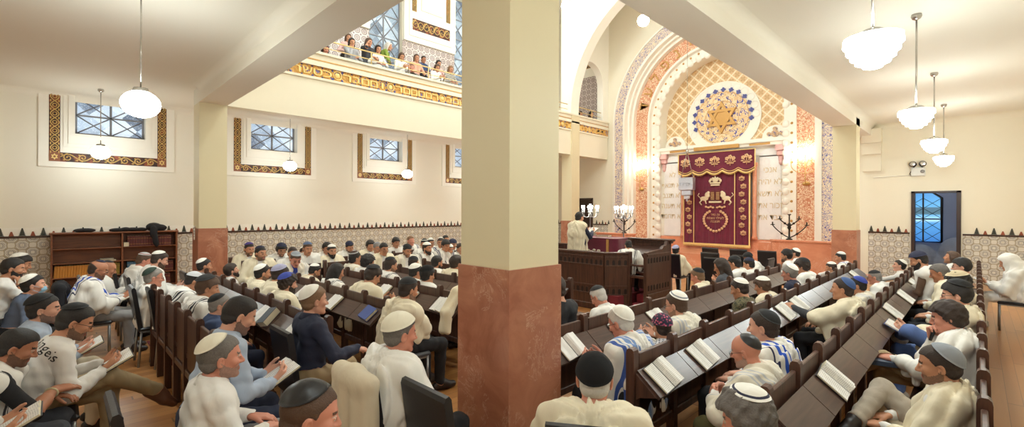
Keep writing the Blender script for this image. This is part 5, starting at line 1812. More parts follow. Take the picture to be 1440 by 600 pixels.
RES = {'hero': (.012, .0055, .0075), 'near': (.014, .007, .011), 'mid': (.017, .0095, .0095), 'far': (.022, .013, .022)}
def make_body(S, J):
    hb, hh, hhand = RES[S['res']]
    AT = arm_targets(S, J); LT = leg_targets(S, J)
    wr = {}
    for s in (1, -1):
        t = AT[s]
        el, w = ik(J['sh'][s], t[0], .285, .25, t[4])
        wr[s] = (el, w, t[1], t[2], t[3])
    J['wr'] = wr
    hip = J['hip']; g = S['girth']
    lg = {}
    for s in (1, -1):
        h0 = hip + np.array([s * .09, .01, -.005]); t = LT[s]
        kn, an = ik(h0, t[0], .43, .415, t[1])
        lg[s] = (h0, kn, an, np.array(t[2], float) / np.linalg.norm(t[2]))
    J['lg'] = lg
    # bounds
    P = [J['hc'], hip] + [wr[s][i] for s in wr for i in (0, 1)] + [lg[s][i] for s in lg for i in (1, 2)] + [J['sh'][1], J['sh'][-1]]
    P += [lg[s][2] + lg[s][3] * .2 for s in lg] + [wr[s][1] + np.array(wr[s][2]) / np.linalg.norm(wr[s][2]) * .14 for s in wr]
    P = np.array(P)
    lo = P.min(0) - .16 * max(1, g); hi = P.max(0) + .16 * max(1, g); lo[2] = max(lo[2], -.02); lo[1] = min(lo[1], -.2 * g)
    hc = J['hc']
    fine = [[(hc[i] - .135, hc[i] + .135, hh)] for i in range(3)]
    if S['res'] != 'far':
        for s in (1, -1):
            c = np.array(wr[s][1]) + np.array(wr[s][2]) / np.linalg.norm(wr[s][2]) * .07
            for i in range(3): fine[i].append((c[i] - .10, c[i] + .10, hhand))
    fd = Field(*[_axis(lo[i], hi[i], hb, fine[i]) for i in range(3)])
    sp = J['sp']; Rt = J['Rt']
    # legs first
    for s in (1, -1):
        h0, kn, an, td = lg[s]
        fd.cap(h0, kn, .088 * (.5 + .5 * g), .060, .03, PANTS)
        fd.cap(kn, an, .058, .043, .03, PANTS)
        sole = an + np.array([0, 0, -.045]) if abs(td[2]) < .3 else an + td * .03
        dn = np.array([0, 0, -1.0]) if abs(td[2]) < .3 else np.cross(np.array([1.0, 0, 0]), td) * (-1)
        heel = an + dn * .035 - td * .045; toe = an + dn * .045 + td * .165; ball = an + dn * .042 + td * .09
        tg = SHOE if s > 0 else SHOE2
        fd.cap(heel, ball, .036, .041, .02, tg); fd.cap(ball, toe, .041, .030, .02, tg); fd.cap(an, an + td * .06 + dn * .01, .043, .035, .02, tg)
    fd.cap(hip + (-.075, 0, .0), hip + (.075, 0, .0), .118 * (.4 + .6 * g), None, .05, PANTS)
    for s in (1, -1):
        a = sp(.10) + Rt @ np.array([s * .07 * g, .0, 0]); b = sp(.42) + Rt @ np.array([s * .070 * g, .012 + (.05 * (g - 1)), 0]); c = sp(.76) + Rt @ np.array([s * .085, .008, 0])
        fd.cap(a, b, .100 * g, .097 * g, .05, SHIRT); fd.cap(b, c, .097 * g, .098 * (.6 + .4 * g), .05, SHIRT)
        fd.cap(sp(.84) + Rt @ np.array([s * .04, -.012, 0]), J['sh'][s], .080, .056, .04, SHIRT)
        fd.cap(sp(.95) + Rt @ np.array([s * .025, -.014, .0]), J['sh'][s] + (-s * .03, 0, .006), .044, .046, .035, SHIRT)
        el, w, d, n, cu = wr[s]
        fd.cap(J['sh'][s], el, .052, .043, .03, SHIRT)
        short = S['sleeve'] == 'short'
        if short:
            mid = np.array(J['sh'][s]) + (el - J['sh'][s]) * .8
            fd.cap(mid, el, .044, .043, .02, SKIN)
        fd.cap(el, el + (w - el) * .5, .045, .042, .02, SKIN if short else SHIRT)
        fd.cap(el + (w - el) * .45, w, .041, .029, .02, SKIN if short else SHIRT)
        dn = np.array(d) / np.linalg.norm(d)
        if S['res'] == 'far' or (S['res'] == 'mid' and False):
            fd.cap(w, w + dn * .08, .030, .036, .015, SKIN); fd.cap(w + dn * .08, w + dn * .12 - np.array(n) * .03, .03, .024, .015, SKIN)
        else:
            hand(fd, w, d, n, -s if n[2] >= 0 or True else s, cu, scale=1.05)
    # neck and head
    R = J['hR']
    nk = hc + R @ np.array([0, -.022, -.075])
    fd.cap(sp(.93) + np.array([0, -.005, 0]), nk, .060 * (.7 + .3 * g), .054, .03, SKIN)
    q = fd.sl(hc - .15, hc + .15)
    X, Y, Z = fd.pts(q)
    px, py, pz = X - hc[0], Y - hc[1], Z - hc[2]
    LX_ = px * R[0, 0] + py * R[1, 0] + pz * R[2, 0]
    LY_ = px * R[0, 1] + py * R[1, 1] + pz * R[2, 1]
    LZ_ = px * R[0, 2] + py * R[1, 2] + pz * R[2, 2]
    hi_ = S['res'] in ('hero', 'near')
    LX_ = LX_ / HS ** 2; LY_ = LY_ / HS ** 2; LZ_ = LZ_ / HS ** 2
    fd.put(q, head_prims((LX_, LY_, LZ_), hi_, S['jaw']), .022, SKIN)
    if hi_:
        fd.put(q, d_ell(np.abs(LX_), LY_, LZ_, (.031, .0765, 0), (.0125, .0125, .0115)), .001, EYE)
        fd.put(q, d_cap(np.abs(LX_), LY_, LZ_, (.020, .0855, .0055), (.042, .080, .0035), .0056, .0048), .002, SKIN)
    V, Q, T = nets(fd)
    V, Q, T = largest_pieces(V, Q, T)
    # small face tags from head coordinates
    L = (V - hc) @ R / HS ** 2
    ax = np.abs(L[:, 0])
    face = (np.abs(L[:, 2]) < .14) & (L[:, 1] > .05) & (T == SKIN) & (ax < .08)
    T = T.copy()
    if S['hair'] != 'none':
        T[face & (L[:, 2] > .0155) & (L[:, 2] < .0265) & (ax > .012) & (ax < .048) & (L[:, 1] > .062)] = HAIR
    if S['beard'] == 'short':
        ly, lz = L[:, 1], L[:, 2]
        top = np.interp(ly, [-.02, .02, .06, .085, .13], [-.004, -.044, -.058, -.045, -.044])
        st = (T == SKIN) & (lz < top) & (lz > -.128) & (ly > -.012 - (lz + .06) * .2) & (ax < .085) & ~((ax < .020) & (lz < -.0555) & (lz > -.078) & (ly > .078)) & ~((ax < .021) & (lz > -.047) & (ly > .088))
        T[st] = STUB
    if hi_:
        T[(T == EYE) & (((ax - .031) ** 2 + (L[:, 2] + .002) ** 2) < .0072 ** 2)] = IRIS
        T[(T == EYE) & (L[:, 2] < -.0045)] = SKIN
        T[face & (L[:, 2] < -.056) & (L[:, 2] > -.0775) & (ax < .020) & (L[:, 1] > .082)] = LIP
    elif S['res'] == 'mid':
        T[face & (L[:, 2] < -.058) & (L[:, 2] > -.074) & (ax < .019) & (L[:, 1] > .07)] = LIP
        T[face & (L[:, 2] > -.006) & (L[:, 2] < .006) & (ax > .020) & (ax < .042) & (L[:, 1] > .055)] = IRIS
    # collar line: skin of the neck begins above the shirt
    return V, Q, T

def shell(V, Q, T, tags, off, rng, fold=.0, trim=None):
    """clothing: the tagged faces of the body lifted off it, with soft creases"""
    m = np.isin(T, tags)
    if trim is not None: m &= trim
    fq = Q[m[Q].sum(1) >= 3]
    if len(fq) == 0: return None
    used = np.unique(fq); mp = np.full(len(V), -1, np.int32); mp[used] = np.arange(len(used))
    N = normals(V, Q)
    P = V[used].copy(); n = N[used]
    q2 = mp[fq]
    # smooth the rim
    e = np.concatenate([np.sort(q2[:, [i, (i + 1) % 4]], 1) for i in range(4)])
    u, c = np.unique(e, axis=0, return_counts=True)
    be = u[c == 1]
    isb = np.zeros(len(P), bool); isb[be.ravel()] = True
    for _ in range(5):
        acc = np.zeros_like(P); k = np.zeros(len(P))
        for a, b in ((0, 1), (1, 0)):
            np.add.at(acc, be[:, a], P[be[:, b]]); np.add.at(k, be[:, a], 1)
        ok = isb & (k > 0)
        P[ok] = P[ok] * .4 + .6 * acc[ok] / k[ok][:, None]
    f = creases(P, rng) * fold
    P = P + n * (off + np.maximum(f, -off * .6))[:, None]
    return P, q2

def add_collar(r, J):
    """turned-down shirt collar round the neck"""
    V, Q = r
    a = J['sp'](.95) + np.array([0, -.004, 0]); b = J['hc'] + (J['hR'] / HS) @ np.array([0, -.024, -.078])
    ax = (b - a) / np.linalg.norm(b - a); e1 = np.array([1.0, 0, 0]); e2 = np.cross(ax, e1)
    n = 26; P = []
    for (rad, h) in ((.061, .050), (.066, .056), (.073, .045), (.088, .004), (.084, .0), (.064, .02)):
        for i in range(n):
            th = 2 * PI * (i + .5) / n
            fr = max(0, -math.sin(th) if e2[1] < 0 else math.sin(th))
            P.append(a + (e1 * math.cos(th) + e2 * math.sin(th)) * (rad + (.006 * fr if h > .03 else .012 * fr)) + ax * (h - .022 * fr ** 3))
    base = len(V); m = 6
    q = [[base + j * n + i, base + j * n + (i + 1) % n, base + ((j + 1) % m) * n + (i + 1) % n, base + ((j + 1) % m) * n + i] for j in range(m) for i in range(n)]
    return np.concatenate([V, np.array(P, np.float32)]), np.concatenate([Q, np.array(q, np.int32)])

def creases(P, rng):
    x, y, z = P[:, 0], P[:, 1], P[:, 2]
    a, b, c, d = rng.uniform(0, 6.28, 4)
    w1 = np.sin(31 * z + 17 * x + 9 * np.sin(11 * y + a) + b)
    w2 = np.sin(38 * x - 21 * y + 7 * np.sin(13 * z + c) + d)
    w3 = np.sin(55 * z + 30 * y - 18 * x + 4 * np.sin(19 * x + a))
    return .5 * w1 + .35 * w2 + .25 * w3

def make_hair(S):
    """hair in head coordinates"""
    h = {'hero': .006, 'near': .0075, 'mid': .010, 'far': .014}[S['res']]
    st = S['hair']
    if st in ('none', 'bald'): return None
    rng = np.random.RandomState(abs(hash(st)) % 1000 if False else sum(map(ord, st)))
    long_ = st in ('long', 'longup')
    lo = np.array([-.15, -.18, -.30 if long_ else -.14]); hi = np.array([.15, .15, .17])
    fd = Field(*[np.arange(lo[i], hi[i], h, dtype=np.float32) for i in range(3)])
    X, Y, Z = fd.ax[:, None, None], fd.ay[None, :, None], fd.az[None, None, :]
    t = {'short': .009, 'buzz': .004, 'fringe': .006, 'curly': .024, 'mop': .02, 'wavy': .018, 'long': .016, 'thick': .018, 'balding': .006}.get(st, .011)
    amp = {'curly': .010, 'mop': .007, 'wavy': .006, 'buzz': .0005, 'long': .004, 'thick': .0045}.get(st, .0028)
    sd = .55 if st in ('short', 'balding') else 1.0
    d = d_ell(X, Y, Z, (0, -.012, .028), (.076 + t * sd, .097 + t, .088 + t * (1.25 if st != 'buzz' else 1)))
    d2 = d_ell(X, Y, Z, (0, -.03, -.03), (.066 + t * .7, .068 + t * .7, .06))
    d = np.minimum(d, d2)
    fr = 60 if st in ('curly', 'mop') else 34
    nz = np.sin(X * fr + 1.7 * np.sin(Z * fr * .7)) * np.sin(Y * fr * 1.1 + 2) * np.sin(Z * fr * .9 + X * 13 + 1)
    nz = nz + .5 * np.sin(X * fr * 2.1 + Y * 40) * np.sin(Z * fr * 1.7 + Y * fr)
    d = d - amp * nz
    # face opening: front limit of the hair as a function of height
    zz = fd.az
    fore = {'fringe': .02, 'balding': -.02}.get(st, .072)
    yb = np.interp(zz, [-.14, -.075, -.045, -.02, .03, .062, .078, .12], [-.07, -.055, -.03, .004, .024, .045, .12, .2]).astype(np.float32)
    if st in ('mop', 'curly', 'wavy', 'thick'): yb = np.interp(zz, [-.14, -.075, -.045, -.02, .03, .052, .066, .12], [-.06, -.05, -.02, .012, .03, .052, .14, .2]).astype(np.float32)
    if st == 'fringe': yb = np.interp(zz, [-.14, -.075, -.045, -.02, .02, .05, .075, .12], [-.07, -.055, -.03, .0, -.01, -.06, -.13, -.2]).astype(np.float32)
    if st == 'balding': yb = np.interp(zz, [-.14, -.075, -.045, -.02, .03, .06, .085, .12], [-.07, -.055, -.03, .004, .018, .01, .0, -.02]).astype(np.float32)
    if long_: yb = np.interp(zz, [-.3, -.1, -.045, .0, .04, .07, .085, .12], [-.0, .0, .012, .026, .035, .05, .13, .2]).astype(np.float32)
    cutd = Y - yb[None, None, :] + .006 * np.sin(X * 120 + Z * 60) * np.sin(Z * 95 + X * 30)
    low = -.098 if not long_ else -.5
    d = np.maximum(d, cutd * .8)
    d = np.maximum(d, low - Z)
    if long_:
        e = np.minimum(d_cap(np.abs(X), Y, Z, (.066, -.02, .0), (.088, .01, -.22), .035, .026), d_cap(X, Y, Z, (0, -.07, -.02), (0, -.085, -.24), .065, .05))
        e = e - .004 * nz
        k = .03; h_ = np.maximum(k - np.abs(d - e), 0) / k
        d = np.minimum(d, e) - h_ * h_ * k * .25
        d = np.maximum(d, Y - yb[None, None, :])
    # ears stay clear of short hair
    if not long_ and st not in ('mop', 'curly'):
        e = d_ell(np.abs(X), Y, Z, (.084, -.004, -.016), (.022, .021, .034))
        d = np.maximum(d, -e)
    fd.F[:] = d
    V, Q, T = nets(fd)
    if len(V) == 0: return None
    V, Q, T = largest_pieces(V, Q, T, .05)
    return V, Q

def make_beard(S):
    h = {'hero': .006, 'near': .0075, 'mid': .010, 'far': .013}[S['res']]
    full = S['beard'] == 'full'; t = .008 if full else .0035
    lo = np.array([-.10, -.06, -.17]); hi = np.array([.10, .13, .03])
    fd = Field(*[np.arange(lo[i], hi[i], h, dtype=np.float32) for i in range(3)])
    X, Y, Z = np.meshgrid(fd.ax, fd.ay, fd.az, indexing='ij')
    d = head_prims((X, Y, Z), False, S['jaw']) - t
    if full:
        d = np.minimum(d, d_ell(X, Y, Z, (0, .064, -.112), (.038, .030, .030)))
    d = d - .0025 * np.sin(X * 130 + Z * 40) * np.sin(Y * 110 + Z * 90)
    # region: below a line from the ear to under the nose
    top = np.interp(Y, [-.02, .02, .06, .085, .13], [.004, -.03, -.052, -.046, -.046])
    d = np.maximum(d, (Z - top) * .9)
    d = np.maximum(d, -.006 - Y * 1.0 - np.maximum(0, -.075 - Z) * -1.2)
    mouth = d_ell(X, Y, Z, (0, .10, -.068), (.021, .03, .0105))
    d = np.maximum(d, -mouth)
    nose = d_ell(X, Y, Z, (0, .105, -.032), (.020, .03, .0165))
    d = np.maximum(d, -nose)
    fd.F[:] = d
    V, Q, T = nets(fd)
    if len(V) == 0: return None
    V, Q, T = largest_pieces(V, Q, T, .1)
    return V, Q

def make_kippah(t, tilt, size, deep=1.0, flat=False):
    """skull cap seated on the crown, in head coordinates"""
    c = np.array([0, -.012, .028]); r = np.array([.076, .097, .088]) + t
    R = rotx(tilt)
    nu, nv = 28, 8
    V = []; 
    for lay in (1, 0):
        for j in range(nv + 1):
            ph = size * j / nv
            for i in range(nu):
                th = 2 * PI * i / nu
                d = R @ np.array([math.sin(ph) * math.cos(th), math.sin(ph) * math.sin(th), math.cos(ph)])
                k = 1 / np.linalg.norm(d / r)
                lift = (.0045 if lay else .0) + (.004 * deep * (1 - (j / nv) ** 2) if lay else 0) + (.0015 * math.sin(6 * th) * (j / nv) if lay else 0)
                V.append(c + d * (k + lift))
    m = (nv + 1) * nu
    Q = []; mi = []
    for lay in (0, 1):
        for j in range(nv):
            for i in range(nu):
                i2 = (i + 1) % nu
                q = [lay * m + j * nu + i, lay * m + j * nu + i2, lay * m + (j + 1) * nu + i2, lay * m + (j + 1) * nu + i]
                Q.append(q if lay else q[::-1]); mi.append(1 if j in (nv - 2,) else 0)
    for i in range(nu):
        i2 = (i + 1) % nu
        Q.append([nv * nu + i, nv * nu + i2, m + nv * nu + i2, m + nv * nu + i]); mi.append(0)
    return np.array(V, np.float32), np.array(Q, np.int32), np.array(mi)

def make_tallit(S, J):
    """prayer shawl: thick cloth over back, shoulders and arms with a rolled collar and hanging fronts"""
    h = {'hero': .012, 'near': .014, 'mid': .018, 'far': .024}[S['res']]
    sp = J['sp']; Rt = J['Rt']; sh = J['sh']; g = S['girth']; wr = J['wr']
    hz = J['hip'][2]
    st = S['legs'] == 'stand'
    bot = (.5 if st else hz - .06)
    lo = np.array([-.42, -.36, bot - .03]); hi = np.array([.42, J['nb'][1] + .42, J['nb'][2] + .16])
    if S['hood']: hi[2] = J['hc'][2] + .22
    fd = Field(*[np.arange(lo[i], hi[i], h, dtype=np.float32) for i in range(3)])
    o = .024
    bk = np.array([0, -.030, 0])
    for s in (1, -1):
        a = sp(.0) + Rt @ np.array([s * .095 * g, -.03, -.03]) + bk; b = sp(.45) + Rt @ np.array([s * .085 * g, -.005, 0]) + bk; c = sp(.80) + Rt @ np.array([s * .085, 0, 0]) + bk * .9
        if st: a = np.array([s * .10, -.05, bot + .1])
        fd.cap(a, b, .112 * g, .100 * g + o, .05); fd.cap(b, c, .100 * g + o, .098 + o * .8, .05)
        el, w = wr[s][0], wr[s][1]
        S0 = np.array(sh[s])
        fd.cap(sp(.93) + Rt @ np.array([s * .035, -.03, .004]), S0 + (0, -.01, .0), .062, .054 + o, .04)
        if s != S.get('bare', 0):
            fd.cap(S0 + (0, -.005, .0), S0 + (el - S0) * .95, .054 + o, .054 + o, .04)
            # cloth hanging below the upper arm, a free sheet
            for q in (.35, .6, .85):
                p = S0 + (el - S0) * q
                e = p + np.array([-s * .01, -.05 - .03 * q, -.16 - .06 * q]); e[2] = max(e[2], hz - .02)
                fd.cap(p, e, .040, .022, .04)
            if wr[s][1][2] < J['nb'][2] - .15:
                fd.cap(el, el + (w - el) * .6, .060, .058, .03)
                p = el + (w - el) * .3; fd.cap(p, p + np.array([0, -.01, -.12]), .034, .02, .035)
        # rolled edge: behind the neck, over the collarbone and down the front
        n0 = J['nb'] + Rt @ np.array([0, -.074, .012]); n1 = J['nb'] + Rt @ np.array([s * .070, -.03, .006]); n2 = J['nb'] + Rt @ np.array([s * .090, .060, -.07])
        n3 = sp(.52) + Rt @ np.array([s * .105, .115 * g, 0]); n4 = sp(.16) + Rt @ np.array([s * .12, .14 * g, 0])
        n5 = np.array([s * .15, .26, hz + .055]) if not st else np.array([s * .13, .12, bot + .05])
        fd.cap(n0, n1, .030, .030, .02); fd.cap(n1, n2, .030, .031, .02); fd.cap(n2, n3, .033, .040, .02); fd.cap(n3, n4, .040, .042, .02); fd.cap(n4, n5, .040, .032, .02)
        fd.cap(n2 + (s * .02, -.03, 0), n3 + (s * .03, -.04, 0), .04, .05, .04); fd.cap(n3 + (s * .03, -.04, 0), n4 + (s * .03, -.03, 0), .05, .05, .04)
    # free the neck and head
    if S['hood']:
        R = J['hR']; hc = J['hc']
        q = fd.sl(hc - .2, hc + .2)
        X, Y, Z = fd.pts(q)
        px, py, pz = X - hc[0], Y - hc[1], Z - hc[2]
        lx = (px * R[0, 0] + py * R[1, 0] + pz * R[2, 0]) / HS ** 2; ly = (px * R[0, 1] + py * R[1, 1] + pz * R[2, 1]) / HS ** 2; lz = (px * R[0, 2] + py * R[1, 2] + pz * R[2, 2]) / HS ** 2
        d = np.minimum(d_ell(lx, ly, lz, (0, -.02, .025), (.105, .125, .118)), d_cap(lx, ly, lz, (0, -.04, -.02), (0, -.09, -.2), .11, .15))
        fd.put(q, d, .05, 0)
        fd.put(q, d_cap(lx, ly, lz, (0, .1, .01), (0, .2, -.12), .085, .1), .02, 0, True)
    else:
        fd.cap(J['nb'] + (0, -.01, .02), J['hc'] + (0, .0, .05), .058, .09, .015, 0, True)
    # soft hanging folds
    X, Y, Z = fd.ax[:, None, None], fd.ay[None, :, None], fd.az[None, None, :]
    ph = S.get('seed', 1) * 1.7
    ang = np.arctan2(X, Y + .10)
    def ridge(u): return 1 - 2 * np.abs(np.sin(u)) ** .7
    f = .011 * ridge(ang * 7 + 1.3 * np.sin(Z * 6 + ph) + ph) + .006 * np.sin(ang * 21 - 3 * np.sin(Z * 8 + ph * 2)) + .006 * np.sin(X * 34 + Z * 22 + ph) * np.sin(Y * 26 - Z * 18)
    fd.F += f.astype(np.float32)
    if not st:
        fd.F[:] = np.maximum(fd.F, (hz - .095) - Z)
    else:
        fd.F[:] = np.maximum(fd.F, bot - Z)
    V, Q, T = nets(fd)
    V, Q, T = largest_pieces(V, Q, T, .05)
    return V, Q

# materials for people -------------------------------------------------------
def skin_mat(name, c):
    def fn(t):
        nz = t.noise(t.vec(), 26, 3)
        n2 = t.noise(t.vec(), 9, 2)
        a = c; b = (c[0] * .9, c[1] * .78, c[2] * .74, 1)
        t.fin(t.mix(t.mul(t.add(nz, n2), .5), a, b), .5)
        t.b.inputs['Subsurface Weight'].default_value = .08
        t.b.inputs['Subsurface Radius'].default_value = (.01, .004, .002)
    return mat(name, fn)
def stubble(sk, hc):
    a = {'fair': (222, 170, 146), 'pink': (214, 150, 128), 'olive': (202, 148, 116), 'tan': (184, 128, 98), 'dark': (140, 92, 70)}[sk]
    b = {'black': (34, 28, 28), 'dark': (52, 40, 34), 'brown': (84, 60, 46), 'light': (130, 98, 70), 'grey': (140, 132, 128), 'salt': (104, 96, 92), 'white': (205, 200, 194)}[hc]
    q = tuple(x * .5 + y * .5 for x, y in zip(a, b))
    def fn(t):
        n = t.noise(t.vec(), 160, 2)
        t.fin(t.mix(n, rgb(*[x * .8 for x in q]), rgb(*[min(255, x * 1.2) for x in q])), .6)
    return mat('stubble_%s_%s' % (sk, hc), fn)
SK = {'fair': skin_mat('fair_skin', rgb(222, 170, 146)), 'pink': skin_mat('ruddy_skin', rgb(214, 150, 128)), 'olive': skin_mat('olive_skin', rgb(202, 148, 116)), 'tan': skin_mat('tan_skin', rgb(184, 128, 98)), 'dark': skin_mat('brown_skin', rgb(140, 92, 70))}
def hair_mat(name, c, c2):
    def fn(t):
        n = t.noise(t.vec(scale=(240, 70, 90)), 1, 4, .65, 1.0)
        t.fin(t.mix(n, c, c2), .55)
        t.bump(n, .9, .005)
    return mat(name, fn)
HM = {'black': hair_mat('black_hair', rgb(22, 18, 18), rgb(44, 36, 34)), 'dark': hair_mat('dark_brown_hair', rgb(36, 26, 22), rgb(66, 48, 40)), 'brown': hair_mat('brown_hair', rgb(64, 44, 34), rgb(104, 76, 58)),
      'light': hair_mat('light_brown_hair', rgb(110, 80, 56), rgb(150, 114, 84)), 'grey': hair_mat('grey_hair', rgb(110, 104, 100), rgb(168, 160, 154)), 'salt': hair_mat('salt_and_pepper_hair', rgb(70, 64, 62), rgb(136, 128, 122)),
      'white': hair_mat('white_hair', rgb(190, 184, 178), rgb(228, 222, 216))}
eye_w = plain('eye_white', rgb(188, 170, 156), .6); iris = plain('dark_iris', rgb(44, 30, 24), .2); lipm = plain('lips', rgb(184, 112, 100), .45)
def cloth(name, c, rough=.85, var=.05):
    def fn(t):
        v = t.vec()
        n = t.noise(v, 7, 3); w = t.noise(v, 160, 2)
        t.fin(t.mix(n, tuple(x * (1 - var) for x in c[:3]) + (1,), tuple(min(1, x * (1 + var)) for x in c[:3]) + (1,)), rough)
        fo = t.noise(t.vec(scale=(9, 9, 5)), 1, 2, .4, 1.4)
        t.bump(t.add(t.mul(w, .04), fo), .35, .016)
    return mat(name, fn)
CL = {}
def C(name, r, g, b, **k):
    CL[name] = cloth(name + '_cloth', rgb(r, g, b), **k)
for nm, c in dict(white=(232, 228, 224), offwhite=(226, 220, 208), cream=(232, 220, 194), paleblue=(176, 190, 212), navy=(40, 44, 66), black=(30, 29, 33), charcoal=(62, 62, 68), grey=(142, 140, 140), denim=(60, 76, 112),
                  jeans=(92, 116, 172), darkjeans=(42, 48, 70), khaki=(164, 142, 108), beige=(196, 178, 150), stone=(160, 148, 134), green=(132, 152, 62), olive=(92, 86, 52), brown=(92, 66, 50), peach=(222, 170, 146), tan=(176, 140, 104), pinkish=(214, 176, 170), lavender=(164, 160, 190), silver=(170, 170, 176), royal=(50, 64, 150), darkgreen=(44, 58, 48), greyblue=(92, 104, 128), rust=(132, 74, 54), darkgrey=(74, 76, 84)).items():
    C(nm, *c)
def camo(t):
    n = t.noise(t.vec(), 22, 2, .5, .5)
    t.fin(t.ramp(n, [(.38, rgb(44, 46, 36)), (.48, rgb(86, 82, 56)), (.58, rgb(116, 104, 76)), (.66, rgb(60, 54, 44))]), .85)
CL['camo'] = mat('camouflage_cloth', camo)
def checker(t):
    x, y, z = t.coord()
    a = t.gt(t.m('SINE', t.mul(t.add(x, z), 190.0)), 0.0); b = t.gt(t.m('SINE', t.mul(t.sub(z, y), 190.0)), 0.0)
    t.fin(t.mix(t.m('MULTIPLY', a, b), rgb(212, 212, 218), rgb(40, 46, 80)), .85)
CL['print'] = mat('navy_print_cloth', checker)
def floral(t):
    w = t.n('ShaderNodeTexVoronoi'); t.put(w.inputs['Vector'], t.vec()); w.inputs['Scale'].default_value = 42
    c = t.ramp(w.outputs['Distance'], [(.1, rgb(224, 190, 120)), (.2, rgb(206, 76, 120)), (.42, rgb(120, 46, 84)), (.52, rgb(28, 30, 56))])
    t.fin(c, .7)
CL['floral'] = mat('floral_cap_cloth', floral)
CL['stripes'] = mat('black_white_striped_knit', lambda t: t.fin(t.mix(t.gt(t.m('SINE', t.mul(t.coord()[2], 150.0)), 0.0), rgb(220, 214, 204), rgb(36, 34, 36)), .9))
def tallit_mat(name, base, bands):
    """bands: list of (|x| centre, half width, colour) running along the hanging ends of the shawl"""
    def fn(t):
        x, y, z = t.coord()
        n = t.noise(t.vec(), 6, 3)
        c = t.mix(n, tuple(v * .96 for v in base[:3]) + (1,), base)
        w = t.add(t.ab(x), t.mul(t.m('SINE', t.add(t.mul(z, 9.0), t.mul(y, 6.0))), .008))
        for (p, hw, col) in bands:
            c = t.mix(t.band(w, p, hw), c, col)
        t.fin(c, .85)
        fo = t.noise(t.vec(scale=(10, 10, 3.5)), 1, 2, .4, 1.2)
        t.bump(t.add(t.mul(t.noise(t.vec(), 170, 2), .03), fo), .4, .02)
    return mat(name, fn)
wh = rgb(238, 234, 228); crm = rgb(236, 224, 198); ow = rgb(232, 224, 208)
BLU = rgb(70, 96, 170); NAV = rgb(44, 46, 84); BLK = rgb(56, 54, 62); SIL = rgb(196, 196, 200); LBL = rgb(128, 156, 206); GLD = rgb(214, 196, 156)
TM = {'cream': tallit_mat('cream_shawl', crm, []), 'white': tallit_mat('white_shawl', wh, []), 'ivory': tallit_mat('ivory_shawl', ow, [(.21, .006, GLD), (.235, .004, GLD)]),
      'blue': tallit_mat('blue_striped_shawl', wh, [(.13, .012, BLU), (.17, .005, BLU), (.205, .014, LBL)]), 'navy': tallit_mat('navy_striped_shawl', wh, [(.15, .006, NAV), (.18, .012, NAV), (.21, .006, NAV)]),
      'black': tallit_mat('black_striped_shawl', wh, [(.16, .004, BLK), (.18, .008, BLK), (.205, .004, BLK)]), 'silver': tallit_mat('silver_striped_shawl', ow, [(.15, .006, SIL), (.18, .010, SIL), (.21, .006, SIL)]),
      'lightblue': tallit_mat('light_blue_striped_shawl', wh, [(.10, .010, LBL), (.135, .018, LBL), (.18, .006, LBL), (.21, .012, BLU)]), 'royal': tallit_mat('royal_striped_shawl', wh, [(.095, .010, rgb(40, 84, 190)), (.15, .014, rgb(40, 84, 190)), (.20, .006, NAV)])}
KM = {}
for nm, c in dict(black=(26, 25, 28), blacksatin=(34, 32, 34), blackvelvet=(16, 15, 18), white=(240, 236, 228), cream=(232, 224, 204), grey=(142, 146, 154), silver=(176, 178, 180), blue=(46, 66, 140), royal=(54, 70, 160), purple=(76, 58, 130), navy=(36, 38, 64), lavender=(160, 158, 186), steel=(60, 88, 140), brown=(70, 50, 42), green=(38, 56, 46), lightgrey=(196, 196, 200), beige=(208, 190, 156)).items():
    KM[nm] = cloth(nm + '_cap', rgb(*c), .45 if nm == 'blacksatin' else (.95 if nm == 'blackvelvet' else .75))
KM['floral'] = CL['floral']
shoe_m = plain('dark_shoe', rgb(44, 34, 32), .4); shoe_b = plain('brown_shoe', rgb(104, 66, 46), .5); shoe_w = plain('pale_shoe', rgb(196, 188, 178), .6)
SHM = {'dark': shoe_m, 'brown': shoe_b, 'pale': shoe_w}
glm = plain('spectacle_frame', rgb(40, 32, 30), .3)

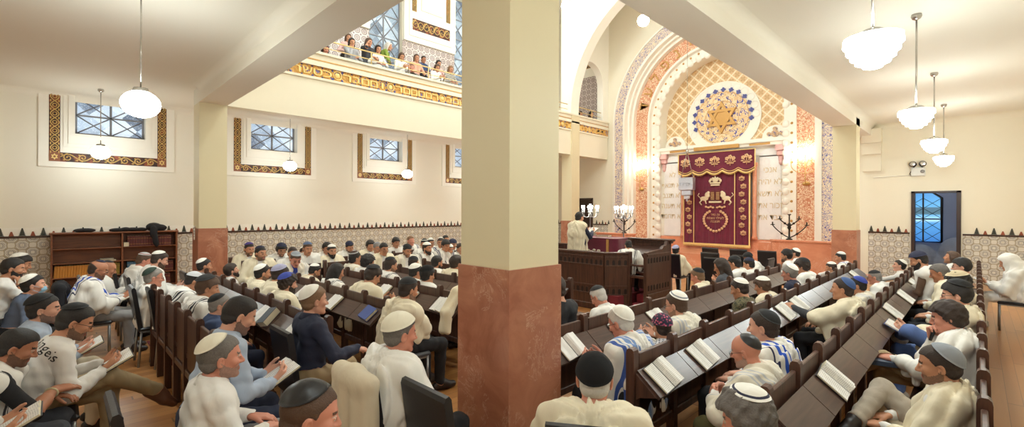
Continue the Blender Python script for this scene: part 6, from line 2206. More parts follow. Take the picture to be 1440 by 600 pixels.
HT = {'short': .0145, 'buzz': .0055, 'fringe': .004, 'curly': .027, 'mop': .024, 'wavy': .027, 'long': .022, 'thick': .026, 'balding': .004, 'bald': .001, 'none': .001}
PCACHE = {}
def set_mats(o, mats):
    for i, m in enumerate(mats):
        if i < len(o.material_slots):
            o.material_slots[i].link = 'OBJECT'; o.material_slots[i].material = m
def person(label, x, y, rz, z0=0.0, group=None, cat='person', name='person', **kw):
    S = dict(DEF); S.update(kw)
    detailed = S['res'] in ('hero', 'near')
    geo = ('seat', 'top', 'lean', 'hyaw', 'hpitch', 'hroll', 'tyaw', 'arms', 'legs', 'girth', 'width', 'res', 'sleeve', 'jaw', 'hair', 'hood', 'bare', 'seed')
    key = tuple(S.get(k) for k in geo) + (S['tallit'] is not None, S['beard'])
    skin = SK[S.get('skin', 'olive')]; hm = HM[S.get('haircol', 'dark')]
    shirt = CL[S.get('shirt', 'white')]; pants = CL[S.get('pants', 'black')]; shoes = SHM[S.get('shoes', 'dark')]
    bmats = [skin, skin if detailed else shirt, skin if detailed else pants, skin if detailed else shoes, hm, eye_w, iris, lipm, stubble(S.get('skin', 'olive'), S.get('haircol', 'dark')), skin if detailed else shoes]
    if key not in PCACHE:
        J = skeleton(S)
        V, Q, T = make_body(S, J)
        rng = np.random.RandomState(len(PCACHE) + 5)
        mi = T[Q].max(1)
        eq = (T[Q] == T[Q][:, :1]).all(1)
        mi = np.where(eq, T[Q][:, 0], np.where((T[Q] == SKIN).any(1) & (T[Q].max(1) > HAIR), T[Q][:, 1], T[Q][:, 0]))
        D = {'J': J}
        sh = {}
        if detailed:
            for nm, tg, off, fo in (('shirt', [SHIRT], .003 if S['tallit'] else .009, .001 if S['tallit'] else .0065), ('trousers', [PANTS], .008, .004), ('shoe', [SHOE], .004, 0), ('shoe2', [SHOE2], .004, 0)):
                r = shell(V, Q, T, tg, off, rng, fo)
                if r is not None:
                    if nm == 'shirt' and S.get('collar'):
                        r = add_collar(r, J)
                    sh[nm] = np_mesh('shoe' if nm == 'shoe2' else nm, r[0], r[1], [shirt])
            # tuck the skin in where cloth covers it
        D['body'] = np_mesh('person', V, Q, bmats, mi)
        D['shell'] = sh
        if S['tallit']:
            r = make_tallit(S, J); D['tallit'] = np_mesh('prayer_shawl', r[0], r[1], [TM['white']])
        PCACHE[key] = D
    D = PCACHE[key]; J = D['J']
    if S.get('headat'):
        hx, hy_ = J['hc'][0], J['hc'][1]
        hx *= S['sc']; hy_ *= S['sc']
        x = S['headat'][0] - (hx * math.cos(rz) - hy_ * math.sin(rz)); y = S['headat'][1] - (hx * math.sin(rz) + hy_ * math.cos(rz))
    HW = Matrix.Translation(Vector(J['hc'])) @ Matrix(J['hR'].tolist()).to_4x4()
    o = bpy.data.objects.new(name, D['body']); link(o)
    o.location = (x, y, z0); o.rotation_euler = (0, 0, rz); o.scale = (S['sc'],) * 3
    tag(o, label, cat, group)
    set_mats(o, bmats)
    def child(nm, me, m, head=False):
        c = bpy.data.objects.new(nm, me); link(c, o)
        if head: c.matrix_local = HW
        if m is not None: set_mats(c, m if isinstance(m, list) else [m])
        return c
    for nm, me in D['shell'].items():
        child('shoe' if nm == 'shoe2' else 'jacket' if nm == 'shirt' and S.get('jacket') else ('dress' if nm == 'shirt' and S.get('dress') else nm), me, {'shirt': shirt, 'trousers': pants, 'shoe': shoes, 'shoe2': shoes}[nm])
    if S['tallit']: child('prayer_shawl', D['tallit'], TM[S['tallit']])
    hk = ('hair', S['hair'], S['res'])
    if hk not in PCACHE:
        r = make_hair(S); PCACHE[hk] = np_mesh('hair', r[0], r[1], [hm]) if r is not None else None
    if PCACHE[hk]: child('hair', PCACHE[hk], hm, True)
    if S['beard'] == 'full':
        bk = ('beard', S['beard'], S['res'], S['jaw'])
        if bk not in PCACHE:
            r = make_beard(S); PCACHE[bk] = np_mesh('beard', r[0], r[1], [hm]) if r is not None else None
        if PCACHE[bk]: child('beard', PCACHE[bk], HM[S.get('beardcol', S.get('haircol', 'dark'))], True)
    if S['kip']:
        kp = S['kip'] if isinstance(S['kip'], tuple) else (S['kip'], S['kip'], .92, .52)
        kk = ('kip', S['hair'], kp[2], kp[3])
        if kk not in PCACHE:
            r = make_kippah(HT.get(S['hair'], .012), kp[3], kp[2] * (.9 if kp[2] < 1.3 else 1)); PCACHE[kk] = np_mesh('skullcap', r[0], r[1], [KM['white'], KM['white']], r[2])
        child('skullcap', PCACHE[kk], [KM[kp[0]], KM[kp[1]]], True)
    if S['glasses']:
        if 'gl' not in PCACHE:
            mb = MB()
            for s in (-1, 1):
                mb.tube([(s * .031 + .021 * math.cos(a), .098 - .0025 * abs(math.cos(a)), -.004 + .0155 * math.sin(a)) for a in [2 * PI * k / 18 for k in range(18)]], .0016, 6, closed=True)
                mb.tube([(s * .052, .096, .002), (s * .072, .07, .004), (s * .084, -.005, .004), (s * .084, -.022, -.008)], .0018, 6)
            mb.tube([(-.011, .100, .0), (0, .1035, .003), (.011, .100, .0)], .0016, 6)
            PCACHE['gl'] = mb.mesh('glasses', glm)
        child('glasses', PCACHE['gl'], glm, True)
    return o, J, HW
# ================================================================== THE CONGREGATION
KM['charcoalcap'] = cloth('charcoal_cap', rgb(54, 52, 58), .75); KM['rustcap'] = cloth('rust_cap', rgb(170, 90, 80), .75); KM['greyblue'] = cloth('slate_cap', rgb(92, 104, 128), .75)
cov_brown = plain('brown_cover', rgb(120, 72, 44), .5)
def _mw(o):
    return Matrix.Translation(o.location) @ Matrix.Rotation(o.rotation_euler[2], 4, 'Z') @ Matrix.Scale(o.scale[0], 4)
def held_book(o, J, label, w=.27, h=.2, cover=None):
    a, b = Vector(J['wr'][1][1]), Vector(J['wr'][-1][1])
    c = (a + b) / 2 + Vector((0, .085, .018))
    M4 = _mw(o) @ Matrix.Translation(c) @ Matrix.Rotation(.5, 4, 'X')
    return book_open(label, M4, w, h, .016, .016, cover or cov_dark, 'open prayer books')
def held_paper(o, J):
    c = (Vector(J['wr'][1][1]) + Vector(J['wr'][-1][1])) / 2 + Vector((0.1, .1, .14))
    r = thing('paper_sheet', 'white sheet of paper sticking out from behind the near pillar', 'paper')
    r.matrix_world = _mw(o) @ Matrix.Translation(c) @ Matrix.Rotation(1.0, 4, 'X')
    MB().box(-.1, .0, -.12, .12, 0, .002).box(0, .1, -.12, .12, 0, .002).build('sheet', paper, r)
def mask(o, J, HWm):
    """pleated mask over nose and mouth"""
    mb = MB(); n, m = 12, 8; vs = []
    for j in range(m + 1):
        for i in range(n + 1):
            u = -1 + 2 * i / n; v = j / m
            z = -.018 - .085 * v
            x = .058 * u
            y = .112 - .046 * u * u - .02 * abs(v - .35) - (.018 * v if v > .5 else 0) + .0015 * math.sin(v * 22)
            vs.append((x, y, z))
    fs = [(j * (n + 1) + i, j * (n + 1) + i + 1, (j + 1) * (n + 1) + i + 1, (j + 1) * (n + 1) + i) for j in range(m) for i in range(n)]
    mb.add(vs, fs, 0, True); mb.add([(p[0], p[1] - .004, p[2]) for p in vs], [f[::-1] for f in fs], 0, True)
    for s in (-1, 1):
        mb.tube([(s * .056, .068, -.03), (s * .078, .0, -.0), (s * .084, -.02, -.02)], .002, 5); mb.tube([(s * .056, .062, -.09), (s * .076, .0, -.05), (s * .084, -.02, -.03)], .002, 5)
    c = mb.build('face_mask', plain('mask_blue', rgb(150, 196, 224), .8), o)
    c.matrix_local = HWm
def microphone(o, J):
    w = Vector(J['wr'][1][1]); d = Vector(J['wr'][1][2]).normalized(); n = Vector(J['wr'][1][3]).normalized()
    p = _mw(o) @ (w + d * .085 - n * .03)
    R_ = _mw(o).to_3x3()
    ax = (R_ @ (Vector((.0, -.25, .9)))).normalized()
    r = thing('microphone', 'black microphone held before the curly-haired young man\'s mouth', 'microphone', tuple(p))
    MB().tube([tuple(ax * -.10), tuple(ax * .05)], [.011, .016], 12).build('handle', plain('black_plastic', rgb(24, 24, 26), .4), r)
    c = ax * .07
    MB().ell(tuple(c), (.026, .026, .026), 14, 10).build('windscreen', plain('black_foam', rgb(18, 18, 20), .95, bump=.3), r)
def lap_book(o, J):
    h = J['hip'][2]
    M4 = _mw(o) @ Matrix.Translation((-.08, .40, h + .085)) @ Matrix.Rotation(.25, 4, 'Z')
    book_closed('closed_book', 'closed slate-blue book on the khaki lap of the microphone holder', M4, .2, .27, .04, plain('slate_cover', rgb(66, 76, 96), .5), None)

def shirt_letters(o, J):
    """black gothic word running over the right shoulder of the sweatshirt"""
    from mathutils.bvhtree import BVHTree
    sh = [c for c in o.children if c.name.startswith('shirt')][0]
    me = sh.data
    bv = BVHTree.FromPolygons([v.co.copy() for v in me.vertices], [tuple(p.vertices) for p in me.polygons])
    d = Vector((.88, -.38, .30)).normalized()
    e = Vector((.12, .72, -.78)); e = (e - d * e.dot(d)).normalized()
    up = d.cross(e) * 1
    if up.z < 0: up = -up
    c0 = Vector(J['sh'][1]) + Vector((-.02, -.05, .02))
    x0 = -.13
    cu_word = 'angels'
    mb = MB()
    for i, ch in enumerate(cu_word):
        t = text_mb(ch, .088, 0.0, align='LEFT')
        xs = [v[0] for v in t.v]; w = max(xs) - min(xs)
        for f in t.f:
            ps = []
            for k in f:
                v = t.v[k]
                X = x0 + (v[0] - min(xs)); Z = v[2] + .25 * (v[0] - min(xs))
                p = c0 + e * X + up * (Z - .03)
                hit = bv.ray_cast(p + d * .5, -d, 1.0)
                ps.append((hit[0] + hit[1].normalized() * .003) if hit[0] else p)
            mb.add([tuple(q) for q in ps], [tuple(range(len(ps)))], 0)
        x0 += w + .007
    mb.build('gothic_lettering', plain('black_print', rgb(30, 28, 32), .8), sh)

cloth_over_desk('cream shawl lying over the left pew desk against the pillar edge', LD, -4.3, -4.12)

def wrist_band(o, J, side, name, m):
    el, w = Vector(J['wr'][side][0]), Vector(J['wr'][side][1])
    d = (w - el).normalized(); c = w - d * .03
    a = d.orthogonal().normalized(); b = d.cross(a)
    MB().tube([tuple(c + (a * math.cos(t) + b * math.sin(t)) * .034) for t in [2 * PI * k / 20 for k in range(20)]], .007, 8, closed=True).build(name, m, o)
G_LR='worshippers on chairs at the rear left'; G_LB='worshippers in the left block of pews'; G_SB='worshippers in the side pews by the tiled wall'; G_RB='worshippers in the right-hand pews'; G_GA='women in the upper gallery'
o, J, HW_ = person('person in white sleeves cut off by the left edge, open book on black trousers', 0, 0, math.radians(0), hair='short', arms='lowbook', shirt='white', pants='black', lean=12, hpitch=25, group=G_LR, top=1.349, headat=(-3.819, -0.369), res='hero')
chair_under(o, 'chair at the left edge under the white-sleeved person with a book')
held_book(o, J, 'open white-paged book on black trousers at the lower left edge')
o, J, HW_ = person('man in black tee and white shawl with a bracelet, dark hair, lower left', 0, 0, math.radians(-4), hair='short', haircol='black', shirt='black', sleeve='short', arms='overlap', lean=22, hpitch=26, tallit='black', beard='short', skin='tan', pants='darkgrey', legs='sit', bare=1, group=G_LR, sc=0.939, top=1.2, headat=(-4.316, -0.16), res='hero')
chair_under(o, 'chair under the man in black tee and white shawl')
wrist_band(o, J, 1, 'bracelet', plain('pale_bracelet', rgb(206, 196, 160), .6))
o, J, HW_ = person('man with glasses in a white sweatshirt with black gothic letters, reading', 0, 0, math.radians(0), hair='short', haircol='black', beard='short', glasses=True, shirt='white', pants='khaki', arms='book', legs='crossR', lean=24, hpitch=26, shoes='brown', skin='olive', girth=1.12, kip=('black', 'black', 0.85, 0.5), group=G_LR, top=1.2, headat=(-4.607, 0.115), res='hero')
chair_under(o, 'chair under the man in the gothic-lettered white sweatshirt')
shirt_letters(o, J)
held_book(o, J, 'open book held by the man in the lettered white sweatshirt')
o, J, HW_ = person('bearded man in pale blue shirt with large black skullcap in profile', 0, 0, math.radians(0), hair='short', haircol='black', beard='short', kip=('black', 'black', 1.15, 0.45), shirt='paleblue', pants='beige', arms='lowbook', lean=14, hpitch=4, collar=True, skin='fair', hyaw=-6, group=G_LR, top=1.186, headat=(-5.478, -0.053), res='hero')
chair_under(o, 'chair under the bearded man in the pale blue shirt')
held_book(o, J, 'open book with dark cover on the lap of the man in pale blue shirt')
o, J, HW_ = person('man wearing a blue surgical mask and white skullcap, slate jacket', 0, 0, math.radians(0), hair='short', haircol='black', kip=('white', 'white', 1.1, 0.55), shirt='greyblue', pants='black', arms='lap', lean=18, hpitch=0, res='near', skin='fair', group=G_LR, sc=0.965, top=1.2, headat=(-7.484, -0.157))
chair_under(o, 'chair under the man with the blue surgical mask')
mask(o, J, HW_)
o, J, HW_ = person('dark bearded man in white tee holding his hand to his face at left edge', 0, 0, math.radians(0), hair='short', haircol='black', beard='full', shirt='white', sleeve='short', arms='chin', lean=14, hpitch=12, skin='olive', res='near', group=G_LR, top=1.316, headat=(-8.089, -0.34))
chair_under(o, 'chair under the man holding his hand to his face, left edge')
wrist_band(o, J, 1, 'watch', plain('black_watch', rgb(30, 30, 34), .4))
o, J, HW_ = person('man with white skullcap and dark hair behind the hand-to-face man', 0, 0, math.radians(0), hair='thick', haircol='black', kip='white', shirt='white', arms='lap', lean=16, hpitch=20, group=G_LR, top=1.285, headat=(-9.19, -0.314), res='mid')
chair_under(o, 'chair under the white-capped man at the far left edge')
o, J, HW_ = person('heavy bald man in blue striped shawl with glasses reading before the bookcase', 0, 0, math.radians(-3), hair='fringe', haircol='dark', kip=('navy', 'navy', 0.62, 0.1), tallit='royal', shirt='white', pants='grey', arms='book', lean=10, hpitch=22, glasses=True, girth=1.25, skin='tan', res='near', beard='short', beardcol='salt', group=G_LR, top=1.243, headat=(-8.042, 0.416))
chair_under(o, 'chair under the heavy man in the blue striped shawl, black coat behind')
held_book(o, J, 'open book held by the heavy bald man in the blue striped shawl')
coat_on_chair(o, J, 'black_quilted', rgb(30, 30, 36), 'black quilted jacket hung on the chair behind the heavy bald man')
o, J, HW_ = person('bald man mostly hidden behind the heavy man in blue striped shawl', 0, 0, math.radians(0), hair='fringe', haircol='dark', kip=('charcoalcap', 'charcoalcap', 0.7, 0.2), tallit='white', shirt='silver', arms='book', lean=8, hpitch=22, skin='tan', group=G_LR, sc=0.966, top=1.2, headat=(-8.886, 0.56), res='mid')
chair_under(o, 'chair half hidden behind the heavy man in the blue striped shawl')
o, J, HW_ = person('bearded man with white skullcap and white shawl holding a big open book', 0, 0, math.radians(0), hair='short', haircol='dark', beard='full', beardcol='brown', kip='white', tallit='white', shirt='white', pants='black', arms='book', lean=14, hpitch=22, skin='fair', res='near', group=G_LR, top=1.287, headat=(-8.48, 1.111))
chair_under(o, 'chair under the bearded reader before the bookcase')
held_book(o, J, 'big open book held by the bearded man in white before the bookcase', w=.36, h=.27)
o, J, HW_ = person('man with grey and rust striped skullcap in front of the bookcase', 0, 0, math.radians(0), hair='short', haircol='brown', kip=('lightgrey', 'rustcap', 0.95, 0.3), tallit='white', shirt='white', arms='lap', lean=16, hpitch=24, skin='pink', group=G_LR, top=1.188, headat=(-9.405, 1.031), res='mid')
chair_under(o, 'chair under the man with grey and rust striped skullcap')
o, J, HW_ = person('grey-haired man with glasses and dark green skullcap, navy suit, white shawl', 0, 0, math.radians(0), hair='short', haircol='grey', kip=('green', 'green', 1.05, 0.75), tallit='white', bare=1, shirt='navy', jacket=True, pants='navy', arms='lap', lean=-2, hpitch=8, glasses=True, skin='pink', group=G_LR, sc=0.967, top=1.2, headat=(-7.283, 0.897), res='mid')
chair_under(o, 'dark chair under the grey-haired man in the green skullcap')
o, J, HW_ = person('clean-shaven dark-haired man with white skullcap and grey jacket near the left pillar', 0, 0, math.radians(0), hair='short', haircol='black', kip=('white', 'white', 0.95, 0.6), shirt='grey', jacket=True, pants='black', arms='lap', lean=6, hpitch=6, skin='olive', group=G_LR, sc=0.944, top=1.2, headat=(-8.486, 1.672), res='mid')
chair_under(o, 'chair under the clean-shaven man by the left pillar')
o, J, HW_ = person('bowed man with pale grey skullcap and white shawl over a black waistcoat', 0, 0, math.radians(0), hair='short', haircol='black', kip=('lightgrey', 'lightgrey', 1.2, 0.3), tallit='black', shirt='black', arms='lap', lean=28, hpitch=28, group=G_LR, bare=1, sc=0.912, top=1.2, headat=(-7.05, 1.274), res='mid')
chair_under(o, 'chair under the bowed man by the end of the rear pew')
o, J, HW_ = person('wavy brown-haired person with black skullcap and white shawl seen from behind', 0, 0, math.radians(0), hair='wavy', haircol='brown', kip=('black', 'black', 1.0, 0.45), tallit='black', shirt='white', arms='lap', lean=14, hpitch=14, hyaw=-10, group=G_LR, top=1.177, headat=(-5.866, 1.189), res='near')
o, J, HW_ = person('grey crop-haired man in blue denim shirt with a black skullcap', 0, 0, math.radians(0), hair='buzz', haircol='grey', kip=('black', 'black', 1.1, 0.62), shirt='denim', pants='darkjeans', arms='lap', lean=10, hpitch=10, skin='fair', collar=True, group=G_LR, res='near', hyaw=-8, sc=0.909, top=1.199, headat=(-5.139, 1.141))
o, J, HW_ = person('young bareheaded dark-haired man in pale blue shirt reading a book on his lap', 0, 0, math.radians(0), hair='short', haircol='black', shirt='paleblue', pants='darkjeans', arms='book', lean=16, hpitch=26, collar=True, skin='fair', beard='short', group=G_LR, top=1.308, headat=(-3.485, 0.889), res='hero')
chair_under(o, 'silver-framed chair under the bareheaded man in pale blue shirt')
held_book(o, J, 'open book held by the bareheaded man in the pale blue shirt')
o, J, HW_ = person('grey-haired man in white shirt with a plain white skullcap, rear left', 0, 0, math.radians(0), hair='short', haircol='salt', kip=('cream', 'cream', 1.0, 0.62), shirt='white', pants='grey', arms='lap', lean=8, hpitch=4, collar=True, skin='pink', girth=1.1, beard='short', beardcol='grey', group=G_LR, hyaw=-4, top=1.196, headat=(-2.974, 0.667), res='hero')
chair_under(o, 'dark chair under the grey-haired man in the white shirt')
o, J, HW_ = person('close-cropped man with shiny black skullcap at the bottom edge', 0, 0, math.radians(0), hair='buzz', haircol='brown', kip=('blacksatin', 'blacksatin', 1.15, 0.5), shirt='white', pants='black', arms='lap', lean=10, hpitch=14, hyaw=-18, collar=True, skin='pink', group=G_LR, top=1.264, headat=(-1.747, 0.682), res='hero')
chair_under(o, 'chair under the close-cropped man at the bottom edge')
o, J, HW_ = person('person from behind in white shawl and soft white cap beside the near pillar', 0, 0, math.radians(0), hair='short', haircol='salt', kip=('cream', 'cream', 1.3, 0.4), tallit='white', shirt='white', pants='black', arms='lap', lean=6, hpitch=8, hyaw=-6, girth=1.12, width=1.08, skin='pink', group=G_LR, top=1.25, headat=(-2.549, 1.549), res='hero')
chair_under(o, 'chair hung with a cream coat, under the soft-white-capped person')
coat_on_chair(o, J)
o, J, HW_ = person('man with white skullcap and light brown hair in navy jacket and khaki trousers', 0, 0, math.radians(0), hair='short', haircol='light', kip=('white', 'white', 1.1, 0.72), shirt='navy', jacket=True, pants='khaki', arms='rest', lean=4, hpitch=4, skin='fair', collar=True, group=G_LR, top=1.265, headat=(-3.89, 1.547), res='hero')
chair_under(o, 'black leather chair with wide grey seat under the man in navy jacket')
o, J, HW_ = person('dark bearded man looking up, white shirt, right of the left pillar', 0, 0, math.radians(0), hair='thick', haircol='dark', beard='full', shirt='white', arms='lap', lean=2, hpitch=-12, skin='fair', group=G_LB, sc=0.886, top=1.2, headat=(-8.075, 1.944), res='mid')
o, J, HW_ = person('man with white skullcap and dark cropped hair in cream shawl, leftmost of three together', 0, 0, math.radians(0), hair='short', haircol='black', kip=('white', 'white', 1.05, 0.6), tallit='cream', arms='lap', lean=10, hpitch=8, beard='short', group=G_LB, sc=0.963, top=1.2, headat=(-6.827, 2.017), res='mid')
o, J, HW_ = person('man with pale lavender skullcap in cream shawl, middle of three together', 0, 0, math.radians(0), hair='short', haircol='dark', kip=('lavender', 'lavender', 1.15, 0.6), tallit='cream', arms='lap', lean=16, hpitch=18, group=G_LB, top=1.2, headat=(-6.26, 2.058), res='mid')
o, J, HW_ = person('curly bearded man with bright blue skullcap in cream shawl', 0, 0, math.radians(0), hair='curly', haircol='dark', kip=('royal', 'royal', 1.0, 0.55), tallit='cream', beard='full', arms='book', lean=10, hpitch=10, skin='fair', group=G_LB, sc=0.94, top=1.2, headat=(-5.836, 2.007), res='near')
held_book(o, J, 'large open book held by the man with bright blue skullcap', w=.34, h=.26)
o, J, HW_ = person('bowed man with white skullcap resting his mouth on his hand in the left pews', 0, 0, math.radians(0), hair='short', haircol='black', kip='white', tallit='cream', beard='short', arms='chin', lean=24, hpitch=28, group=G_LB, sc=0.877, top=1.2, headat=(-7.255, 2.885), res='mid')
o, J, HW_ = person('person with long straight black hair in white shawl seen from behind', 0, 0, math.radians(0), hair='long', haircol='black', tallit='black', arms='lap', lean=10, hpitch=16, jaw=0.92, group=G_LB, sc=0.967, top=1.2, headat=(-6.247, 2.786), res='mid')
o, J, HW_ = person('dark-haired youth with silver-rimmed knitted cap looking right', 0, 0, math.radians(0), hair='short', haircol='black', kip=('brown', 'silver', 1.0, 0.35), tallit='ivory', arms='lap', lean=6, hpitch=6, group=G_LB, top=1.208, headat=(-7.308, 3.576), res='mid')
o, J, HW_ = person('person with black curls and thin light hairband in white shawl', 0, 0, math.radians(0), hair='curly', haircol='black', tallit='white', arms='lap', lean=10, hpitch=12, group=G_LB, top=1.182, headat=(-6.895, 3.591), res='mid')
o, J, HW_ = person('young man with brown wavy hair bending over a book, cream shawl slipping', 0, 0, math.radians(0), hair='wavy', haircol='dark', kip=('black', 'black', 0.9, 0.5), tallit='cream', arms='book', lean=20, hpitch=28, group=G_LB, top=1.187, headat=(-5.353, 2.855), res='mid')
o, J, HW_ = person('short-bearded man with dark cropped hair in white shawl, mid left pews', 0, 0, math.radians(0), hair='short', haircol='dark', kip=('black', 'black', 0.85, 0.35), tallit='black', beard='short', arms='book', lean=10, hpitch=14, group=G_LB, top=1.188, headat=(-6.231, 3.614), res='mid')
o, J, HW_ = person('man with flat black cap behind the white-capped head, mid left pews', 0, 0, math.radians(0), hair='short', haircol='dark', kip=('black', 'black', 1.2, 0.3), tallit='white', arms='lap', lean=12, hpitch=14, group=G_LB, sc=0.912, top=1.2, headat=(-6.919, 4.458), res='mid')
o, J, HW_ = person('white skullcap on black hair, seen from behind among the left pews', 0, 0, math.radians(0), hair='short', haircol='black', kip=('white', 'white', 1.1, 0.55), tallit='white', arms='lap', lean=12, hpitch=16, group=G_LB, sc=0.954, top=1.2, headat=(-5.578, 3.629), res='mid')
o, J, HW_ = person('man with large black skullcap on thick black hair before the near pillar', 0, 0, math.radians(0), hair='thick', haircol='black', kip=('blackvelvet', 'blackvelvet', 1.2, 0.35), tallit='white', arms='lap', lean=8, hpitch=8, group=G_LB, sc=0.951, top=1.2, headat=(-5.202, 3.574), res='mid')
o, J, HW_ = person('man in cream shawl with black skullcap resting his chin on his hand', 0, 0, math.radians(0), hair='short', haircol='dark', kip=('black', 'black', 1.2, 0.3), tallit='cream', beard='short', arms='chin', lean=12, hpitch=14, group=G_LB, top=1.205, headat=(-4.118, 2.594), res='near')
chair_under(o, 'low grey chair under the man in cream shawl with chin on hand')
o, J, HW_ = person('man with thick black beard and dark hair near the pillar edge', 0, 0, math.radians(0), hair='short', haircol='black', beard='full', tallit='white', arms='book', lean=8, hpitch=12, group=G_LB, sc=0.971, top=1.2, headat=(-6.192, 4.434), res='mid')
o, J, HW_ = person('dark-haired head half cut by the near pillar edge, cream shawl', 0, 0, math.radians(0), hair='thick', haircol='dark', tallit='cream', arms='lap', lean=10, hpitch=10, group=G_LB, top=1.199, headat=(-5.705, 4.448), res='mid')
o, J, HW_ = person('young man with purple skullcap at the left end of the tiled-wall pews', 0, 0, math.radians(-90), hair='short', haircol='black', kip=('purple', 'purple', 1.0, 0.3), tallit='cream', arms='lap', lean=4, hpitch=10, beard='short', group=G_SB, hyaw=10, top=1.264, headat=(-9.822, 2.664), res='far')
o, J, HW_ = person('man with navy skullcap in cream shawl beside the one in purple', 0, 0, math.radians(-90), hair='short', haircol='black', kip=('navy', 'navy', 1.0, 0.3), tallit='cream', arms='lap', lean=6, hpitch=6, beard='short', group=G_SB, hyaw=25, top=1.248, headat=(-8.947, 2.609), res='mid')
o, J, HW_ = person('man with black cap and curly dark hair and glasses, head lowered by the wall', 0, 0, math.radians(-90), hair='curly', haircol='black', kip=('navy', 'navy', 1.1, 0.2), tallit='white', arms='book', lean=8, hpitch=22, glasses=True, beard='short', group=G_SB, top=1.23, headat=(-9.736, 3.214), res='far')
o, J, HW_ = person('youth with glasses, white shawl pulled up at one side of his head', 0, 0, math.radians(-90), hair='short', haircol='dark', tallit='white', arms='lap', lean=8, hpitch=8, glasses=True, group=G_SB, top=1.214, headat=(-8.932, 3.147), res='far')
o, J, HW_ = person('older man with grey knitted cap, blue shirt under a white shawl, reading', 0, 0, math.radians(-90), hair='short', haircol='brown', kip=('grey', 'silver', 1.1, 0.2), tallit='silver', shirt='royal', arms='book', lean=12, hpitch=30, skin='pink', group=G_SB, top=1.189, headat=(-8.049, 2.882), res='mid')
o, J, HW_ = person('smiling youth with white skullcap and ivory shawl in the side pews', 0, 0, math.radians(-90), hair='short', haircol='dark', kip='white', tallit='white', arms='lap', lean=6, hpitch=4, group=G_SB, hyaw=10, sc=0.946, top=1.199, headat=(-9.757, 3.662), res='far')
o, J, HW_ = person('man with slate-blue knitted cap against the tiled wall', 0, 0, math.radians(-90), hair='short', haircol='brown', kip=('greyblue', 'steel', 1.1, 0.25), tallit='white', arms='lap', lean=6, hpitch=14, group=G_SB, top=1.287, headat=(-8.955, 3.427), res='far')
o, J, HW_ = person('bareheaded dark-haired man in white just left of a bearded man in white cap', 0, 0, math.radians(-90), hair='thick', haircol='black', tallit='white', arms='lap', lean=8, hpitch=12, group=G_SB, top=1.208, headat=(-9.74, 4.127), res='far')
o, J, HW_ = person('full-bearded man with white cap and cream shawl facing the aisle', 0, 0, math.radians(-90), hair='short', haircol='black', kip=('white', 'white', 1.0, 0.15), tallit='cream', beard='full', arms='lap', lean=2, hpitch=10, group=G_SB, top=1.212, headat=(-8.935, 3.885), res='far')
o, J, HW_ = person('man with navy cap and white shawl round his neck, head bowed, by the wall', 0, 0, math.radians(-90), hair='short', haircol='black', kip=('navy', 'navy', 1.2, 0.2), tallit='white', beard='short', arms='book', lean=10, hpitch=24, group=G_SB, hroll=8, top=1.196, headat=(-9.724, 4.626), res='far')
o, J, HW_ = person('man with long parted black hair in cream, back row of the side pews', 0, 0, math.radians(-90), hair='mop', haircol='black', tallit='cream', arms='lap', lean=8, hpitch=12, group=G_SB, top=1.212, headat=(-9.744, 5.127), res='far')
o, J, HW_ = person('grey-capped head half hidden behind the long-haired man in cream', 0, 0, math.radians(-90), hair='short', haircol='grey', kip='grey', tallit='white', arms='lap', lean=8, hpitch=12, group=G_SB, top=1.21, headat=(-8.934, 4.863), res='far')
o, J, HW_ = person('man with glasses and short black hair in a wide cream shawl, side pews', 0, 0, math.radians(-90), hair='short', haircol='black', tallit='cream', arms='lap', lean=8, hpitch=16, glasses=True, group=G_SB, top=1.274, headat=(-8.08, 4.534), res='far')
o, J, HW_ = person('dark-haired man in open white shirt reading by the tiled wall', 0, 0, math.radians(-90), hair='thick', haircol='black', tallit=None, shirt='white', arms='book', lean=6, hpitch=14, group=G_SB, top=1.251, headat=(-9.76, 5.795), res='far')
o, J, HW_ = person('tall grey-haired ruddy man in white with bare head by the tiled wall', 0, 0, math.radians(-90), hair='short', haircol='light', tallit='navy', arms='lap', lean=2, hpitch=0, skin='pink', group=G_SB, top=1.268, headat=(-9.79, 6.226), res='far')
o, J, HW_ = person('man with black beret-like cap and short beard in plain white', 0, 0, math.radians(-90), hair='short', haircol='black', kip=('black', 'black', 1.2, 0.15), tallit='ivory', beard='short', arms='lap', lean=10, hpitch=20, group=G_SB, top=1.22, headat=(-8.026, 5.022), res='far')
o, J, HW_ = person('man with black and white cap turned aside in the far side pews', 0, 0, math.radians(-90), hair='short', haircol='black', kip=('black', 'white', 1.1, 0.1), tallit='white', arms='lap', lean=8, hpitch=8, group=G_SB, hyaw=-30, top=1.238, headat=(-8.942, 6.046), res='far')
o, J, HW_ = person('young bearded man with white cap in dark-lettered white shawl facing us', 0, 0, math.radians(-90), hair='short', haircol='black', kip=('white', 'white', 1.1, 0.05), tallit='black', beard='full', arms='lap', lean=2, hpitch=4, group=G_SB, hyaw=20, top=1.218, headat=(-8.136, 5.573), res='far')
o, J, HW_ = person('man with thin glasses and dark cap, high at the far tiled wall', 0, 0, math.radians(-90), hair='short', haircol='black', kip=('white', 'black', 1.0, 0.1), tallit='white', arms='lap', lean=4, hpitch=8, glasses=True, group=G_SB, top=1.189, headat=(-9.766, 6.797), res='far')
o, J, HW_ = person('man with white skullcap turned left in the farthest side pews', 0, 0, math.radians(-90), hair='short', haircol='dark', kip=('white', 'white', 0.9, 0.5), tallit='navy', arms='lap', lean=6, hpitch=8, group=G_SB, hyaw=-40, top=1.253, headat=(-8.944, 6.507), res='far')
o, J, HW_ = person('dark-haired man looking down, beside the pillar-end of the side pews', 0, 0, math.radians(-90), hair='thick', haircol='black', tallit='navy', arms='lap', lean=8, hpitch=18, group=G_SB, top=1.269, headat=(-8.076, 6.007), res='far')
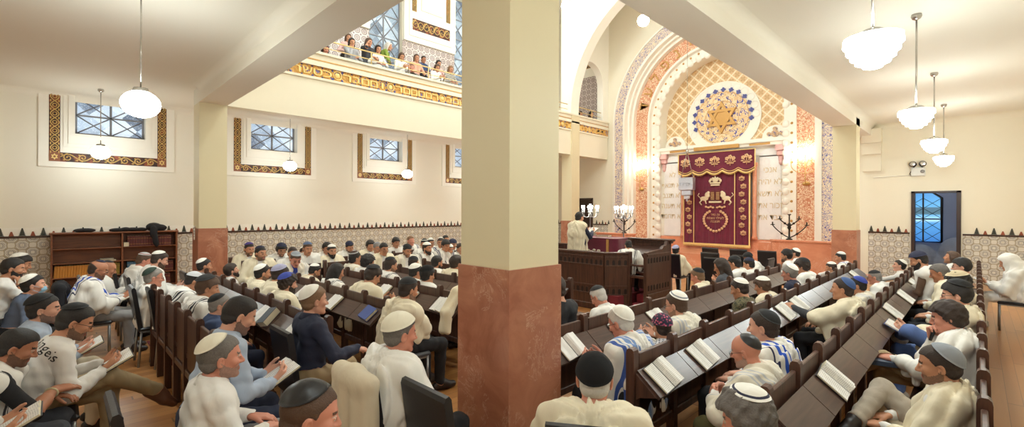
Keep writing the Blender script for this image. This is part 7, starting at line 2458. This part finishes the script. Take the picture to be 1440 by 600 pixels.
o, J, HW_ = person('topmost dark-haired man with glasses in the far corner by the tiles', 0, 0, math.radians(-90), hair='short', haircol='black', shirt='white', arms='lap', lean=4, hpitch=4, glasses=True, group=G_SB, top=1.248, headat=(-9.81, 7.297), res='far')
o, J, HW_ = person('grey-bearded man with white cap and navy striped shawl near the pillar', 0, 0, math.radians(-90), hair='short', haircol='salt', kip=('white', 'white', 1.2, 0.15), tallit='navy', beard='full', beardcol='salt', arms='lap', lean=6, hpitch=14, group=G_SB, sc=0.97, top=1.2, headat=(-8.108, 6.126), res='far')
o, J, HW_ = person('man wearing a dark navy cap close beside the pillar at the far wall', 0, 0, math.radians(-90), hair='short', haircol='black', kip=('navy', 'navy', 1.4, 0.0), tallit='navy', arms='lap', lean=6, hpitch=10, group=G_SB, top=1.205, headat=(-8.946, 6.867), res='far')
o, J, HW_ = person('person in white cut off by the pillar edge at the far side pews', 0, 0, math.radians(-90), hair='short', haircol='dark', tallit='white', arms='lap', lean=8, hpitch=10, group=G_SB, top=1.171, headat=(-8.1, 6.435), res='far')
o, J, HW_ = person('woman in peach top half hidden under the beam at the gallery left end', 0, 0, math.radians(-90), group=G_GA, hair='long', arms='lap', jaw=0.9, res='mid', width=0.88, girth=0.9, legs='sit', lean=8, hpitch=20, seat=0.32, z0=5.3, haircol='dark', shirt='black', pants='black', skin='pink', top=1.063, headat=(-12.4, 5.197))
o, J, HW_ = person('brown-haired woman behind another at the left end of the gallery', 0, 0, math.radians(-90), group=G_GA, hair='long', arms='lap', jaw=0.9, res='mid', width=0.88, girth=0.9, legs='sit', lean=8, hpitch=14, seat=0.646, z0=5.75, haircol='brown', shirt='pinkish', top=1.434, headat=(-13.3, 6.26))
o, J, HW_ = person('long dark-haired woman in silver grey resting her chin on her hand, gallery left', 0, 0, math.radians(-90), group=G_GA, hair='long', arms='chin', jaw=0.9, res='mid', width=0.88, girth=0.9, legs='sit', lean=8, hpitch=14, seat=0.646, z0=5.3, haircol='dark', shirt='silver', pants='black', top=1.434, headat=(-12.4, 5.941))
o, J, HW_ = person('long brown-haired woman covering her eye with a hand in the gallery', 0, 0, math.radians(-90), group=G_GA, hair='long', arms='temple', jaw=0.9, res='mid', width=0.88, girth=0.9, legs='sit', lean=8, hpitch=14, seat=0.784, z0=5.3, haircol='brown', shirt='charcoal', sleeve='short', pants='darkgrey', hyaw=25, top=1.572, headat=(-12.4, 6.457))
o, J, HW_ = person('dark-haired woman in black and white left of the green jacket', 0, 0, math.radians(-90), group=G_GA, hair='long', arms='lap', jaw=0.9, res='mid', width=0.88, girth=0.9, legs='sit', lean=8, hpitch=14, seat=0.653, z0=5.3, haircol='black', shirt='white', pants='black', top=1.441, headat=(-12.4, 6.75))
o, J, HW_ = person('white-haired woman in a lime green jacket, standing turned to her neighbour', 0, 0, math.radians(-40), group=G_GA, hair='long', arms='fold', jaw=0.9, res='mid', width=0.88, girth=0.9, legs='stand', lean=30, hpitch=14, seat=0.45, z0=5.3, haircol='white', shirt='green', pants='green', top=1.761, headat=(-12.6, 7.213))
o, J, HW_ = person('woman with straight light brown hair and white top looking down', 0, 0, math.radians(-90), group=G_GA, hair='long', arms='book', jaw=0.9, res='mid', width=0.88, girth=0.9, legs='sit', lean=8, hpitch=28, seat=0.614, z0=5.3, haircol='brown', shirt='white', pants='black', top=1.402, headat=(-12.4, 7.534))
o, J, HW_ = person('fair-haired girl in black leaning low at the gallery rail', 0, 0, math.radians(-90), group=G_GA, hair='long', arms='lap', jaw=0.9, res='mid', width=0.88, girth=0.9, legs='sit', lean=8, hpitch=0, seat=0.346, z0=5.3, haircol='light', shirt='black', pants='black', skin='pink', top=1.134, headat=(-12.4, 7.886))
o, J, HW_ = person('long brown-haired woman in pale peach top, centre of the right gallery group', 0, 0, math.radians(-90), group=G_GA, hair='long', arms='lap', jaw=0.9, res='mid', width=0.88, girth=0.9, legs='sit', lean=8, hpitch=6, seat=0.719, z0=5.3, haircol='brown', shirt='peach', pants='grey', top=1.507, headat=(-12.45, 8.1))
o, J, HW_ = person('short dark-haired person in blue behind the woman in pale peach', 0, 0, math.radians(-90), group=G_GA, hair='short', arms='lap', jaw=0.9, res='mid', width=0.88, girth=0.9, legs='sit', lean=8, hpitch=14, seat=0.624, z0=5.75, haircol='black', shirt='denim', skin='tan', top=1.412, headat=(-13.3, 8.936))
o, J, HW_ = person('dark-haired woman in pink behind the one in white, gallery right', 0, 0, math.radians(-90), group=G_GA, hair='long', arms='lap', jaw=0.9, res='mid', width=0.88, girth=0.9, legs='sit', lean=8, hpitch=20, seat=0.623, z0=5.75, haircol='black', shirt='pinkish', top=1.411, headat=(-13.3, 9.555))
o, J, HW_ = person('woman with brown fringe in bright white top looking down, gallery right', 0, 0, math.radians(-90), group=G_GA, hair='long', arms='book', jaw=0.9, res='mid', width=0.88, girth=0.9, legs='sit', lean=8, hpitch=28, seat=0.564, z0=5.3, haircol='brown', shirt='white', pants='black', top=1.352, headat=(-12.4, 8.852))
o, J, HW_ = person('light brown-haired woman in striped knit and tan front, rightmost before the pillar', 0, 0, math.radians(-90), group=G_GA, hair='long', arms='lap', jaw=0.9, res='mid', width=0.88, girth=0.9, legs='sit', lean=8, hpitch=20, seat=0.64, z0=5.3, haircol='light', shirt='stripes', pants='tan', top=1.428, headat=(-12.4, 9.399))
o, J, HW_ = person('dark-haired woman in the small arch beside the ark, left one of two', 0, 0, math.radians(-90), group=G_GA, hair='long', arms='lap', jaw=0.9, res='far', width=0.88, girth=0.9, legs='sit', lean=8, hpitch=14, seat=0.32, z0=5.3, haircol='black', shirt='black', top=0.951, headat=(-12.3, 16.449))
o, J, HW_ = person('dark-haired woman in the small arch beside the ark, right one of two', 0, 0, math.radians(-90), group=G_GA, hair='long', arms='lap', jaw=0.9, res='far', width=0.88, girth=0.9, legs='sit', lean=8, hpitch=14, seat=0.32, z0=5.3, haircol='black', shirt='brown', skin='pink', top=0.957, headat=(-11.98, 16.797))
o, J, HW_ = person('standing reader in long cream shawl over navy suit at the platform desk', 0, 0, math.radians(-8), hair='short', haircol='black', tallit='cream', shirt='navy', pants='navy', jacket=True, legs='stand', arms='standread', lean=3, hpitch=12, z0=0.3, res='near', bare=1, group=G_RB, top=1.578, headat=(-6.125, 8.166))
held_book(o, J, 'open book in the hands of the standing reader')
o, J, HW_ = person('man bowed forward on the platform bench in cream striped shawl', 0, 0, math.radians(20), hair='short', haircol='black', kip=('brown', 'brown', 0.9, 0.4), tallit='black', arms='lap', lean=26, hpitch=26, hyaw=30, z0=0.3, res='mid', group=G_RB, sc=0.843, top=1.2, headat=(-4.874, 8.105))
o, J, HW_ = person('man seen from behind with black velvet skullcap and thick cream shawl', 0, 0, math.radians(33), hair='short', haircol='white', kip=('blackvelvet', 'blackvelvet', 1.35, 0.62), tallit='cream', arms='lap', lean=8, hpitch=10, skin='pink', girth=1.15, width=1.08, group=G_RB, top=1.185, headat=(-1.34, 1.915), res='hero')
chair_under(o, 'chair under the man with the black velvet skullcap, bottom edge')
o, J, HW_ = person('head of grey curly hair with white skullcap ringed in navy, bottom edge', 0, 0, math.radians(90), hair='curly', haircol='salt', kip=('white', 'navy', 0.82, 0.5), tallit='silver', shirt='white', pants='khaki', arms='lap', lean=14, hpitch=20, skin='pink', group=G_RB, sc=0.958, top=1.2, headat=(-0.685, 2.078), res='hero')
chair_under(o, 'chair under the grey curly-haired man at the bottom edge')
o, J, HW_ = person('bald man with glasses, grey goatee and clasped hands in ivory shawl', 0, 0, math.radians(90), hair='bald', haircol='grey', kip=('blacksatin', 'blacksatin', 1.1, 0.85), tallit='silver', shirt='white', pants='olive', arms='clasp', lean=20, hpitch=16, glasses=True, beard='short', beardcol='white', skin='pink', girth=1.05, group=G_RB, sc=0.916, top=1.2, headat=(-1.074, 3.244), res='hero')
o, J, HW_ = person('crop-haired man with black skullcap in a shawl with bright blue stripes', 0, 0, math.radians(90), hair='buzz', haircol='dark', kip=('black', 'black', 1.05, 0.7), tallit='royal', arms='lap', lean=8, hpitch=8, skin='fair', group=G_RB, top=1.184, headat=(-1.094, 3.671), res='hero')
o, J, HW_ = person('crop-haired man with steel blue skullcap and cream shawl holding a desk book', 0, 0, math.radians(90), hair='buzz', haircol='dark', kip=('steel', 'steel', 1.1, 0.85), tallit='cream', shirt='charcoal', pants='black', arms='onehandL', lean=6, hpitch=4, skin='olive', group=G_RB, res='near', width=1.08, top=1.189, headat=(-1.019, 6.039))
o, J, HW_ = person('dark-haired man with royal blue skullcap behind the steel-blue capped man', 0, 0, math.radians(90), hair='short', haircol='black', kip=('royal', 'royal', 1.1, 0.7), tallit='silver', arms='lap', lean=12, hpitch=14, group=G_RB, sc=0.9, top=1.199, headat=(-1.062, 7.214), res='mid')
o, J, HW_ = person('ruddy crop-haired man with glasses and flat black skullcap leaning forward', 0, 0, math.radians(90), hair='buzz', haircol='grey', kip=('black', 'black', 1.15, 0.1), tallit='white', arms='lap', lean=14, hpitch=12, glasses=True, skin='pink', group=G_RB, sc=0.858, top=1.2, headat=(-1.076, 8.708), res='mid')
o, J, HW_ = person('boy with white skullcap looking left near the tiled end wall', 0, 0, math.radians(90), hair='short', haircol='black', kip=('white', 'white', 0.95, 0.6), shirt='white', arms='onehandL', lean=0, hpitch=-4, skin='fair', jaw=0.92, group=G_RB, hyaw=6, sc=0.867, top=1.2, headat=(-0.975, 10.759), res='mid')
o, J, HW_ = person('bearded man with navy cap reading in front of the open doorway', 0, 0, math.radians(90), hair='short', haircol='black', kip=('navy', 'navy', 1.3, 0.15), tallit='white', bare=-1, shirt='brown', pants='black', beard='full', arms='book', lean=14, hpitch=24, group=G_RB, top=1.314, headat=(-0.595, 8.931), res='mid')
o, J, HW_ = person('older bareheaded grey-haired man in long cream shawl, last right pew', 0, 0, math.radians(90), hair='short', haircol='salt', tallit='cream', arms='lap', lean=12, hpitch=20, skin='tan', group=G_RB, top=1.201, headat=(-0.36, 8.574), res='mid')
o, J, HW_ = person('bearded man with long brown hair looking up by the doorway jamb', 0, 0, math.radians(90), hair='long', haircol='brown', beard='short', tallit='white', arms='lap', lean=0, hpitch=-10, group=G_RB, sc=0.969, top=1.2, headat=(-0.332, 11.871), res='far')
o, J, HW_ = person('dark-haired man with glasses and black strap across white shirt, last pew', 0, 0, math.radians(90), hair='thick', haircol='black', shirt='white', pants='black', arms='lap', lean=-2, hpitch=8, glasses=True, skin='fair', group=G_RB, top=1.211, headat=(-0.162, 9.63), res='mid')
o, J, HW_ = person('dark curly head with flat beige skullcap behind the blue book reader', 0, 0, math.radians(90), hair='curly', haircol='black', kip=('beige', 'beige', 1.1, 0.05), tallit='cream', arms='lap', lean=-2, hpitch=12, group=G_RB, top=1.194, headat=(-0.156, 7.507), res='near')
o, J, HW_ = person('young man with glasses and thick black hair in jeans holding a blue book', 0, 0, math.radians(90), hair='thick', haircol='black', kip=('black', 'black', 1.0, 0.4), tallit='cream', shirt='white', pants='jeans', legs='ankleL', arms='book', lean=-2, hpitch=10, glasses=True, skin='fair', shoes='pale', group=G_RB, top=1.254, headat=(-0.134, 5.968), res='near')
held_book(o, J, 'blue-covered open book held by the young man in jeans', cover=cov_blue)
o, J, HW_ = person('curly-haired young man holding a black microphone to his mouth', 0, 0, math.radians(90), hair='mop', haircol='dark', shirt='white', tallit='white', pants='khaki', legs='crossL', arms='mouthR', lean=-2, hpitch=14, skin='pink', shoes='brown', group=G_RB, top=1.192, headat=(-0.161, 5.018), res='hero')
microphone(o, J)
lap_book(o, J)
o, J, HW_ = person('man with grey skullcap and dark hair in cream shawl, lower right corner', 0, 0, math.radians(90), hair='short', haircol='dark', kip=('grey', 'grey', 1.2, 0.85), tallit='cream', shirt='white', pants='stone', legs='ankleR', arms='lap', lean=-2, hpitch=10, beard='short', skin='olive', group=G_RB, sc=0.939, top=1.2, headat=(-0.153, 3.649), res='hero')
o, J, HW_ = person('person with white shawl drawn over the head, reading in the right aisle', 0, 0, math.radians(90), hair='none', tallit='white', hood=True, shirt='white', pants='white', arms='book', lean=12, hpitch=20, shoes='pale', res='near', group=G_RB, top=1.213, headat=(0.361, 11.008))
chair_under(o, 'grey-legged chair in the right aisle under the shawl-covered reader')
held_book(o, J, 'brown open book held by the person with shawl over the head', cover=cov_brown)
o, J, HW_ = person('white-haired man with glasses, large white skullcap and light blue striped shawl', 0, 0, math.radians(90), hair='short', haircol='white', kip=('white', 'white', 1.15, 0.9), tallit='lightblue', arms='book', lean=14, hpitch=24, glasses=True, skin='pink', group=G_RB, sc=0.965, top=1.2, headat=(-1.914, 3.07), res='hero')
o, J, HW_ = person('child with a round floral embroidered cap and navy print shirt', 0, 0, math.radians(90), hair='short', haircol='dark', kip=('floral', 'floral', 1.45, 0.2), shirt='print', pants='navy', arms='lap', lean=6, hpitch=8, hyaw=-30, width=0.8, girth=0.8, jaw=0.9, group=G_RB, sc=0.856, top=1.2, headat=(-1.874, 3.648), res='hero')
o, J, HW_ = person('man with glasses and grey ringed white skullcap, white shawl, brown hair', 0, 0, math.radians(90), hair='short', haircol='brown', kip=('white', 'grey', 1.05, 0.6), tallit='silver', arms='book', lean=10, hpitch=14, glasses=True, beard='short', skin='fair', group=G_RB, sc=0.968, top=1.2, headat=(-1.946, 4.06), res='near')
o, J, HW_ = person('young man in camouflage shirt with white skullcap', 0, 0, math.radians(90), hair='short', haircol='dark', kip=('white', 'white', 1.0, 0.6), shirt='camo', pants='olive', arms='lap', lean=8, hpitch=20, group=G_RB, sc=0.94, top=1.201, headat=(-1.928, 5.614), res='near')
o, J, HW_ = person('curly brown-haired person with white skullcap next to the camouflage shirt', 0, 0, math.radians(90), hair='mop', haircol='brown', kip=('white', 'white', 1.0, 0.35), tallit='cream', arms='lap', lean=8, hpitch=16, group=G_RB, sc=0.882, top=1.2, headat=(-1.929, 6.419), res='mid')
o, J, HW_ = person('grey-haired man with white skullcap and navy jacket in the third right pew', 0, 0, math.radians(90), hair='thick', haircol='grey', kip=('white', 'white', 0.95, 0.7), shirt='navy', jacket=True, pants='navy', arms='lap', lean=6, hpitch=10, skin='pink', group=G_RB, sc=0.937, top=1.2, headat=(-1.912, 7.554), res='mid')
o, J, HW_ = person('person with dark hair tied back and small black skullcap in white', 0, 0, math.radians(90), hair='mop', haircol='dark', kip=('black', 'black', 0.9, 0.6), tallit='white', arms='lap', lean=8, hpitch=14, group=G_RB, sc=0.969, top=1.2, headat=(-1.928, 8.322), res='mid')
o, J, HW_ = person('boy with white skullcap, one hand raised to the side of his head', 0, 0, math.radians(90), hair='short', haircol='dark', kip=('white', 'white', 1.0, 0.3), shirt='white', arms='temple', lean=8, hpitch=14, jaw=0.92, group=G_RB, sc=0.84, top=1.171, headat=(-1.868, 10.052), res='far')
o, J, HW_ = person('man with silver skullcap in navy striped shawl before the salmon marble', 0, 0, math.radians(90), hair='short', haircol='black', kip=('white', 'silver', 1.0, 0.4), tallit='royal', arms='lap', lean=10, hpitch=14, group=G_RB, sc=0.905, top=1.201, headat=(-1.941, 11.288), res='far')
o, J, HW_ = person('man with black skullcap resting chin on his hand before the marble parapet', 0, 0, math.radians(90), hair='thick', haircol='black', kip=('black', 'black', 1.0, 0.3), shirt='white', sleeve='short', arms='chin', lean=6, hpitch=6, beard='short', group=G_RB, res='mid', sc=0.943, top=1.2, headat=(-2.691, 10.437))
o, J, HW_ = person('white skullcap peeping behind the chin-resting man', 0, 0, math.radians(90), hair='short', haircol='black', kip=('white', 'white', 1.1, 0.6), shirt='white', arms='lap', lean=6, hpitch=8, group=G_RB, sc=0.926, top=1.2, headat=(-2.746, 11.277), res='far')
o, J, HW_ = person('white-haired man with dark grey skullcap and glasses bowed by the platform', 0, 0, math.radians(90), hair='short', haircol='white', kip=('black', 'black', 1.05, 0.3), shirt='white', collar=True, pants='black', arms='lap', lean=28, hpitch=34, glasses=True, skin='pink', group=G_RB, sc=0.904, top=1.199, headat=(-2.886, 4.19), res='near')
o, J, HW_ = person('man with brown hair and dark skullcap in cream, fourth right pew', 0, 0, math.radians(90), hair='short', haircol='light', kip=('black', 'black', 1.05, 0.6), tallit='cream', arms='lap', lean=14, hpitch=20, skin='pink', group=G_RB, sc=0.922, top=1.2, headat=(-2.75, 6.386), res='mid')
o, J, HW_ = person('person with dark brown bobbed hair and glasses in grey jacket', 0, 0, math.radians(90), hair='long', haircol='dark', shirt='darkgrey', jacket=True, pants='black', arms='lap', lean=10, hpitch=18, glasses=True, jaw=0.95, group=G_RB, top=1.188, headat=(-2.733, 7.182), res='mid')
o, J, HW_ = person('man with glasses and black skullcap in white shawl behind the bobbed hair', 0, 0, math.radians(90), hair='short', haircol='black', kip=('black', 'black', 1.15, 0.3), tallit='white', arms='book', lean=12, hpitch=20, glasses=True, group=G_RB, top=1.174, headat=(-2.792, 7.904), res='mid')
o, J, HW_ = person('bent figure with large black cap and broad white shawl near the ark curtain', 0, 0, math.radians(90), hair='short', haircol='black', kip=('black', 'black', 1.6, 0.2), tallit='white', arms='lap', lean=26, hpitch=24, girth=1.2, group=G_RB, sc=0.868, top=1.2, headat=(-3.352, 10.249), res='far')
chair_under(o, 'chair under the bent figure in broad white shawl')
o, J, HW_ = person('dark-haired head with navy skullcap below the bent figure near the curtain', 0, 0, math.radians(90), hair='short', haircol='black', kip=('navy', 'navy', 1.1, 0.4), tallit='white', arms='lap', lean=12, hpitch=16, group=G_RB, sc=0.912, top=1.2, headat=(-2.79, 8.566), res='mid')
o, J, HW_ = person('person in black jacket almost hidden behind the near pillar, holding white paper', 0, 0, math.radians(90), hair='short', haircol='dark', shirt='black', jacket=True, pants='black', arms='book', lean=6, hpitch=12, group=G_RB, res='near', top=1.304, headat=(-2.747, 3.293))
held_paper(o, J)
o, J, HW_ = person('man from behind with lavender skullcap and cream shawl in front of the ark', 0, 0, math.radians(0), hair='short', haircol='black', kip=('lavender', 'lavender', 1.1, 0.4), tallit='cream', arms='lap', lean=4, hpitch=4, group=G_RB, sc=0.939, top=1.2, headat=(-4.772, 9.955), res='far')
chair_under(o, 'chair under the lavender-capped man before the ark')
# ================================================================== CAMERA AND RENDER SETTINGS
cam = bpy.data.cameras.new('camera')
cam.sensor_width = 36.0
cam.lens = 649 / 1440 * 36
cam.shift_y = -4 / 1440
cam.clip_start = .05
co = bpy.data.objects.new('camera', cam)
COL.objects.link(co)
yaw = math.radians(45.2)
f = Vector((-math.sin(yaw), math.cos(yaw), 0)); r = Vector((math.cos(yaw), math.sin(yaw), 0)); u = Vector((0, 0, 1))
R = Matrix((r, u, -f)).transposed().to_4x4()
co.matrix_world = Matrix.Translation((0, 0, H)) @ R @ Matrix.Rotation(.0036, 4, 'Z')
SC.camera = co
w = bpy.data.worlds.new('evening_sky')
SC.world = w
w.use_nodes = True
bg = w.node_tree.nodes['Background']
bg.inputs[0].default_value = (.35, .45, .62, 1); bg.inputs[1].default_value = .3
SC.view_settings.view_transform = 'Standard'
SC.view_settings.look = 'None'
SC.view_settings.gamma = 1
SC.view_settings.use_curve_mapping = False
SC.view_settings.exposure = 1.12
SC.cycles.use_denoising = True
SC.cycles.max_bounces = 8
SC.cycles.diffuse_bounces = 5
SC.cycles.sample_clamp_indirect = 8
